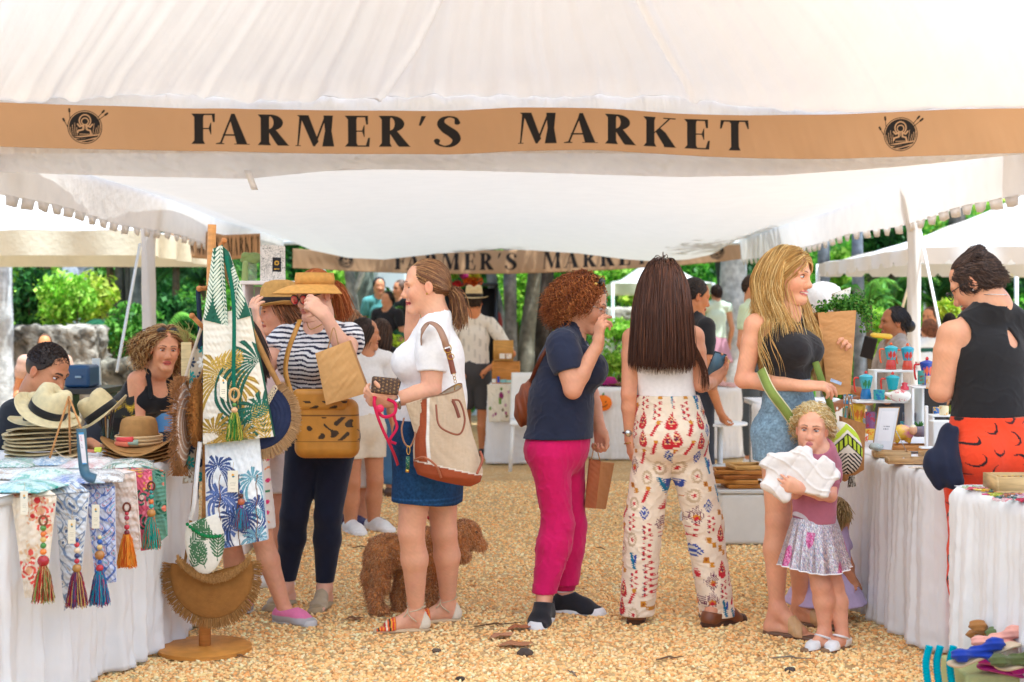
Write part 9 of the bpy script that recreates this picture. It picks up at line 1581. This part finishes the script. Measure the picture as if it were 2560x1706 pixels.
    shoe2('royal blue satin bow sandal, lowest on the pile',(2395,1660),(2530,1612),'#1f3aa0',5.05); shoe2('blush pink bow sandal behind the blue one',(2455,1622),(2555,1590),'#e8a898',5.18); shoe2('olive green satin shoe at the back of the pile',(2500,1600),(2570,1585),'#6a7a4a',5.3); shoe2('brown and gold pointed shoe at the back left of the pile',(2452,1590),(2500,1610),'#a8743c',5.34,k=.7); shoe2('magenta shoe under the blue sandal',(2470,1668),(2560,1690),'#b01c84',5.08,solecol='#b01c84'); shoe2('dark olive shoe at the right edge of the pile',(2515,1668),(2580,1655),'#5a6238',5.0)
    for i,(x0,lab) in enumerate(((2318,'left'),(2345,'middle'),(2378,'right'))):
        g=G(); p=interp([P(x0+6,1615,5.12),P(x0-3,1660,5.12),P(x0+4,1725,5.12)],60); g.tube(p,.011+.003*np.abs(np.sin(np.arange(60)*.9)),10,'#18a0b8'); mk('scrunched_cord',g,'cloth',label='turquoise scrunched fabric cord, %s of three by the sandals'%lab,cat='cord',group='turquoise fabric cords')
    # the stand carrying them
    t=thing('plinth','low white plinth under the sandals at the bottom right corner','plinth',(P(2480,0,5.15)[0],5.2,0)); g=G(); g.box((P(2475,0,5.15)[0]+.06,5.25,(zb-.15)/2),(.30,.26,zb-.155),None,'#d9d6cf'); mk('block',g,'plastic',t,bevel=.004)
right_stalls()
def middle_goods():
    # crates on the craft table
    zt=.78; d=14.0
    wbox('open orange wooden crate lying on its side on the craft table',P(1265,955,d)*[1,1,0]+A([0,.25,zt]),(.28,.22,.20),'#d08a3c',name='wooden_crate',cat='crate',group='wooden crates on the craft table',wall=.02); wbox('smaller upper wooden crate on top of the open one',P(1258,898,d)*[1,1,0]+A([0,.3,zt+.225]),(.20,.18,.19),'#d8a050',name='wooden_crate',cat='crate',group='wooden crates on the craft table',wall=.015)
    for px,py,r,h,c1,lab in((1246,957,.012,.06,'#2c4ab0','cobalt blue bottle in front of the crate'),(1258,957,.03,.03,'#8fc0c0','aqua bowl in front of the crate'),(1272,957,.028,.025,'#a8d0c8','pale green bowl right of the aqua one'),(1235,957,.02,.035,'#e8e6e0','white jar left of the blue bottle')): cup(lab,px,py,d-.05,r,h,c1,c1,group='small jars on the craft table')
    for px in(1256,1272): cup('white round jar on the open crate, %s one'%('left' if px<1260 else 'right'),px,897,d+.1,.028,.05,'#efe6da','#d8b8a0',group='round jars on the crate')
    # plastic chair
    t=thing('plastic_chair','white plastic chair right of the craft table','chair',P(1325,1040,13.5)*[1,1,0]); c=P(1330,1040,13.5); g=G(); g.box((c[0],13.5,.44),(.42,.42,.03),None,'#f0f0ee'); mk('seat',g,'plastic',t,bevel=.01); g=G(); V=A([[[c[0]+.22*math.sin(a)*(1-.1*q),13.72+.03*math.cos(a)-.05,.45+.46*q] for a in np.linspace(-1.3,1.3,16)] for q in np.linspace(0,1,10)]); g.sheet(V,'#f0f0ee'); mk('backrest',g,'plastic',t,solid=.02)
    for x in(-.18,.18):
        for y in(-.18,.18): g=G(); g.tube([[c[0]+x*1.15,13.5+y*1.15,0],[c[0]+x,13.5+y,.44]],.018,8,'#f0f0ee'); mk('leg',g,'plastic',t)
    # hats on the long far table
    sm='straw'; zt=.738
    def sun(label,px,d,col,k=1,dome=.08,py=None,group='hats on the far white table'):
        c=P(px,900,d); c[2]=zt if py is None else P(px,py,d)[2]; t=thing('sun_hat',label,'hat',c,group); g=G(); g.lathe([(.001,dome*k),(.05*k,dome*.95*k),(.08*k,dome*.5*k),(.085*k,.004)],c,28,col=col); mk('crown',g,sm,t); g=G(); g.lathe([(.086*k,.004),(.13*k,.008),(.19*k,.0+.012)],c,40,col=col,fn=lambda v,a:v+np.stack([0*a+0*v[...,0],0*v[...,0],.015*np.sin(a*2)+0*v[...,0]],-1)); mk('brim',g,sm,t,solid=.006)
    sun('magenta felt hat on the far white table',1525,14.6,'#b02a7a',.95,.1); sun('brown brimmed hat beside the magenta one',1548,14.5,'#7a5638',.7,.05); sun('yellow hat between the two women on the far table',1575,14.6,'#e8b428',.6,.12); sun('pale pink sun hat on the far white table',1795,14.6,'#e8b8b0',1.1,.05); sun('straw hat on the stone wall, far right of centre',1780,14.9,'#e0b868',1.0,.1,py=905); sun('second straw hat behind the phone hand',1760,15.0,'#d8a858',.9,.08,py=930); sun('white sun hat on the far table near the curly haired woman',1500,14.8,'#eceae8',.9,.08)
    for px,py,lab in((1507,1008,'orange felt pumpkin with a smiling face hanging left on the far table'),(1746,998,'orange felt pumpkin with a smiling face hanging right on the far table')):
        t=thing('felt_pumpkin',lab,'decoration',P(px,py,14.2),'felt pumpkins on the far tablecloth'); c=P(px,py,14.22); V=[]; g=G(); n=60; a=np.linspace(0,6.283,n,endpoint=False); q=np.linspace(.01,1,30)[:,None]; X=.085*q*np.cos(a)*1.05; Z=.078*q*np.sin(a); cc=np.tile(A(C('#f0801c')),(30,n,1)); Xb=X/.085; Zb=Z/.078; ey=(np.hypot(np.abs(Xb)-.32,Zb-.15)<.1); mo=(np.abs(np.hypot(Xb,Zb-.1)-.55)<.05)&(Zb<-.15); cc[ey|mo]=A(C('#4a2a14')); g.sheet(np.stack([c[0]+X,c[1]-.02*(1-q**2)+0*a,c[2]+Z],-1),cc,wrap=True); mk('face',g,'cloth',t,solid=.012); g=G(); g.tube([c+A([0,0,.075]),c+A([.01,0,.10])],.010,8,'#4f8a3a'); mk('stalk',g,'cloth',t)
    # round white tables, trays, storage box
    for px,py,r,lab in((1800,1063,.10,'thin round white table top beyond the patterned trousers, upper one'),(1860,1178,.17,'round white table top behind the storage box, lower one')):
        dd=FPX*(CAMZ-(.68 if py<1100 else .40))/(py-HOR); c=P(px,py,dd); t=thing('side_table',lab,'table',c*[1,1,0],'round white side tables'); g=G(); g.lathe([(.001,.02),(r*1.9,.02),(r*1.95,.01),(r*1.9,0),(.001,0)],c,40,col='#f2f2f0'); mk('table_top',g,'plastic',t); g=G(); g.tube([[c[0],c[1],0],[c[0],c[1],c[2]]],.02,10,'#e0e0de'); mk('leg',g,'plastic',t); g=G(); g.lathe([(.001,.02),(.14,.012),(.15,0)],(c[0],c[1],0),30,col='#e0e0de'); mk('foot',g,'plastic',t)
    d=9.0; xb,xe=P(1798,0,d)[0],P(1935,0,d)[0]; zt_=P(0,1232,d)[2]; t=thing('storage_box','large translucent white storage box with a dark latch on the gravel','box',((xb+xe)/2,d+.2,0)); s=S(); s.box(((xb+xe)/2,d+.17,zt_/2+.0),((xe-xb)/2,.19,zt_/2),rd=.03); s.clips=[plane((0,0,.002),(0,0,-1))]; mk('tub',fromS(s,.008,'#d8d6d0'),'plastic',t); g=G(); g.box(((xb+xe)/2,d+.17,zt_+.008),(xe-xb+.02,.40,.025),None,'#c8c8c4'); mk('lid',g,'plastic',t,bevel=.006); g=G(); g.box(P(1924,1240,d-.025),(.05,.02,.045),None,'#25272b'); mk('latch',g,'plastic',t,bevel=.004)
    Rz=lambda a:A(Matrix.Rotation(a,3,'Z'))
    for i,(px,a,w_,lab) in enumerate(((1862,.1,.26,'bottom'),(1835,-.15,.30,'second'),(1850,.2,.28,'third'),(1845,-.05,.30,'fourth'),(1868,.15,.22,'topmost'))): c=P(px,1200,d+.12); c[2]=zt_+.024+.030*i; wbox('shallow wooden tray, %s of the pile on the storage box'%lab,c,(w_,.22,.020),['#b8782c','#c98a3c','#a8682c','#c08038','#d8a860'][i],R=Rz(a),group='pile of wooden trays on the storage box')
    # left middle distance: cooler, board, dark table, shelf with box
    t=thing('cool_box','blue cool box with a pale handle behind the man in black','cool box',P(207,990,9.5)); s=S(); s.box(P(205,940,9.6),(.085,.12,.075),rd=.02); mk('tub',fromS(s,.006,'#2f5078'),'plastic',t); g=G(); g.box(P(195,943,9.46),(.04,.012,.014),None,'#9ab0c0'); mk('handle',g,'plastic',t,bevel=.003)
    t=thing('dark_table','dark table carrying the blue cool box','table',P(210,1000,9.6)*[1,1,0]); g=G(); z=P(0,968,9.6)[2]; g.box((P(215,0,9.6)[0],9.65,z-.02),(.34,.5,.04),None,'#2a2a2e'); mk('table_top',g,'plastic',t,bevel=.004)
    for x in(-.13,.13): g=G(); g.box((P(215,0,9.6)[0]+x,9.6,(z-.04)/2),(.05,.4,z-.045),None,'#232326'); mk('leg',g,'plastic',t)
    t=thing('white_board','narrow upright white board behind the leaning woman','board',P(250,1000,9.9)*[1,1,0]); c=P(249,925,9.9); g=G(); g.box((c[0],9.9,(c[2]+.08)/2),(.055,.03,c[2]+.08),frame3((0,1,0),(-.04,0,1)),'#e0e4e0'); mk('post',g,'plastic',t,bevel=.003)
    t=thing('display_shelf','white shelf unit left of the straw visor','shelf',P(672,900,8.6)*[1,1,0]); x0,x1=P(604,0,8.6)[0],P(745,0,8.6)[0]; zt_=P(0,712,8.6)[2]; 
    for nm,c,s_ in(('side_panel',(x0+.01,8.75,zt_/2),(.02,.3,zt_)),('side_panel',(x1-.01,8.75,zt_/2),(.02,.3,zt_)),('top_panel',((x0+x1)/2,8.75,zt_+.012),(x1-x0+.02,.32,.022)),('back_panel',((x0+x1)/2,8.9,zt_/2),(x1-x0-.045,.012,zt_-.01)),('shelf_board',((x0+x1)/2,8.74,zt_-.30),(x1-x0-.045,.28,.018)),('shelf_board',((x0+x1)/2,8.74,zt_-.65),(x1-x0-.045,.28,.018))): g=G(); g.box(c,s_,None,'#f0e6e2'); mk(nm,g,'plastic',t,bevel=.002,smooth=False)
    s=S(); s.ell((x0+.17,8.7,zt_-.17),(.07,.05,.09)); s.mods.append(lambda X,Y,Z:.008*sn(X,Y,Z,40,2)); mk('pink_scarf',fromS(s,.006,'#c8304a'),'cloth',label='crumpled red pink scarf inside the white shelf unit',cat='scarf')
    t=thing('gift_box','patterned black and white upright box with a dark label on the shelf unit','box',P(675,705,8.7)); V=panel([(655,612),(712,615),(714,706),(650,703)],8.62,n=(70,90),bulge=0,rip=0); W=V.reshape(-1,3); cc=base('#ece4dc',W[:,0]); m=np.abs(sn(W[:,0],0*W[:,0],W[:,2],60,2))<.08; cc[m]=A(C('#4a4644')); m=np.abs(sn(W[:,0],0*W[:,0],W[:,2],35,5))<.035; cc[m]=A(C('#2a282a')); u=(W[:,0]-P(692,0,8.62)[0])*FPX/8.62; v=-(W[:,2]-P(0,662,8.62)[2])*FPX/8.62; cc[(np.abs(u)<11)&(np.abs(v)<18)]=A(C('#26262c')); cc[(np.hypot(u,v+4)<6)&(np.hypot(u,v+4)>3)]=A(C('#d8a83c')); cc[(np.abs(v-11)<1.2)&(np.abs(u)<7)]=A(C('#d8a83c')); g=G(); g.sheet(V[:,::-1],cc.reshape(V.shape)[:,::-1]); mk('front',g,'paper',t,solid=.003); g=G(); g.box(P(682,660,8.70),(.13,.14,.21),None,'#e4dcd4'); mk('box_body',g,'paper',t)
    t=thing('vase','glass vase with green fabric leaves on the shelf unit','vase',P(625,708,8.7)); c=P(628,709,8.7); g=G(); g.lathe([(.001,.0),(.035,0),(.037,.13),(.033,.13),(.03,.01)],c,20,col='#c8ccb8'); mk('glass',g,'film',t); s=S(); [s.ell(c+A([.035*math.cos(k),.02*math.sin(k),.15+.02*math.sin(k*2)]),(.035,.02,.022)) for k in range(6)]; s.mods.append(lambda X,Y,Z:.004*sn(X,Y,Z,70,1)); mk('green_bow',fromS(s,.004,'#8a9a5c'),'cloth',t); s=S(); s.cone(c+A([-.035,-.03,0]),c+A([-.03,-.03,.12]),.02,.018); mk('green_tube',fromS(s,.005,'#9fb070'),'cloth',t)
    t=thing('cork_board','cream wooden board with dried grass behind the rack','board',P(462,1000,7.2)); g=G(); g.box(P(466,930,7.2),(.05,.02,.30),None,'#ecd29a'); mk('board',g,'wood',t,bevel=.003); g=G(); r=np.random.default_rng(4)
    for k in range(26): a=P(466,862,7.2); e=a+A([r.normal(-.02,.03),r.normal(0,.02),r.uniform(.05,.12)]); g.tube(interp([a,(a+e)/2+A([r.normal(0,.01),0,.02]),e],7),.0012,4,'#a8a05a')
    mk('dried_grass',g,'thread',t)
    # hanging flower stall far behind, colourful
    t=thing('flower_stall','dark far stall hung with red, orange and yellow flowers behind the straw fedora','stall',P(1165,800,19.5)*[1,1,0]); g=G(); c=P(1168,720,19.6); g.box((c[0],19.9,1.9),(.85,.3,.04),None,'#3a3a3e'); [g.box((c[0]+x,19.9,.95),(.05,.05,1.9),None,'#3a3a3e') for x in(-.4,.4)]; g.box((c[0],20.0,1.35),(.8,.03,1.0),None,'#2c2a2e'); mk('frame',g,'plastic',t,smooth=False); r=np.random.default_rng(8)
    for k,(px,py,cl,rr) in enumerate(((1140,712,'#c8282c',.09),(1140,722,'#e8b428',.05),(1185,706,'#f0701c',.12),(1172,700,'#f0701c',.08),(1185,690,'#e8e03c',.08),(1160,690,'#c83a8a',.05),(1135,690,'#9ac03c',.06))):
        g=G(); leafmesh(g,P(px,py,19.5),(rr,.08,rr*.7),160,.03,(cl,cl,'#ffffff' if k==1 else cl),k); mk('flowers',g,'leaf',t,smooth=False)
    for i,(px,py,d) in enumerate(((835,668,30),(965,690,26),(975,715,24))): s=S(); s.box(P(px,py,d),(.28,.05,.3),rd=.03); mk('white_sheet',fromS(s,.03,'#f4f6f8'),'cloth',label=['bright white awning patch far left of the gum tree','upper bright white cloth between the far trees','lower bright white cloth between the far trees'][i],cat='awning')
middle_goods()
